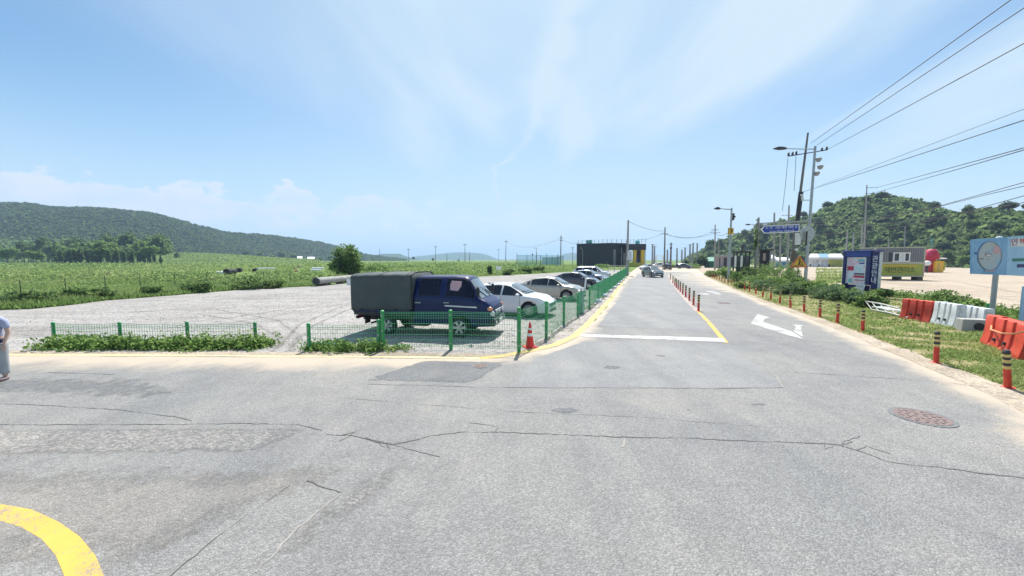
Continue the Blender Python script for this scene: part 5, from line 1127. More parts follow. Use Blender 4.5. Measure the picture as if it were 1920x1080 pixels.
# short pole with lamp left of the arrow sign
t, g, q = pole('utility_pole', 'weathered pole with climbing plant and small lamp left of the blue arrow sign', 'utility pole', (1415.5, 523), (1422.5, 408), .22, .13, 'pole_concrete', 'utility poles'); Y3 = g.y
b = MB(); b.tube([AT(1421, 425, Y3) - g, AT(1412, 421, Y3) - g, AT(1400, 421, Y3 - .1) - g], .05, 5); b.build('lamp_arm', M['galvanised'], t); b = MB(); b.tube([AT(1405, 421, Y3 - .1) - g, AT(1398, 421.2, Y3 - .1) - g], [.12, .06], 6); b.build('lamp_head', M['dark_metal'], t)
P, tn = crown_pts(40, 8, .45, 3.6, 5.2, 333, 5); quads_mesh('creeper', leaves(P, .3, .6), tn, M['bush_leaf'], t)
# poles: (base, top, r, label, arms)
PL = [((1618.5, 503), (1625.5, 347), .24, .13, 'pole_concrete', 'straight utility pole with side brackets behind the grey container', [(352, 1624, 1645, 'dark_metal'), (363, 1623, 1641, 'dark_metal')]),
      ((1340, 506), (1341, 421), .20, .12, 'pole_concrete', 'slim utility pole with two crossarms behind the grey street lamp', [(431, 1334, 1347, 'dark_metal'), (436.5, 1333, 1350, 'dark_metal')]),
      ((1347, 506), (1347.8, 446), .14, .10, 'pole_concrete', 'shorter pole just right of the slim two armed pole', [(448, 1344, 1352, 'galvanised')]),
      ((1245.5, 506), (1247, 426), .22, .13, 'pole_dark', 'utility pole with one crossarm behind the oncoming grey car', [(438.5, 1239, 1253, 'dark_metal')]),
      ((1175.5, 517), (1178, 413), .20, .12, 'pole_concrete', 'utility pole at the far end of the green road fence', []),
      ((1257, 503), (1258.5, 455), .30, .18, 'pole_dark', 'distant pole with round transformer where the road ends', [(458, 1254, 1262, 'dark_metal')]),
      ((1269, 502), (1269.5, 465), .3, .2, 'pole_concrete', 'plain distant pole left of the dark oncoming car', []),
      ((1278, 502), (1278.7, 468), .3, .2, 'pole_concrete', 'thin distant pole above the dark oncoming car', []),
      ((1284, 502), (1284.8, 464.5), .3, .2, 'pole_concrete', 'distant lamp pole above the dark oncoming car', [(465, 1281, 1287, 'galvanised')]),
      ((1293, 502), (1294, 458), .35, .2, 'pole_concrete', 'distant pole with short arm right of the dark oncoming car roof', [(459.5, 1290, 1297, 'galvanised')]),
      ((1298.5, 502), (1299.8, 456), .35, .2, 'pole_concrete', 'distant tall pole left of the dark tree clump by the green hut', [(456.5, 1298, 1302, 'galvanised')]),
      ((1306.5, 502), (1307.5, 456.5), .3, .2, 'pole_concrete', 'distant pole above the dark tree clump by the green hut', [(457, 1305, 1309, 'galvanised')]),
      ((1223, 502), (1223.5, 458), .3, .2, 'pole_concrete', 'left of two thin distant lamp poles behind the oncoming grey car', [(458.5, 1221, 1228, 'galvanised')]),
      ((1227, 502), (1227.3, 461.5), .3, .2, 'pole_concrete', 'right of two thin distant lamp poles behind the oncoming grey car', [(462, 1225, 1231, 'galvanised')]),
      ((1251, 503), (1251.5, 468), .3, .2, 'pole_concrete', 'short distant pole right of the one armed utility pole', []),
      ((1585, 500), (1589, 432), .3, .2, 'pole_concrete', 'pale pole above the blue notice board, left of a round headed one', []),
      ((1598, 500), (1600.5, 436), .3, .2, 'pole_concrete', 'pale pole with round head above the blue notice board', [(445, 1597, 1603, 'galvanised')]),
      ((1613.5, 500), (1617, 420), .3, .2, 'pole_concrete', 'pale pole touching the straight utility pole above the notice board', []),
      ((1695, 499), (1697.5, 424), .25, .16, 'pole_concrete', 'thin pale pole above the grey container window', []),
      ((1664, 499), (1666.5, 446), .22, .16, 'pole_concrete', 'short pale pole above the left part of the grey container', []),
      ((1744, 499), (1748, 447), .3, .18, 'teal_net', 'short greenish post above the red domed stall', []),
      ((1803, 496), (1805.5, 452), .3, .2, 'pole_concrete', 'T shaped pale lamp post left of the blue map board', [(453, 1799.5, 1811.5, 'galvanised')]),
      ((1450, 512), (1452, 399), .2, .14, 'pole_concrete', 'pale pole behind the left half of the blue arrow sign', []),
      ((1462, 511), (1463.5, 438), .18, .14, 'pole_concrete', 'pale pole below the middle of the blue arrow sign', []),
      ((1476, 511), (1479.5, 385), .2, .13, 'pole_concrete', 'thin pole behind the right half of the blue arrow sign', [(404, 1466, 1486, 'galvanised')]),
      ((766, 491.5), (766, 466), .3, .2, 'pole_dark', 'first thin utility pole on the plain, counted from the dark round tree', [(467.5, 763.5, 768.5, 'dark_metal')]),
      ((816.5, 491.5), (816.5, 461.5), .3, .2, 'pole_dark', 'second thin utility pole on the plain, counted from the dark round tree', [(463, 814.5, 819.5, 'dark_metal')]),
      ((871.8, 492.5), (871.8, 457), .3, .18, 'pole_dark', 'third thin utility pole on the plain, with a wide crossarm', [(458.8, 868.5, 875.5, 'dark_metal')]),
      ((948, 493), (949, 449), .28, .17, 'pole_dark', 'fourth thin utility pole on the plain, left of the teal sports net', [(453, 945.5, 952.5, 'dark_metal')]),
      ((1051, 498), (1052, 441), .26, .15, 'pole_dark', 'tall utility pole rising behind the right end of the teal sports net', [(446, 1049.5, 1055, 'dark_metal'), (451, 1049.5, 1056, 'dark_metal')]),
      ((1005, 496.5), (1006, 465), .16, .1, 'galvanised', 'lamp pole behind the middle of the teal sports net', [(465.5, 1002, 1006.5, 'galvanised')]),
      ((1073.5, 496), (1074, 464), .2, .14, 'galvanised', 'lamp pole left of the black building', [(464.8, 1070, 1076, 'galvanised')]),
      ((712, 491), (712, 467), .3, .2, 'pole_dark', 'faint thin pole right of the dark round tree', []),
      ((838, 491), (838, 475), .3, .2, 'pole_dark', 'short thin pole before the far blue hill', []),
      ((880.5, 491.5), (880.5, 472), .3, .2, 'pole_dark', 'short thin pole right of the third utility pole on the plain', []),
      ((935, 491), (935, 468), .25, .2, 'pole_concrete', 'faint lamp pole left of the fourth utility pole', [(468.5, 932.5, 936.5, 'galvanised')])]
for bs, tp, r0, r1, mt, lb, ar in PL: pole('utility_pole', lb, 'utility pole', bs, tp, r0, r1, mt, 'utility poles', ar)
g = G(1175.5, 517); t = thing('transformer', 'white transformer box fixed to the pole at the far end of the green fence', 'transformer', AT(1180.5, 479, g.y - .4)); s = px_m(g.y); boxo('tank', (0, 0, 0), (6.2 * s, .55, 17 * s), M['white_plastic'], t, bevel=.05); boxo('bracket', (-3.5 * s, .3, 0), (2.5 * s, .1, 1.2 * s), M['dark_metal'], t)
g = G(1257, 503); t = thing('transformer', 'dark round transformer on the distant pole where the road ends', 'transformer', AT(1258, 465, g.y - .7)); s = px_m(g.y); b = MB(); b.lathe([(.0001, -2 * s), (1.8 * s, -1.6 * s), (1.8 * s, 1.6 * s), (.0001, 2 * s)], 12); b.build('tank', M['dark_metal'], t, smooth=40); b = MB(); b.lathe([(.5 * s, 2 * s), (.3 * s, 3 * s), (.0001, 3.1 * s)], 7); b.build('bushing', M['white_plastic'], t)
# overhead cables towards the right edge and between poles
Ye = 20.5
for a, Ya, e, lb in (((1521, 268), Yp, (1889, 0), 'topmost overhead cable rising from the leaning pole to the upper right'), ((1532, 272), Yp, (1924, 8), 'second overhead cable just below the topmost one'), ((1552, 280), Yp, (1924, 75), 'third overhead cable from the crossarm end of the leaning pole'), ((1532, 350), Yp, (1924, 199), 'thin middle cable above the thicker middle cable'), ((1505, 360), Yp, (1924, 220), 'thick middle cable leaving the leaning pole below the cameras'), ((1642, 352), 70, (1924, 272), 'cable from the upper bracket of the straight utility pole'), ((1638, 362), 70, (1924, 276), 'thicker cable from the lower bracket of the straight utility pole')):
    A_ = AT(*a, Ya); E_ = AT(*e, Ye); E2 = A_ + (E_ - A_) * 1.8; cable(lb, sag(A_, E2, .12), .030 if 'thin' not in lb else .016)
for pts, lb in (([(1428, 419), (1520, 418), (1640, 409), (1752, 389), (1924, 341)], 'upper of the cables crossing in front of the wooded hill'), ([(1528, 440), (1622, 436), (1700, 424), (1795, 402), (1924, 366)], 'lower of the cables crossing in front of the wooded hill'), ([(1624, 414), (1700, 404), (1775, 384), (1850, 365), (1924, 348)], 'cable from the straight utility pole across the hill top'), ([(1528, 421), (1640, 423), (1780, 405), (1924, 379)], 'thin cable between the upper and lower hill cables')):
    n = len(pts); P = [AT(x, y, 44 - 24 * i / (n - 1)) for i, (x, y) in enumerate(pts)]; P.append(P[-1] + (P[-1] - P[-2]) * 2.2); cable(lb, P, .022)
def span(a, Ya, c, Yc, s, lb, r=.03): cable(lb, sag(AT(*a, Ya), AT(*c, Yc), s), r)
y6, y7, y8 = G(1175.5, 517).y, G(1245.5, 506).y, G(1340, 506).y
span((1178, 415), y6, (1246, 433), y7, .5, 'cable from the fence end pole to the one armed pole'); span((1246, 437), y7, (1341, 431), y8, 1.6, 'upper sagging cable between the one armed and two armed poles'); span((1246, 439), y7, (1341, 437), y8, 1.0, 'lower cable between the one armed and two armed poles'); span((1341, 437), y8, (1372, 432), Y2, .6, 'cable from the two armed pole to the grey street lamp'); span((1422, 420), Y3, (1372, 438), Y2, .4, 'cable between the weathered pole and the grey street lamp')
span((949, 453), G(948, 493).y, (1051, 447), G(1051, 498).y, 4, 'long thin cable above the teal sports net', .05); span((1052, 447), G(1051, 498).y, (1090, 455), 145, 1.0, 'thin cable from the tall pole to the black building roof', .04); span((1195, 449), 120, (1246, 436), y7, .6, 'thin cable rising from the black building portal', .03)
# ------------------------------------------------------------------ blue notice board
g = G(1578, 552); ge = G(1629, 557.5); d = ge - g; d.z = 0; W = d.length; rz = math.atan2(d.y, d.x); H = HT(1578, 552, 472.5)
t = thing('notice_board', 'blue tourist notice board with poster and a navy side column in the verge shrubs', 'notice board', g, rz)
boxo('left_post', (.04, .15, H / 2), (.16, .34, H), M['kiosk_navy'], t, bevel=.01); boxo('side_edge', (-.10, .22, H * .46), (.09, .3, H * .92), M['white_plastic'], t)
boxo('header', (W * .5, .15, H * .945), (W * 1.0 - .2, .32, H * .11), M['kiosk_blue'], t, bevel=.01); boxo('back_panel', (W * .5, .22, H * .575), (W - .16, .1, H * .63), M['kiosk_blue'], t)
boxo('right_strip', (W * .885, .12, H * .575), (W * .13, .16, H * .63), M['kiosk_navy'], t); boxo('lower_panel', (W * .46, .25, H * .15), (W * .82, .08, H * .20), M['kiosk_navy'], t); boxo('roof', (W * .58, .15, H + .04), (W * 1.24, .5, .07), M['kiosk_blue'], t, bevel=.01)
m_, tt, bb_ = nodes_of('poster_print'); tcx = tnode(tt, 'ShaderNodeTexCoord').outputs['Generated']; n_ = noise(tt, tcx, 3.2, 4, .55, .8); tt.links.new(ramp(tt, n_, [(.30, (.36, .60, .74)), (.42, (.66, .80, .86)), (.52, (.78, .68, .74)), (.60, (.76, .44, .50)), (.70, (.76, .82, .86))]), bb_.inputs['Base Color']); bb_.inputs['Roughness'].default_value = .5; M['poster_print'] = m_
po = boxo('poster', (W * .40, .13, H * .575), (W * .72, .05, H * .575), M['poster_print'], t); fr = MB()
for cx, cz_, sx_, sz_ in ((.40, .868, .74, .012), (.40, .282, .74, .016), (.035, .575, .012, .6), (.765, .575, .012, .6)): fr.box((W * cx, .115, H * cz_), (W * sx_, .06, H * sz_))
fr.build('poster_frame', M['white_paint'], t)
for cz_, hh, wd, cx, mt in ((.80, .05, .22, .60, 'teal_net'), (.74, .03, .18, .62, 'sign_blue'), (.50, .035, .36, .55, 'car_dark'), (.44, .05, .38, .55, 'canopy_pink'), (.36, .015, .34, .58, 'car_dark'), (.62, .10, .24, .22, 'canopy_pink'), (.34, .08, .12, .24, 'teal_net')): boxo('printed_block', (W * cx, .101, H * cz_), (W * wd, .008, H * hh), M[mt], po)
sc_ = thing_w = W * .30; boxo('side_column', (W * 1.10, .16, H * .5 - .08), (W * .20, .24, H + .12), M['kiosk_navy'], t, bevel=.012); boxo('column_edge', (W * 1.22, .16, H * .5 - .1), (W * .03, .16, H + .1), M['white_plastic'], t)
for i, ch in enumerate('관광안내'): text('lettering', ch, H * .15, M['letter_white'], t, Matrix.Translation((W * 1.10, .034, H * (.83 - .155 * i))) @ Matrix.Rotation(math.pi / 2, 4, 'X'))
g2 = G(1609, 555); tt_ = thing('info_sheet', 'white notice sheet on legs leaning under the blue notice board', 'sign', g2 - Vector((.25, .25, 0)), rz); b = MB(); hh = HT(1609, 555, 532); b.prism([(-.34, 0, .25), (.30, 0, .25), (.36, .12, hh), (-.28, .12, hh)], (0, .03, 0)); b.build('panel', M['white_plastic'], tt_); [boxo('leg', (x, .02, .14), (.04, .04, .28), M['galvanised'], tt_) for x in (-.25, .22)]; boxo('printed_line', (0, .085, hh * .8), (.45, .008, .06), M['roof_grey'], tt_)
# ------------------------------------------------------------------ site container
gr = G(1729, 525.5); gl = AT(1638, 523, gr.y + .9); gl.z = 0; d = gr - gl; W = d.length; rz = math.atan2(d.y, d.x); Hc = HT(1729, 525.5, 464.5)
t = thing('site_container', 'grey and lime green container office with dark lettering on the sandy lot', 'container', gl, rz); D = 2.6; z0 = .42; hm = (Hc - z0) * .50 + z0
boxo('upper_wall', (W / 2, D / 2, (hm + Hc) / 2), (W, D, Hc - hm), M['grey_panel'], t); boxo('lower_wall', (W / 2, D / 2, (z0 + hm) / 2 - .001), (W, D, hm - z0), M['lime_panel'], t)
for i in range(22):
    if 7 < i < 16: b = MB(); b.box((W * (i + .5) / 22, -.02, Hc - .3), (W / 30, .04, .45))
    else: b = MB(); b.box((W * (i + .5) / 22, -.02, (hm + .1 + Hc - .12) / 2), (W / 30, .04, Hc - hm - .24))
    b.build('rib', M['grey_panel'], t)
boxo('top_rail', (W / 2, D / 2, Hc + .03), (W + .08, D + .12, .12), M['beige_panel'], t); boxo('belt_strip', (W / 2, -.03, hm - .08), (W, .06, .26), M['beige_panel'], t); boxo('bottom_rail', (W / 2, -.03, z0 + .07), (W, .06, .16), M['beige_panel'], t); boxo('corner_post', (W + .035, .06, (z0 + Hc) / 2), (.16, .2, Hc - z0), M['beige_panel'], t); boxo('corner_post', (-.035, .06, (z0 + Hc) / 2), (.16, .2, Hc - z0), M['beige_panel'], t)
wx0, wx1, wz0, wz1 = W * .36, W * .70, hm + .12, Hc - .62; wi = boxo('window', ((wx0 + wx1) / 2, -.02, (wz0 + wz1) / 2), (wx1 - wx0, .10, wz1 - wz0), M['car_glass'], t); fr = MB()
for cx, sx_ in ((wx0 + .05, .12), (wx1 - .05, .12), (wx0 + (wx1 - wx0) * .38, .12), (wx0 + (wx1 - wx0) * .68, .12)): fr.box((cx, -.09, (wz0 + wz1) / 2), (sx_, .08, wz1 - wz0))
for cz_ in (wz0, wz1): fr.box(((wx0 + wx1) / 2, -.092, cz_), (wx1 - wx0 + .1, .08, .12))
fr.build('frame', M['white_paint'], wi); boxo('blind', (wx0 + (wx1 - wx0) * .53, -.08, (wz0 + wz1) / 2), ((wx1 - wx0) * .28, .03, (wz1 - wz0) * .95), M['white_plastic'], wi); boxo('shutter', (wx0 - .25, -.05, (wz0 + wz1) / 2), (.3, .06, (wz1 - wz0) * 1.05), M['dark_metal'], wi)
for i, ch in enumerate('해변관리소'): text('lettering', ch, .78, M['letter_dark'], t, Matrix.Translation((W * (.27 + .128 * i), -.012, z0 + (hm - z0) * .45)) @ Matrix.Rotation(math.pi / 2, 4, 'X'), .006)
boxo('upper_banner', (W * .45, -.012, hm - .42), (W * .85, .02, .18), M['sign_amber'], t)
for x, sx_ in ((.02, .5), (.965, .5), (.55, .3)): boxo('support_block', (W * x, .5, z0 / 2 - .01), (sx_, 1.0, z0 - .02), M['bark'], t)
# ------------------------------------------------------------------ red stall with yellow counter
g = G(1750, 511); s = px_m(g.y); t = thing('food_stall', 'red domed stall with yellow counter on the sandy lot beside the grey container', 'stall', g)
b = MB(); b.lathe([(9 * s, 24 * s), (10 * s, 30 * s), (9.2 * s, 36 * s), (6.5 * s, 41 * s), (3.5 * s, 43.5 * s), (.0001, 44 * s)], 16, (-1 * s, 4 * s, 0)); b.build('dome_canopy', M['canopy_red'], t, smooth=50)
b = MB(); b.lathe([(10.1 * s, 31 * s), (9.3 * s, 36 * s), (6.6 * s, 41.3 * s), (5 * s, 43 * s)], 16, (-1.4 * s, 4.6 * s, .3 * s)); b.build('pink_rim', M['canopy_pink'], t, smooth=50)
boxo('cabin', (-3 * s, 5 * s, 12 * s), (13 * s, 10 * s, 24 * s), M['canopy_red'], t, bevel=.1); boxo('counter', (7 * s, 2 * s, 11 * s), (17 * s, 11 * s, 21 * s), M['stall_yellow'], t, bevel=.12); boxo('side_hatch', (15.5 * s, 1.2 * s, 12 * s), (3 * s, 10 * s, 15 * s), M['olive_wall'], t)
boxo('counter_panel', (5 * s, -3.7 * s, 11 * s), (3 * s, .3 * s, 14 * s), M['mark_pale_yellow'], t); b = MB(); b.lathe([(.0001, 0), (6 * s, .4 * s), (6.5 * s, 1.6 * s), (.0001, 2.6 * s)], 14, (13 * s, -1 * s, 25 * s)); b.build('tray', M['white_paint'], t, smooth=50); b = MB(); b.tube([(13 * s, -1 * s, 21 * s), (13 * s, -1 * s, 25.5 * s)], .8 * s, 6); b.build('tray_post', M['dark_metal'], t)
b = MB(); b.box((17 * s, .5 * s, 21 * s), (6 * s, 6 * s, 3 * s)); b.build('awning', M['black_plastic'], t)
g = G(1737, 511.5); t = thing('globe_stand', 'white globe on a dark stand left of the red domed stall', 'stand', g); b = MB(); b.lathe([(2.2 * s, 0), (2.4 * s, .6 * s), (1.6 * s, 1.2 * s), (2.4 * s, 13 * s)], 10); b.build('stand', M['dark_metal'], t, smooth=40); b = MB(); b.lathe([(.0001, 12.8 * s)] + [(5.2 * s * math.sin(a), 17.5 * s - 4.7 * s * math.cos(a)) for a in (.5, 1, 1.57, 2.1, 2.6)] + [(.0001, 22.2 * s)], 14); b.build('globe', M['white_paint'], t, smooth=60)
# ------------------------------------------------------------------ map board
g = G(1868.5, 604); Ym = g.y; zt, zb = AT(1822, 447, Ym).z, AT(1822, 513.5, Ym).z; t = thing('map_board', 'light blue map board on a grey post cut off by the right picture edge', 'map board', g)
ht = AT(1870, 515, Ym).z; b = MB(); b.lathe([(.08, -.1), (.08, zt + .02)], 14, (0, .17, 0)); b.build('post', M['galvanised'], t, smooth=40); b = MB(); b.lathe([(.10, zt + .02), (.08, zt + .08), (.0001, zt + .10)], 12, (0, .17, 0)); b.build('post_cap', M['white_paint'], t, smooth=40)
def mb_(px, py, off=0.0): return AT(px, py, Ym - off) - g
m_, tt, bb_ = nodes_of('map_print'); tcx = tnode(tt, 'ShaderNodeTexCoord').outputs['Object']; n_ = noise(tt, tcx, 1.5, 6, .6, .6); tt.links.new(ramp(tt, n_, [(.3, (.10, .27, .52)), (.5, (.17, .38, .60)), (.7, (.28, .46, .66))]), bb_.inputs['Base Color']); bb_.inputs['Roughness'].default_value = .4; M['map_print'] = m_
m_, tt, bb_ = nodes_of('land_print'); tcx = tnode(tt, 'ShaderNodeTexCoord').outputs['Object']; n_ = noise(tt, tcx, 3.5, 6, .65, 1.0); tt.links.new(ramp(tt, n_, [(.32, (.22, .42, .58)), (.46, (.36, .44, .50)), (.58, (.40, .44, .42)), (.72, (.50, .50, .56))]), bb_.inputs['Base Color']); bb_.inputs['Roughness'].default_value = .4; M['land_print'] = m_
pm('text_panel', (.30, .52, .72), .4, var=.12, scale=1.5)
b = MB(); b.prism([mb_(1822, 449), mb_(1889, 444.5), mb_(1886, 516), mb_(1821.5, 513.5)], (0, .05, 0)); mpn = b.build('map_panel', M['map_print'], t)
b = MB(); b.prism([mb_(1889.5, 444.4), mb_(1990, 437), mb_(1988, 521), mb_(1886.5, 516)], (0, .05, 0)); tpn = b.build('text_panel', M['text_panel'], t)
cx, cy_ = 1856, 480; el_ = [mb_(cx + 22 * math.cos(a), cy_ + 27 * math.sin(a), .012) for a in [2 * math.pi * i / 40 for i in range(40)]]; b = MB(); b.prism(el_, (0, .01, 0)); b.build('map_circle', M['land_print'], mpn)
b = MB(); b.tube([p + Vector((0, -.004, 0)) for p in el_ + [el_[0], el_[1]]], .018, 5, False); b.build('circle_line', M['car_blue_grey'], mpn)
def blob(pts, m, nm, par, off=.02): b = MB(); b.prism([mb_(x, y, off) for x, y in pts], (0, .008, 0)); return b.build(nm, M[m], par)
blob([(1864, 462), (1872, 460), (1877, 466), (1876, 473), (1868, 476), (1862, 473)], 'pink_cloth', 'map_area', mpn); blob([(1847, 474), (1852, 472), (1860, 476), (1862, 479), (1856, 482), (1848, 481)], 'roof_grey', 'map_area', mpn, .022); blob([(1850, 478.2), (1857, 477.8), (1858, 480), (1851, 480.4)], 'white_plastic', 'map_area', mpn, .030); blob([(1833, 485), (1845, 484.6), (1845, 486), (1833, 486.4)], 'car_dark', 'map_label', mpn); blob([(1828, 473.5), (1832.5, 473.2), (1832.5, 476), (1828, 476.2)], 'sign_blue', 'map_label', mpn); blob([(1848, 506), (1862, 506), (1866, 509), (1846, 508.5)], 'pink_cloth', 'map_area', mpn); blob([(1851, 485), (1854, 484.8), (1853, 488)], 'roof_grey', 'map_area', mpn)
b_ = blob([(1895, 447.5), (1990, 441), (1990, 461), (1895, 462.5)], 'white_plastic', 'title_strip', tpn, .012)
s = px_m(Ym); fm = lambda x, y: Matrix.Translation(mb_(x, y, .022)) @ Matrix.Rotation(math.pi / 2, 4, 'X') @ Matrix.Rotation(R(3), 4, 'Z')
pm('letter_plum', (.30, .10, .22), .5); text('lettering', '민', 14.5 * s, M['letter_plum'], tpn, fm(1902.5, 455)); text('lettering', '박', 14.5 * s, M['sign_red'], tpn, fm(1919, 454))
blob([(1900, 485), (1990, 482), (1990, 488), (1900, 490)], 'roof_green', 'text_bar', tpn); blob([(1909, 495.5), (1990, 492), (1990, 501), (1908, 501.5)], 'kiosk_navy', 'text_bar', tpn)
g = G(1915, 612); t = thing('pale_board', 'pale blue board standing at the right picture edge below the map board', 'board', g); hz = HT(1915, 612, 533); boxo('panel', (.35, 0, hz * .55), (.9, .05, hz * .8), M['text_panel'], t); boxo('leg', (.0, .05, hz * .12), (.06, .05, hz * .24), M['galvanised'], t); boxo('leg', (.7, .05, hz * .12), (.06, .05, hz * .24), M['galvanised'], t)
# ------------------------------------------------------------------ bus shelter, dark kiosk
gl, gr = G(1374, 524), G(1404, 522); d = gr - gl; W = 30 * gl.y / F * .85; t = thing('bus_shelter', 'black framed bus shelter with white poster strips on the right verge', 'bus shelter', gl, -math.atan2(gl.x, gl.y)); H = HT(1374, 524, 474); s = W / 30
for x in (0, .2, .42, .72, 1.0): boxo('post', (W * x, 0 if x < .8 else 1.2, H / 2), (.16, .16, H), M['dark_metal'], t)
boxo('roof', (W * .5, .9, H + .10), (W * 1.12, 2.6, .2), M['black_plastic'], t, bevel=.03); boxo('roof_ridge', (W * .5, .9, H + .55), (.2, 2.6, .7), M['dark_metal'], t)
for x, wd in ((.11, .13), (.50, .13)): boxo('poster_strip', (W * x + (0 if x < .3 else -.2 * s), -.12, H * .68), (W * wd, .06, H * .42), M['white_paint'], t)
for x in (.31, .57, .86): boxo('glass_pane', (W * x, .3, H * .5), (W * .18, .04, H * .75), M['car_glass'], t)
boxo('bench', (W * .5, 1.1, .5), (W * .75, .4, .08), M['bark'], t); boxo('rear_panel', (W * .7, 2.1, H * .45), (W * .5, .06, H * .7), M['dark_metal'], t); boxo('base', (W * .5, .9, .06), (W * 1.1, 2.4, .12), M['concrete'], t)
gl, gr = G(1424, 516), G(1441, 516); W = (gr - gl).length; t = thing('dark_kiosk', 'dark open kiosk right of the weathered pole by the bus shelter', 'kiosk', gl, -.55); H = HT(1424, 516, 470)
boxo('left_wall', (0, 1, H / 2), (.25, 2.2, H), M['black_plastic'], t); boxo('back_wall', (W / 2, 2, H / 2), (W, .15, H), M['dark_metal'], t); boxo('roof', (W * .5, 1, H + .1), (W * 1.3, 2.8, .22), M['black_plastic'], t); boxo('counter', (W * .4, .2, .7), (W * .7, .4, 1.4), M['black_plastic'], t); boxo('post', (W * .9, -.1, H / 2), (.2, .2, H), M['roof_grey'], t); boxo('banner', (W * .35, -.1, H * .75), (W * .25, .05, H * .3), M['brick_pale'], t)
# ------------------------------------------------------------------ marquees and awnings on the far sandy lot
MQ = [(1431, 1452, 502, 477.5, 'tent_white', 'tent_white', 'white rounded marquee right of the dark kiosk'), (1452, 1478, 502, 482.5, 'tent_white', 'tent_blue', 'low blue and white marquee under the blue arrow sign'), (1517, 1533, 500.5, 475.5, 'tent_white', 'tent_white', 'white marquee right of the tall street lamp'), (1533, 1551, 500.5, 475.5, 'tent_blue', 'tent_white', 'marquee with bright blue canopy right of the tall street lamp'), (1551, 1577, 500.5, 475.5, 'tent_white', 'lime_panel', 'white and green marquee left of the blue notice board')]
for a, c, yb_, tp, rf, wl, lb in MQ:
    g = G((a + c) / 2, yb_); s = px_m(g.y); W = (c - a) * s; H = HT((a + c) / 2, yb_, tp); rz = -math.atan2(g.x, g.y); W *= math.cos(rz) * 1.25; t = thing('marquee', lb, 'marquee', g, rz, 'marquees on the sandy lot'); D = 5
    b = MB(); b.add([(-W / 2, 0, H * .72), (W / 2, 0, H * .72), (W / 2, D, H * .72), (-W / 2, D, H * .72), (-W * .36, D / 2, H), (W * .36, D / 2, H)], [(0, 1, 5, 4), (1, 2, 5), (2, 3, 4, 5), (3, 0, 4), (3, 2, 1, 0)]); b.build('canopy', M[rf], t)
    boxo('valance', (0, -.03, H * .65), (W, .06, H * .15), M['tent_white'], t); boxo('back_wall', (0, D, H * .31), (W, .06, H * .62), M[wl], t)
    for x in (-.48, 0, .48): boxo('pole', (W * x, .05, H * .27), (.12, .1, H * .54), M['galvanised'], t)
    boxo('counter', (W * .1, .6, H * .13), (W * .5, .6, H * .26), M[wl], t); boxo('crate', (-W * .3, .4, H * .1), (W * .14, .6, H * .2), M['dark_metal'], t)
# white gate frame where the road ends
g = G(1236.5, 503); s = px_m(g.y); t = thing('height_barrier', 'white height limit frame where the road ends behind the cars', 'barrier', g); z1, z2 = HT(1236.5, 503, 479.5), HT(1236.5, 503, 483.5)
for z in (z1, z2): boxo('beam', (0, 0, z), (14 * s, .2, .9 * s), M['white_paint'], t)
for x in (-6.5, 6.5): boxo('post', (x * s, 0, z1 / 2), (.25, .25, z1), M['white_paint'], t)
# ------------------------------------------------------------------ vehicles (x forward from the front axle, y to the left)
def ellipsoid(b, c, r, n=10, mi=0):
    prof = [(math.sin(a), -math.cos(a)) for a in [math.pi * k / 7 for k in range(8)]]; v = []; f = []
    for rr, z in prof:
        for k in range(n): a = 2 * math.pi * k / n; v.append((c[0] + r[0] * rr * math.cos(a), c[1] + r[1] * rr * math.sin(a), c[2] + r[2] * z))
    for i in range(7):
        for k in range(n): f.append((i * n + k, i * n + (k + 1) % n, (i + 1) * n + (k + 1) % n, (i + 1) * n + k))
    b.add(v, f, mi)
def wheel(t, x, y, r, wd, side, spokes=10, rimr=.68, mat='rim_alloy'):
    b = MB(); b.lathe([(r * rimr, -wd / 2), (r * .95, -wd / 2), (r, -wd * .35), (r, wd * .35), (r * .95, wd / 2), (r * rimr, wd / 2), (r * rimr, -wd / 2)], 26, (x, y, r), ax='y'); w_ = b.build('wheel', M['rubber'], t, smooth=40)
    yo = y + side * wd / 2; b = MB(); b.lathe([(r * rimr, 0), (r * (rimr - .05), side * .008), (r * (rimr - .07), -side * .05)], 26, (x, yo, r), ax='y', cap=False)
    for k in range(spokes):
        a = 2 * math.pi * k / spokes; ca, sa = math.cos(a), math.sin(a); r0, r1, hw = r * .12, r * (rimr - .03), r * (.085 if spokes < 8 else .04)
        P = [(x + ca * q - sa * s_ * hw * (1.7 if q == r1 and spokes < 8 else 1), yo - side * .012, r + sa * q + ca * s_ * hw * (1.7 if q == r1 and spokes < 8 else 1)) for q, s_ in ((r0, -1), (r1, -1), (r1, 1), (r0, 1))]; b.prism(P, (0, -side * .03, 0))
    b.lathe([(r * .17, -.03), (r * .17, .012), (.0001, .015)], 12, (x, yo - side * .012, r), ax='y'); b.build('rim', M[mat], w_, smooth=30)
    b = MB(); b.lathe([(r * rimr, 0), (.0001, 0)], 22, (x, yo - side * .075, r), ax='y'); b.build('brake_disc', M['black_plastic'], w_); return w_
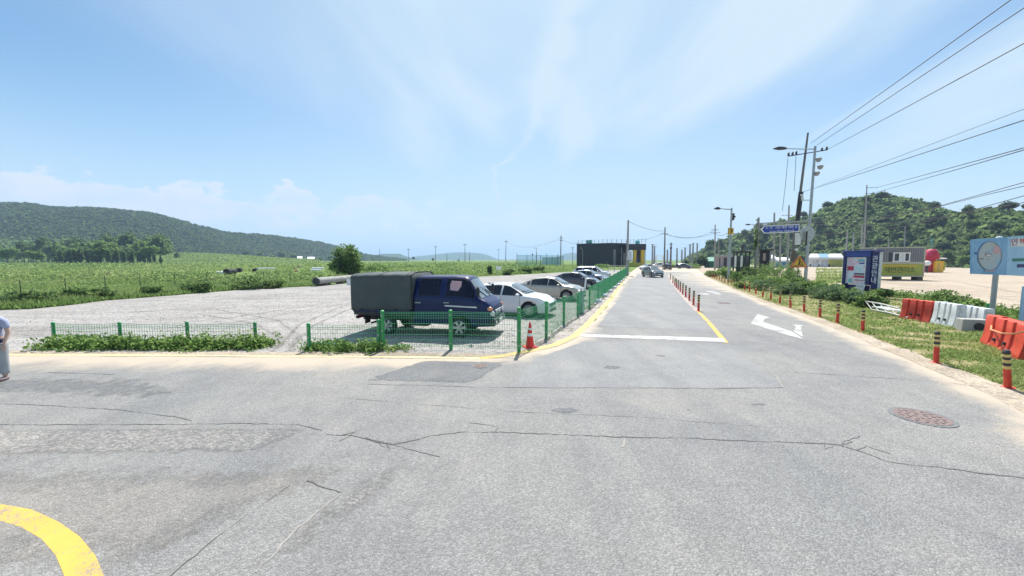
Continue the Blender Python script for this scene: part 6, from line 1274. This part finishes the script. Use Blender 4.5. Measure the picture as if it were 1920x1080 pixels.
def car_shell(t, S, paint, detail=True):
    T = lambda x: np.interp(x, *zip(*S['top'])); Bz = lambda x: min(np.interp(x, *zip(*S['belt'])), T(x) - .004); Wb = lambda x: np.interp(x, *zip(*S['half'])); sill = lambda x: np.interp(x, *zip(*S['sill'])); tum = S.get('tumble', .42)
    def low(x):
        z = sill(x)
        for ax in S['axles']:
            d = abs(x - ax); ra = S['r'] + S.get('gap', .06)
            if d < ra: z = max(z, S['r'] + math.sqrt(ra * ra - d * d))
        return z
    def ring(x):
        Wd, B, Tp, zl = Wb(x), Bz(x), T(x), low(x); c = min(.08, max(.02, (Tp - B) * .5)); e = max(Tp - c, B + .002); yb = Wd * .965; yt = max(.15, yb - tum * (e - B) - min(.12, (Tp - B) * .4))
        return [(Wd * .95, zl), (Wd * .995, zl + (B - zl) * .25), (Wd, zl + (B - zl) * .6), (Wd * .99, zl + (B - zl) * .88), (yb, B), (yt, e), (yt * .9, e + (Tp - e) * .55), (yt * .5, e + (Tp - e) * .9), (0, Tp)], B, e, yb, yt
    x0, x1 = S['top'][0][0], S['top'][-1][0]; xs_ = set(np.linspace(x0, x1, 40)) | {p[0] for k in ('top', 'belt', 'half') for p in S[k]}
    for ax in S['axles']:
        ra = S['r'] + S.get('gap', .06)
        xs_ |= {ax + ra * math.cos(math.pi * k / 12) for k in range(13)} | {ax + (ra + .004) * s_ for s_ in (-1, 1)}
    xs_ = sorted(round(float(v), 4) for v in xs_ if x0 <= v <= x1); xs_ = [v for i, v in enumerate(xs_) if i == 0 or v - xs_[i - 1] > .0025]
    V = []; b = MB(); n = 17
    for x in xs_:
        r_ = ring(x)[0]; V += [(x, -y, z) for y, z in r_] + [(x, y, z) for y, z in reversed(r_[:-1])]
    k = len(xs_); f1 = [(i * n + j, i * n + j + 1, (i + 1) * n + j + 1, (i + 1) * n + j) for i in range(k - 1) for j in range(n - 1)]
    b.add(V, f1); b.add(V, [(i * n + n - 1, i * n, (i + 1) * n, (i + 1) * n + n - 1) for i in range(k - 1)], 1); b.add(V[:n], [tuple(range(n))]); b.add(V[-n:], [tuple(range(n))])
    me_o = b.build('body', [M[paint], M['black_plastic']], t, fixn=False)
    bm = bmesh.new(); bm.from_mesh(me_o.data); bmesh.ops.remove_doubles(bm, verts=bm.verts, dist=.0005); bmesh.ops.recalc_face_normals(bm, faces=bm.faces); bm.to_mesh(me_o.data); bm.free()
    me_o.data.polygons.foreach_set('use_smooth', [True] * len(me_o.data.polygons)); me_o.data.set_sharp_from_angle(angle=R(38))
    def sidey(x, z):
        r_, B, e, yb, yt = ring(x)
        if z >= B: return yb + (yt - yb) * (z - B) / max(.001, e - B)
        return float(np.interp(z, [p[1] for p in r_[:5]], [p[0] for p in r_[:5]]))
    for xa, xb, m in S['windows']:
        for sd in (-1, 1):
            cols = []
            for x in np.linspace(xa, xb, 14):
                r_, B, e, yb, yt = ring(x); z0, z1 = B + .03, e - .035
                if z1 - z0 > .015: cols.append([(x, sd * (sidey(x, z) + .006), z) for z in np.linspace(z0, z1, 4)])
            if len(cols) < 2: continue
            b = MB(); b.add([p for c in cols for p in c], [(i * 4 + j, (i + 1) * 4 + j, (i + 1) * 4 + j + 1, i * 4 + j + 1) for i in range(len(cols) - 1) for j in range(3)]); o = b.build('side_window', M[m], t, smooth=50)
            b = MB(); lo = [(p[0][0], p[0][1] + sd * .004, p[0][2] - .012) for p in cols]; hi = [(p[-1][0], p[-1][1] + sd * .004, p[-1][2] + .012) for p in cols]; b.tube(lo, .010, 4); b.tube(hi, .010, 4); b.build('window_trim', M['black_plastic'], o)
    for nm, xa, xb in S['screens']:
        rows = []
        for x in np.linspace(xa, xb, 9):
            r_, B, e, yb, yt = ring(x); ys_ = np.array([0, yt * .5, yt * .9, yt]); zs_ = np.array([r_[8][1], r_[7][1], r_[6][1], r_[5][1]]); w2 = yt * .93
            rows.append([(x + (.006 if xb > 0 or nm == 'windshield' else -.006), y, float(np.interp(abs(y), ys_, zs_)) + .010) for y in np.linspace(-w2, w2, 11)])
        b = MB(); b.add([p for r_ in rows for p in r_], [(i * 11 + j, (i + 1) * 11 + j, (i + 1) * 11 + j + 1, i * 11 + j + 1) for i in range(8) for j in range(10)]); o = b.build(nm, M['windshield'], t, smooth=60)
        if detail and nm == 'windshield':
            b = MB()
            for yy in (-.15, .35): b.tube([(rows[0 if T(xa) < T(xb) else -1][5][0], yy, rows[0 if T(xa) < T(xb) else -1][5][2] + .005), (xb - .22 if xb > xa else xb, yy - .45, T(xb - .22) + .012)], .012, 4)
            b.build('wiper', M['black_plastic'], o)
    if detail:
        for x in S.get('seams', ()):
            for sd in (-1, 1):
                b = MB(); zl = low(x); b.tube([(x, sd * (sidey(x, z) + .001), z) for z in np.linspace(zl + .03, Bz(x) - .01, 6)], .007, 4); b.build('door_gap', M['black_plastic'], t)
        for x, z in S.get('handles', ()):
            for sd in (-1, 1): b = MB(); b.box((x, sd * (sidey(x, z) + .012), z), (.2, .03, .035)); b.build('door_handle', M[S.get('handle_mat', paint)], t, bevel=.008)
    return sidey, T, Bz, Wb
def sedan_spec(L, H, W, hatch=False):
    fo = .86; ro = L - fo - L * .572; f = lambda x: x; wb = L * .572; xr = -(wb + ro); s = H / 1.46
    if hatch: top = [(xr, .62 * s), (xr + .03, .95 * s), (xr + .12, 1.1 * s), (xr + .55, 1.40 * s), (-wb * .55, 1.46 * s), (-wb * .30, 1.45 * s), (-.80, 1.35 * s), (.12, .98 * s), (.45, .91 * s), (fo - .16, .72 * s), (fo - .04, .62 * s), (fo, .5 * s)]
    else: top = [(xr, .60 * s), (xr + .03, .92 * s), (xr + .12, 1.00 * s), (xr + .58, 1.06 * s), (xr + 1.42, 1.39 * s), (-wb * .56, 1.46 * s), (-wb * .42, 1.44 * s), (-wb * .34, 1.40 * s), (-.16, 1.00 * s), (.35, .92 * s), (fo - .16, .72 * s), (fo - .04, .62 * s), (fo, .48 * s)]
    belt = [(xr, .58 * s), (xr + .03, .86 * s), (xr + .5, .96 * s), (-wb * .5, .925 * s), (.0, .90 * s), (.5, .82 * s), (fo - .12, .66 * s), (fo, .45 * s)]; w = W / 2
    half = [(xr, w * .66), (xr + .05, w * .82), (xr + .3, w * .95), (xr + .8, w * .99), (-wb * .4, w), (0, w * .985), (.45, w * .93), (fo - .22, w * .80), (fo - .06, w * .62), (fo, w * .5)]
    sill = [(xr, .36), (xr + .4, .24), (-wb * .5, .19), (.2, .2), (fo - .3, .2), (fo, .22)]
    tall = dict(top=top, belt=belt, half=half, sill=sill, axles=(0, -wb), r=.325, windows=[(-wb * .46, -.02 if hatch else -.22, 'car_glass'), (-wb * .92, -wb * .49, 'car_glass'), (xr + (.35 if hatch else .95), -wb * .95, 'car_glass')], screens=[('windshield', -wb * .36 if not hatch else -.86, -.17 if not hatch else .09), ('rear_window', xr + (.14 if hatch else .66), xr + (.5 if hatch else 1.34))], seams=(-.62 * wb * .24, -wb * .475, -wb * .9), handles=((-wb * .40, .84 * s), (-wb * .83, .87 * s)))
    return tall, fo, xr, wb, s
def car(label, paint, loc, hdg, L=4.6, H=1.45, W=1.82, hatch=False, detail=True, spokes=10, group=None, name='parked_car', mirror=None, rack=False):
    S, fo, xr, wb, s = sedan_spec(L, H, W, hatch); t = thing(name, label, 'car', loc, hdg, group)
    sidey, T, Bz, Wb = car_shell(t, S, paint, detail)
    for x in (0, -wb):
        for sd in (-1, 1): wheel(t, x, sd * (W / 2 - .115), .325, .21, sd, spokes)
    for sd in (-1, 1):
        b = MB(); ellipsoid(b, (fo - .20, sd * (Wb(fo - .20) * .86), .64 * s), (.20, .13, .075)); b.build('headlight', M['headlamp'], t, smooth=60)
        b = MB(); ellipsoid(b, (xr + .10, sd * (Wb(xr + .08) * .86), .82 * s), (.14, .13, .09)); b.build('tail_light', M['lamp_red'], t, smooth=60)
        b = MB(); ellipsoid(b, (-.48, sd * (W / 2 + .07), .97 * s), (.09, .12, .075)); b.tube([(-.46, sd * (W / 2 - .08), .93 * s), (-.48, sd * (W / 2 + .02), .94 * s)], .03, 5); b.build('mirror', M[mirror or paint], t, smooth=60)
    b = MB(); b.prism([(fo - .055, -.42 * W / 1.8, .48 * s), (fo - .055, .42 * W / 1.8, .48 * s), (fo - .10, .46 * W / 1.8, .61 * s), (fo - .10, -.46 * W / 1.8, .61 * s)], (.075, 0, 0)); b.build('grille', M['black_plastic'], t)
    b = MB(); b.prism([(fo - .07, -.5, .25), (fo - .07, .5, .25), (fo - .07, .45, .34), (fo - .07, -.45, .34)], (.085, 0, 0)); b.build('air_intake', M['black_plastic'], t)
    boxo('licence_plate', (fo + .025, 0, .42 * s), (.02, .50, .11), M['plate'], t); boxo('licence_plate', (xr - .012, 0, .66 * s), (.02, .45, .11), M['plate'], t)
    boxo('underbody', ((fo + xr) / 2, 0, .26), (fo - xr - 1.0, W * .6, .12), M['black_plastic'], t)
    if rack:
        for sd in (-1, 1): b = MB(); b.tube([(xr + .7, sd * W * .33, H - .03), (xr + .9, sd * W * .33, H + .05), (-wb * .4, sd * W * .33, H + .05), (-wb * .32, sd * W * .33, H - .02)], .022, 6); b.build('roof_rail', M['galvanised'], t)
    return t
PK = 'cars parked inside the road fence'
car('white sedan with dark windows parked nose to the green fence, next to the blue truck', 'car_white', (1.03, 16.56, .004), R(-21), 4.75, 1.46, 1.84, spokes=16, group=PK)
car('pale champagne sedan parked between the white sedan and the dark sedan', 'car_champagne', (3.62, 22.76, .004), R(-25), 4.4, 1.44, 1.78, group=PK)
car('dark navy grey sedan parked beyond the champagne sedan', 'car_dark', (6.74, 31.65, .004), R(-23), 4.45, 1.45, 1.82, group=PK)
car('blue grey sedan half hidden behind the dark sedan', 'car_blue_grey', (9.10, 38.3, .004), R(-27), 4.4, 1.46, 1.82, group=PK)
car('pale silver car with roof rails, farthest in the row along the green fence', 'car_silver', (11.55, 46.6, .004), R(-25), 4.6, 1.66, 1.84, True, group=PK, rack=True)
DR = 'vehicles on the road'
g = G(1237, 521); car('silver grey car coming towards the camera left of the centre bollards', 'car_grey', (g.x - .15, g.y + .75, .03), R(-86), 4.3, 1.50, 1.80, True, group=DR, name='driving_car')
g = G(1249, 505.5); car('black car behind the oncoming grey car, near the centre bollards', 'car_black', (g.x, g.y, .03), R(75), 4.4, 1.6, 1.85, True, group=DR, name='driving_car', detail=False)
g = G(1291, 504); car('dark car alone in the right lane far ahead', 'car_dark', (g.x, g.y, .03), R(-40), 4.2, 1.5, 1.82, True, group=DR, name='driving_car', detail=False)
FC = 'cars parked where the road ends'
g = G(1206, 506); car('car with a white bonnet half hidden by the oncoming grey car, before the yellow portal', 'car_white', (g.x, g.y, .03), R(205), 4.4, 1.45, 1.8, group=FC, detail=False)
g = G(1226, 502.5); car('silver car seen over the roof of the oncoming grey car', 'car_silver', (g.x, g.y, .03), R(160), 4.5, 1.6, 1.85, True, group=FC, detail=False)
g = G(1238, 500.5); car('dark distant car below the white height limit frame', 'car_dark', (g.x, g.y, .03), R(170), 4.5, 1.7, 1.85, True, group=FC, detail=False)
# ---- the double cab truck with a covered load bed
fw = G(862, 632.5); rwp = G(727, 627); d = fw - rwp; hd = math.atan2(d.y, d.x); lf = Vector((-math.sin(hd), math.cos(hd), 0)); WB = d.length
t = thing('pickup_truck', 'dark blue double cab truck with a grey green tarpaulin over its load bed', 'truck', fw + lf * .78 + Vector((0, 0, .004)), hd)
S = dict(top=[(-1.60, 1.86), (-1.54, 1.94), (-1.40, 1.97), (-.2, 1.985), (.15, 1.965), (.28, 1.90), (.72, 1.28), (.84, 1.21), (.98, 1.12), (1.06, 1.02), (1.10, .86), (1.115, .60)], belt=[(-1.60, 1.34), (.2, 1.30), (.72, 1.20), (.84, 1.16), (.98, 1.05), (1.07, .90), (1.115, .56)], half=[(-1.60, .80), (-1.50, .835), (0, .85), (.70, .848), (.90, .83), (1.0, .80), (1.07, .755), (1.115, .70)], sill=[(-1.6, .42), (0, .40), (.6, .36), (1.1, .38)], axles=(0,), r=.32, gap=.075, tumble=.22, windows=[(-.45, .50, 'truck_glass'), (-1.40, -.66, 'truck_glass')], screens=[('windshield', .31, .73)], seams=(-.55, .62, -1.52), handles=((-.42, 1.12), (-1.40, 1.10)), handle_mat='galvanised')
pm('truck_glass', (.004, .007, .022), .12, var=.3, spec=.35)
sidey, T, Bz, Wb = car_shell(t, S, 'truck_blue')
for sd in (-1, 1):
    wheel(t, 0, sd * .755, .32, .19, sd, 6, .70); wheel(t, -WB, sd * .735, .30, .24, sd, 6, .70)
    b = MB(); ellipsoid(b, (1.045, sd * .68, .78), (.10, .12, .095)); b.build('headlight', M['headlamp'], t, smooth=60)
    b = MB(); ellipsoid(b, (.985, sd * .765, .94), (.12, .06, .07)); b.build('indicator', M['lamp_amber'], t, smooth=60)
    b = MB(); b.tube([(.60, sd * .80, 1.32), (.68, sd * .96, 1.42)], .018, 6); b.tube([(.56, sd * .78, 1.66), (.68, sd * .96, 1.60)], .018, 6); ellipsoid(b, (.68, sd * .97, 1.50), (.05, .09, .16)); b.build('mirror', M['black_plastic'], t, smooth=60)
    b = MB(); xs2 = np.linspace(-.48, .60, 8); b.add([(x, sd * (sidey(x, z) + .004), z) for x in xs2 for z in (.985 - .03 * x, 1.03 - .03 * x)], [(2 * i, 2 * i + 2, 2 * i + 3, 2 * i + 1) for i in range(7)]); b.build('door_stripe', M['white_plastic'], t)
    b = MB(); b.box((1.125, sd * .60, .50), (.14, .16, .09)); b.build('fog_light', M['headlamp'], t, bevel=.02)
    b = MB(); b.box((-3.62, sd * .55, .60), (.06, .28, .12)); b.build('tail_light', M['lamp_red'], t)
    b = MB(); b.box((-WB, sd * .76, .66), (.9, .26, .03)); b.build('mudguard', M['black_plastic'], t)
boxo('bumper', (1.08, 0, .50), (.20, 1.62, .24), M['dark_metal'], t, bevel=.05); boxo('grille', (1.10, 0, .80), (.06, .8, .13), M['galvanised'], t, bevel=.02); boxo('licence_plate', (1.195, 0, .50), (.02, .52, .12), M['plate'], t); b = MB(); ellipsoid(b, (1.135, 0, .81), (.02, .07, .045)); b.build('emblem', M['headlamp'], t)
b = MB(); b.prism([(-.30, -.70, 1.44), (.02, -.70, 1.44), (.05, -.69, 1.80), (-.28, -.69, 1.80)], (0, .05, 0)); b.build('pink_seat_cover', M['pink_cloth'], t)
b = MB(); q = [(x, -(sidey(x, z) + .009), z) for x, z in ((-.32, 1.52), (-.06, 1.49), (.0, 1.58), (-.02, 1.80), (-.30, 1.82), (-.34, 1.7))]; b.prism(q, (0, -.004, 0)); b.build('window_paper', M['pink_cloth'], t)
xb0, xb1 = -3.72, -1.66
boxo('load_bed', ((xb0 + xb1) / 2, 0, .72), (xb1 - xb0, 1.66, .16), M['dark_metal'], t); [boxo('side_board', ((xb0 + xb1) / 2, sd * .835, .92), (xb1 - xb0, .04, .34), M['truck_blue'], t) for sd in (-1, 1)]; boxo('tailgate', (xb0 - .02, 0, .92), (.04, 1.66, .34), M['truck_blue'], t)
for sd in (-1, 1): boxo('chassis_rail', (-1.7, sd * .36, .50), (3.9, .09, .16), M['black_plastic'], t)
boxo('fuel_tank', (-1.45, -.58, .46), (.7, .34, .3), M['black_plastic'], t, bevel=.04); boxo('battery_box', (-1.15, .55, .48), (.5, .34, .28), M['black_plastic'], t); boxo('rear_bar', (xb0 + .05, 0, .55), (.08, 1.5, .1), M['black_plastic'], t); boxo('mud_flap', (-3.30, -.70, .52), (.02, .3, .34), M['black_plastic'], t); b = MB(); b.tube([(-2.9, -.3, .42), (-3.35, -.42, .30)], .035, 8); b.build('exhaust_pipe', M['dark_metal'], t)
# tarpaulin: an arched cover with sagging cloth and a ragged hem
nx, prof = 26, []
for k in range(33):
    u = k / 32
    if u < .30: y, z = -.87 - .012 * math.sin(u / .3 * math.pi), .82 + (1.90 - .82) * (u / .30)
    elif u > .70: y, z = .87 + .012 * math.sin((1 - u) / .3 * math.pi), .82 + (1.90 - .82) * ((1 - u) / .30)
    else: a = (u - .30) / .40 * math.pi; y, z = -.87 * math.copysign(abs(math.cos(a)) ** .62, math.cos(a)), 1.91 + .165 * math.sin(a) ** .6
    prof.append((y, z))
rt = random.Random(3); V = []
for i in range(nx + 1):
    x = xb0 - .07 + (xb1 - xb0 + .13) * i / nx; bow = .007 * math.cos(i / nx * 2 * math.pi * 4)
    for k, (y, z) in enumerate(prof):
        u = k / 32; sg = math.sin(7 * x + 5 * u) * .010 + math.sin(3.1 * x - 9 * u) * .012
        yy, z2 = y * (1 + sg * .6), z + (bow if .3 < u < .7 else 0) - (.05 * (1 - i / nx) ** 3 if .3 < u < .7 else 0)
        if k in (0, 32): z2 += rt.uniform(-.025, .025) - .03 * math.sin(i * .9)
        V.append((x, yy, z2))
b = MB(); n = 33; b.add(V, [(i * n + k, (i + 1) * n + k, (i + 1) * n + k + 1, i * n + k + 1) for i in range(nx) for k in range(n - 1)])
for i in (0, nx): b.add([V[i * n + k] for k in range(n)], [tuple(range(n))])
tp = b.build('tarpaulin', M['tarp'], t, smooth=50); sm_ = tp.modifiers.new('cloth', 'SOLIDIFY'); sm_.thickness = .008
for k, nm in ((10, 'seam'), (22, 'seam')): b = MB(); b.tube([Vector(V[i * n + k]) * 1.0 + Vector((0, -.006 if k < 16 else .006, .004)) for i in range(nx + 1)], .012, 5); b.build(nm, M['tarp'], tp)
for f in (.08, .5, .93): i = int(f * nx); b = MB(); b.tube([Vector(V[i * n + k]) + Vector((0, 0, .004)) for k in range(10, 23)], .015, 5); b.build('hoop_ridge', M['tarp'], tp)
b = MB()
for i in range(1, nx, 3): p = Vector(V[i * n]); b.tube([p + Vector((0, -.004, .05)), p + Vector((.03, -.01, -.10)), (p.x + .05, -.86, .66)], .007, 4)
b.build('lashing_rope', M['black_plastic'], tp)
ed = [V[nx * n + k] for k in range(n)]; b = MB(); b.tube([Vector(p) + Vector((.012, 0, 0)) for p in ed], .016, 5); b.build('front_edge', M['black_plastic'], tp)
boxo('rag', (-2.35, -.845, .845), (.14, .02, .07), M['concrete'], t)

# ------------------------------------------------------------------ bystander cut by the left picture edge
g = G(-3, 714); hp = HT(-3, 714, 574)
pr_ = thing('person', 'bystander cut by the left picture edge in a grey blue shirt and pale trousers', 'person', g, R(15)); k = hp / 1.62
def skin_body(name, V, E_, Rr, m, root, sub=2, parent=pr_):
    me = bpy.data.meshes.new(name); me.from_pydata([tuple(c * k for c in v) for v in V], E_, []); me.materials.append(M[m])
    o = bpy.data.objects.new(name, me); link(o, parent)
    md = o.modifiers.new('skin', 'SKIN'); md.use_smooth_shade = True
    for i, r_ in enumerate(Rr):
        sv = me.skin_vertices[0].data[i]; sv.radius = ((r_[0] if isinstance(r_, tuple) else r_) * k, (r_[1] if isinstance(r_, tuple) else r_) * k); sv.use_root = i == root
    sb = o.modifiers.new('smooth', 'SUBSURF'); sb.levels = sb.render_levels = sub; return o
BV = [(0, 0, .86), (0, -.01, 1.05), (0, .0, 1.24), (0, .0, 1.36), (0, -.02, 1.44), (0, -.03, 1.53), (.10, 0, .80), (.11, -.01, .46), (.11, .02, .07), (.12, -.13, .04), (-.10, 0, .80), (-.11, -.02, .46), (-.12, .02, .07), (-.13, -.13, .04), (.18, .0, 1.30), (.23, .02, 1.05), (.23, -.08, .84), (.23, -.10, .77), (-.18, .0, 1.30), (-.23, .02, 1.05), (-.23, -.08, .84), (-.23, -.10, .77)]
BE = [(0, 1), (1, 2), (2, 3), (3, 4), (4, 5), (0, 6), (6, 7), (7, 8), (8, 9), (0, 10), (10, 11), (11, 12), (12, 13), (3, 14), (14, 15), (15, 16), (16, 17), (3, 18), (18, 19), (19, 20), (20, 21)]
skin_body('body', BV, BE, [(.13, .10), (.13, .095), (.15, .10), (.11, .075), .05, .085, .085, .055, .036, .034, .085, .055, .036, .034, .05, .038, .028, .030, .05, .038, .028, .030], 'skin', 0)
b = MB(); ellipsoid(b, (0, -.02 * k, 1.53 * k), (.075 * k, .095 * k, .11 * k), 14); hdm = b.build('head', M['skin'], pr_, smooth=70)
b = MB(); ellipsoid(b, (0, .005 * k, 1.56 * k), (.083 * k, .10 * k, .095 * k), 14); b.build('hair', M['hair'], hdm, smooth=70)
b = MB(); [ellipsoid(b, (sx * .03 * k, -.108 * k, 1.54 * k), (.012 * k, .008 * k, .008 * k)) for sx in (-1, 1)]; b.build('eyes', M['hair'], hdm); b = MB(); ellipsoid(b, (0, -.117 * k, 1.515 * k), (.012 * k, .018 * k, .022 * k)); b.build('nose', M['skin'], hdm, smooth=60); b = MB(); ellipsoid(b, (0, -.107 * k, 1.475 * k), (.026 * k, .008 * k, .007 * k)); b.build('mouth', M['lamp_red'], hdm); b = MB(); [ellipsoid(b, (sx * .076 * k, -.01 * k, 1.52 * k), (.012 * k, .02 * k, .032 * k)) for sx in (-1, 1)]; b.build('ears', M['skin'], hdm)
for sx in (-1, 1):
    for i, (dx, ln) in enumerate(((-.022, .065), (-.008, .075), (.007, .072), (.02, .058))): b = MB(); x = sx * .235 + dx * .4; y = -.10 + dx; b.tube([(x * k, y * k, .75 * k), (x * k, (y - .008) * k, (.75 - ln * .55) * k), ((x - sx * .01) * k, (y - .012) * k, (.75 - ln) * k)], [.010 * k, .009 * k, .007 * k], 6); b.build('finger', M['skin'], pr_, smooth=60)
    b = MB(); b.tube([(sx * .225 * k, -.125 * k, .785 * k), (sx * .205 * k, -.15 * k, .755 * k), (sx * .20 * k, -.155 * k, .725 * k)], [.012 * k, .011 * k, .008 * k], 6); b.build('thumb', M['skin'], pr_, smooth=60)
skin_body('shirt', [(0, 0, .82), (0, -.01, 1.06), (0, 0, 1.24), (0, 0, 1.385), (.18, 0, 1.30), (.215, .01, 1.12), (-.18, 0, 1.30), (-.215, .01, 1.12)], [(0, 1), (1, 2), (2, 3), (3, 4), (4, 5), (3, 6), (6, 7)], [(.165, .13), (.155, .12), (.175, .125), (.115, .085), .07, .064, .07, .064], 'shirt', 1)
b = MB(); ellipsoid(b, (0, -.01 * k, .87 * k), (.185 * k, .155 * k, .10 * k), 16); b.build('waist_bag', M['shorts'], pr_, smooth=70)
pm('trousers', (.36, .38, .39), .9, var=.1)
skin_body('trousers', [(0, 0, .88), (.105, 0, .78), (.115, -.01, .45), (.118, .015, .12), (-.105, 0, .78), (-.115, -.01, .45), (-.125, .015, .12)], [(0, 1), (1, 2), (2, 3), (0, 4), (4, 5), (5, 6)], [(.155, .125), .11, .088, .075, .11, .088, .075], 'trousers', 0)
for sx in (-1, 1): b = MB(); ellipsoid(b, (sx * .12 * k, -.05 * k, .045 * k), (.052 * k, .135 * k, .05 * k), 12); b.build('shoe', M['shoe'], pr_, smooth=60)
# ------------------------------------------------------------------ footings of the far fence posts, low rail by the building
for i, (x, y) in enumerate([(1121, 567), (1133, 556.5), (1143, 548), (1151, 541), (1158, 535), (1163, 530), (1168, 526), (1172, 522)]):
    b = MB(); b.lathe([(.22, -.02), (.20, .12), (.12, .2), (.0001, .22)], 8); o = b.build('kerb_stone', M['white_plastic'], smooth=60); o.location = G(x + 1.5, y); o.rotation_euler = (0, 0, i * 1.3); tag(o, f'white stone at the fence foot, {ORD[i]} beyond the champagne sedan', 'stone', 'white stones along the fence foot')
P = [G(x, 509) for x in (1140, 1152, 1163, 1173)]; t = thing('low_rail', 'low pale wooden rail between the parked cars and the black building', 'fence', P[0])
for p in P: q = p - P[0]; boxo('post', (q.x, q.y, .65), (.14, .14, 1.3), M['beige_panel'], t)
a, c = P[0] - P[0], P[-1] - P[0]
for z in (.65, 1.22): b = MB(); b.tube([a + Vector((0, -.1, z)), c + Vector((0, -.1, z))], .06, 5); b.build('rail', M['beige_panel'], t)
# ------------------------------------------------------------------ the air: even pale haze round everything
hm_ = bpy.data.materials.new('haze_air'); hm_.use_nodes = True; tt = hm_.node_tree; tt.nodes.clear(); oo = tt.nodes.new('ShaderNodeOutputMaterial'); pv = tt.nodes.new('ShaderNodeVolumePrincipled')
pv.inputs['Color'].default_value = (.52, .68, 1, 1); pv.inputs['Density'].default_value = HAZE; tt.links.new(pv.outputs[0], oo.inputs['Volume'])
b = MB(); b.box((0, 3850, 84), (14100, 8400, 170)); hz_ = b.build('haze', hm_); hz_['kind'] = 'stuff'
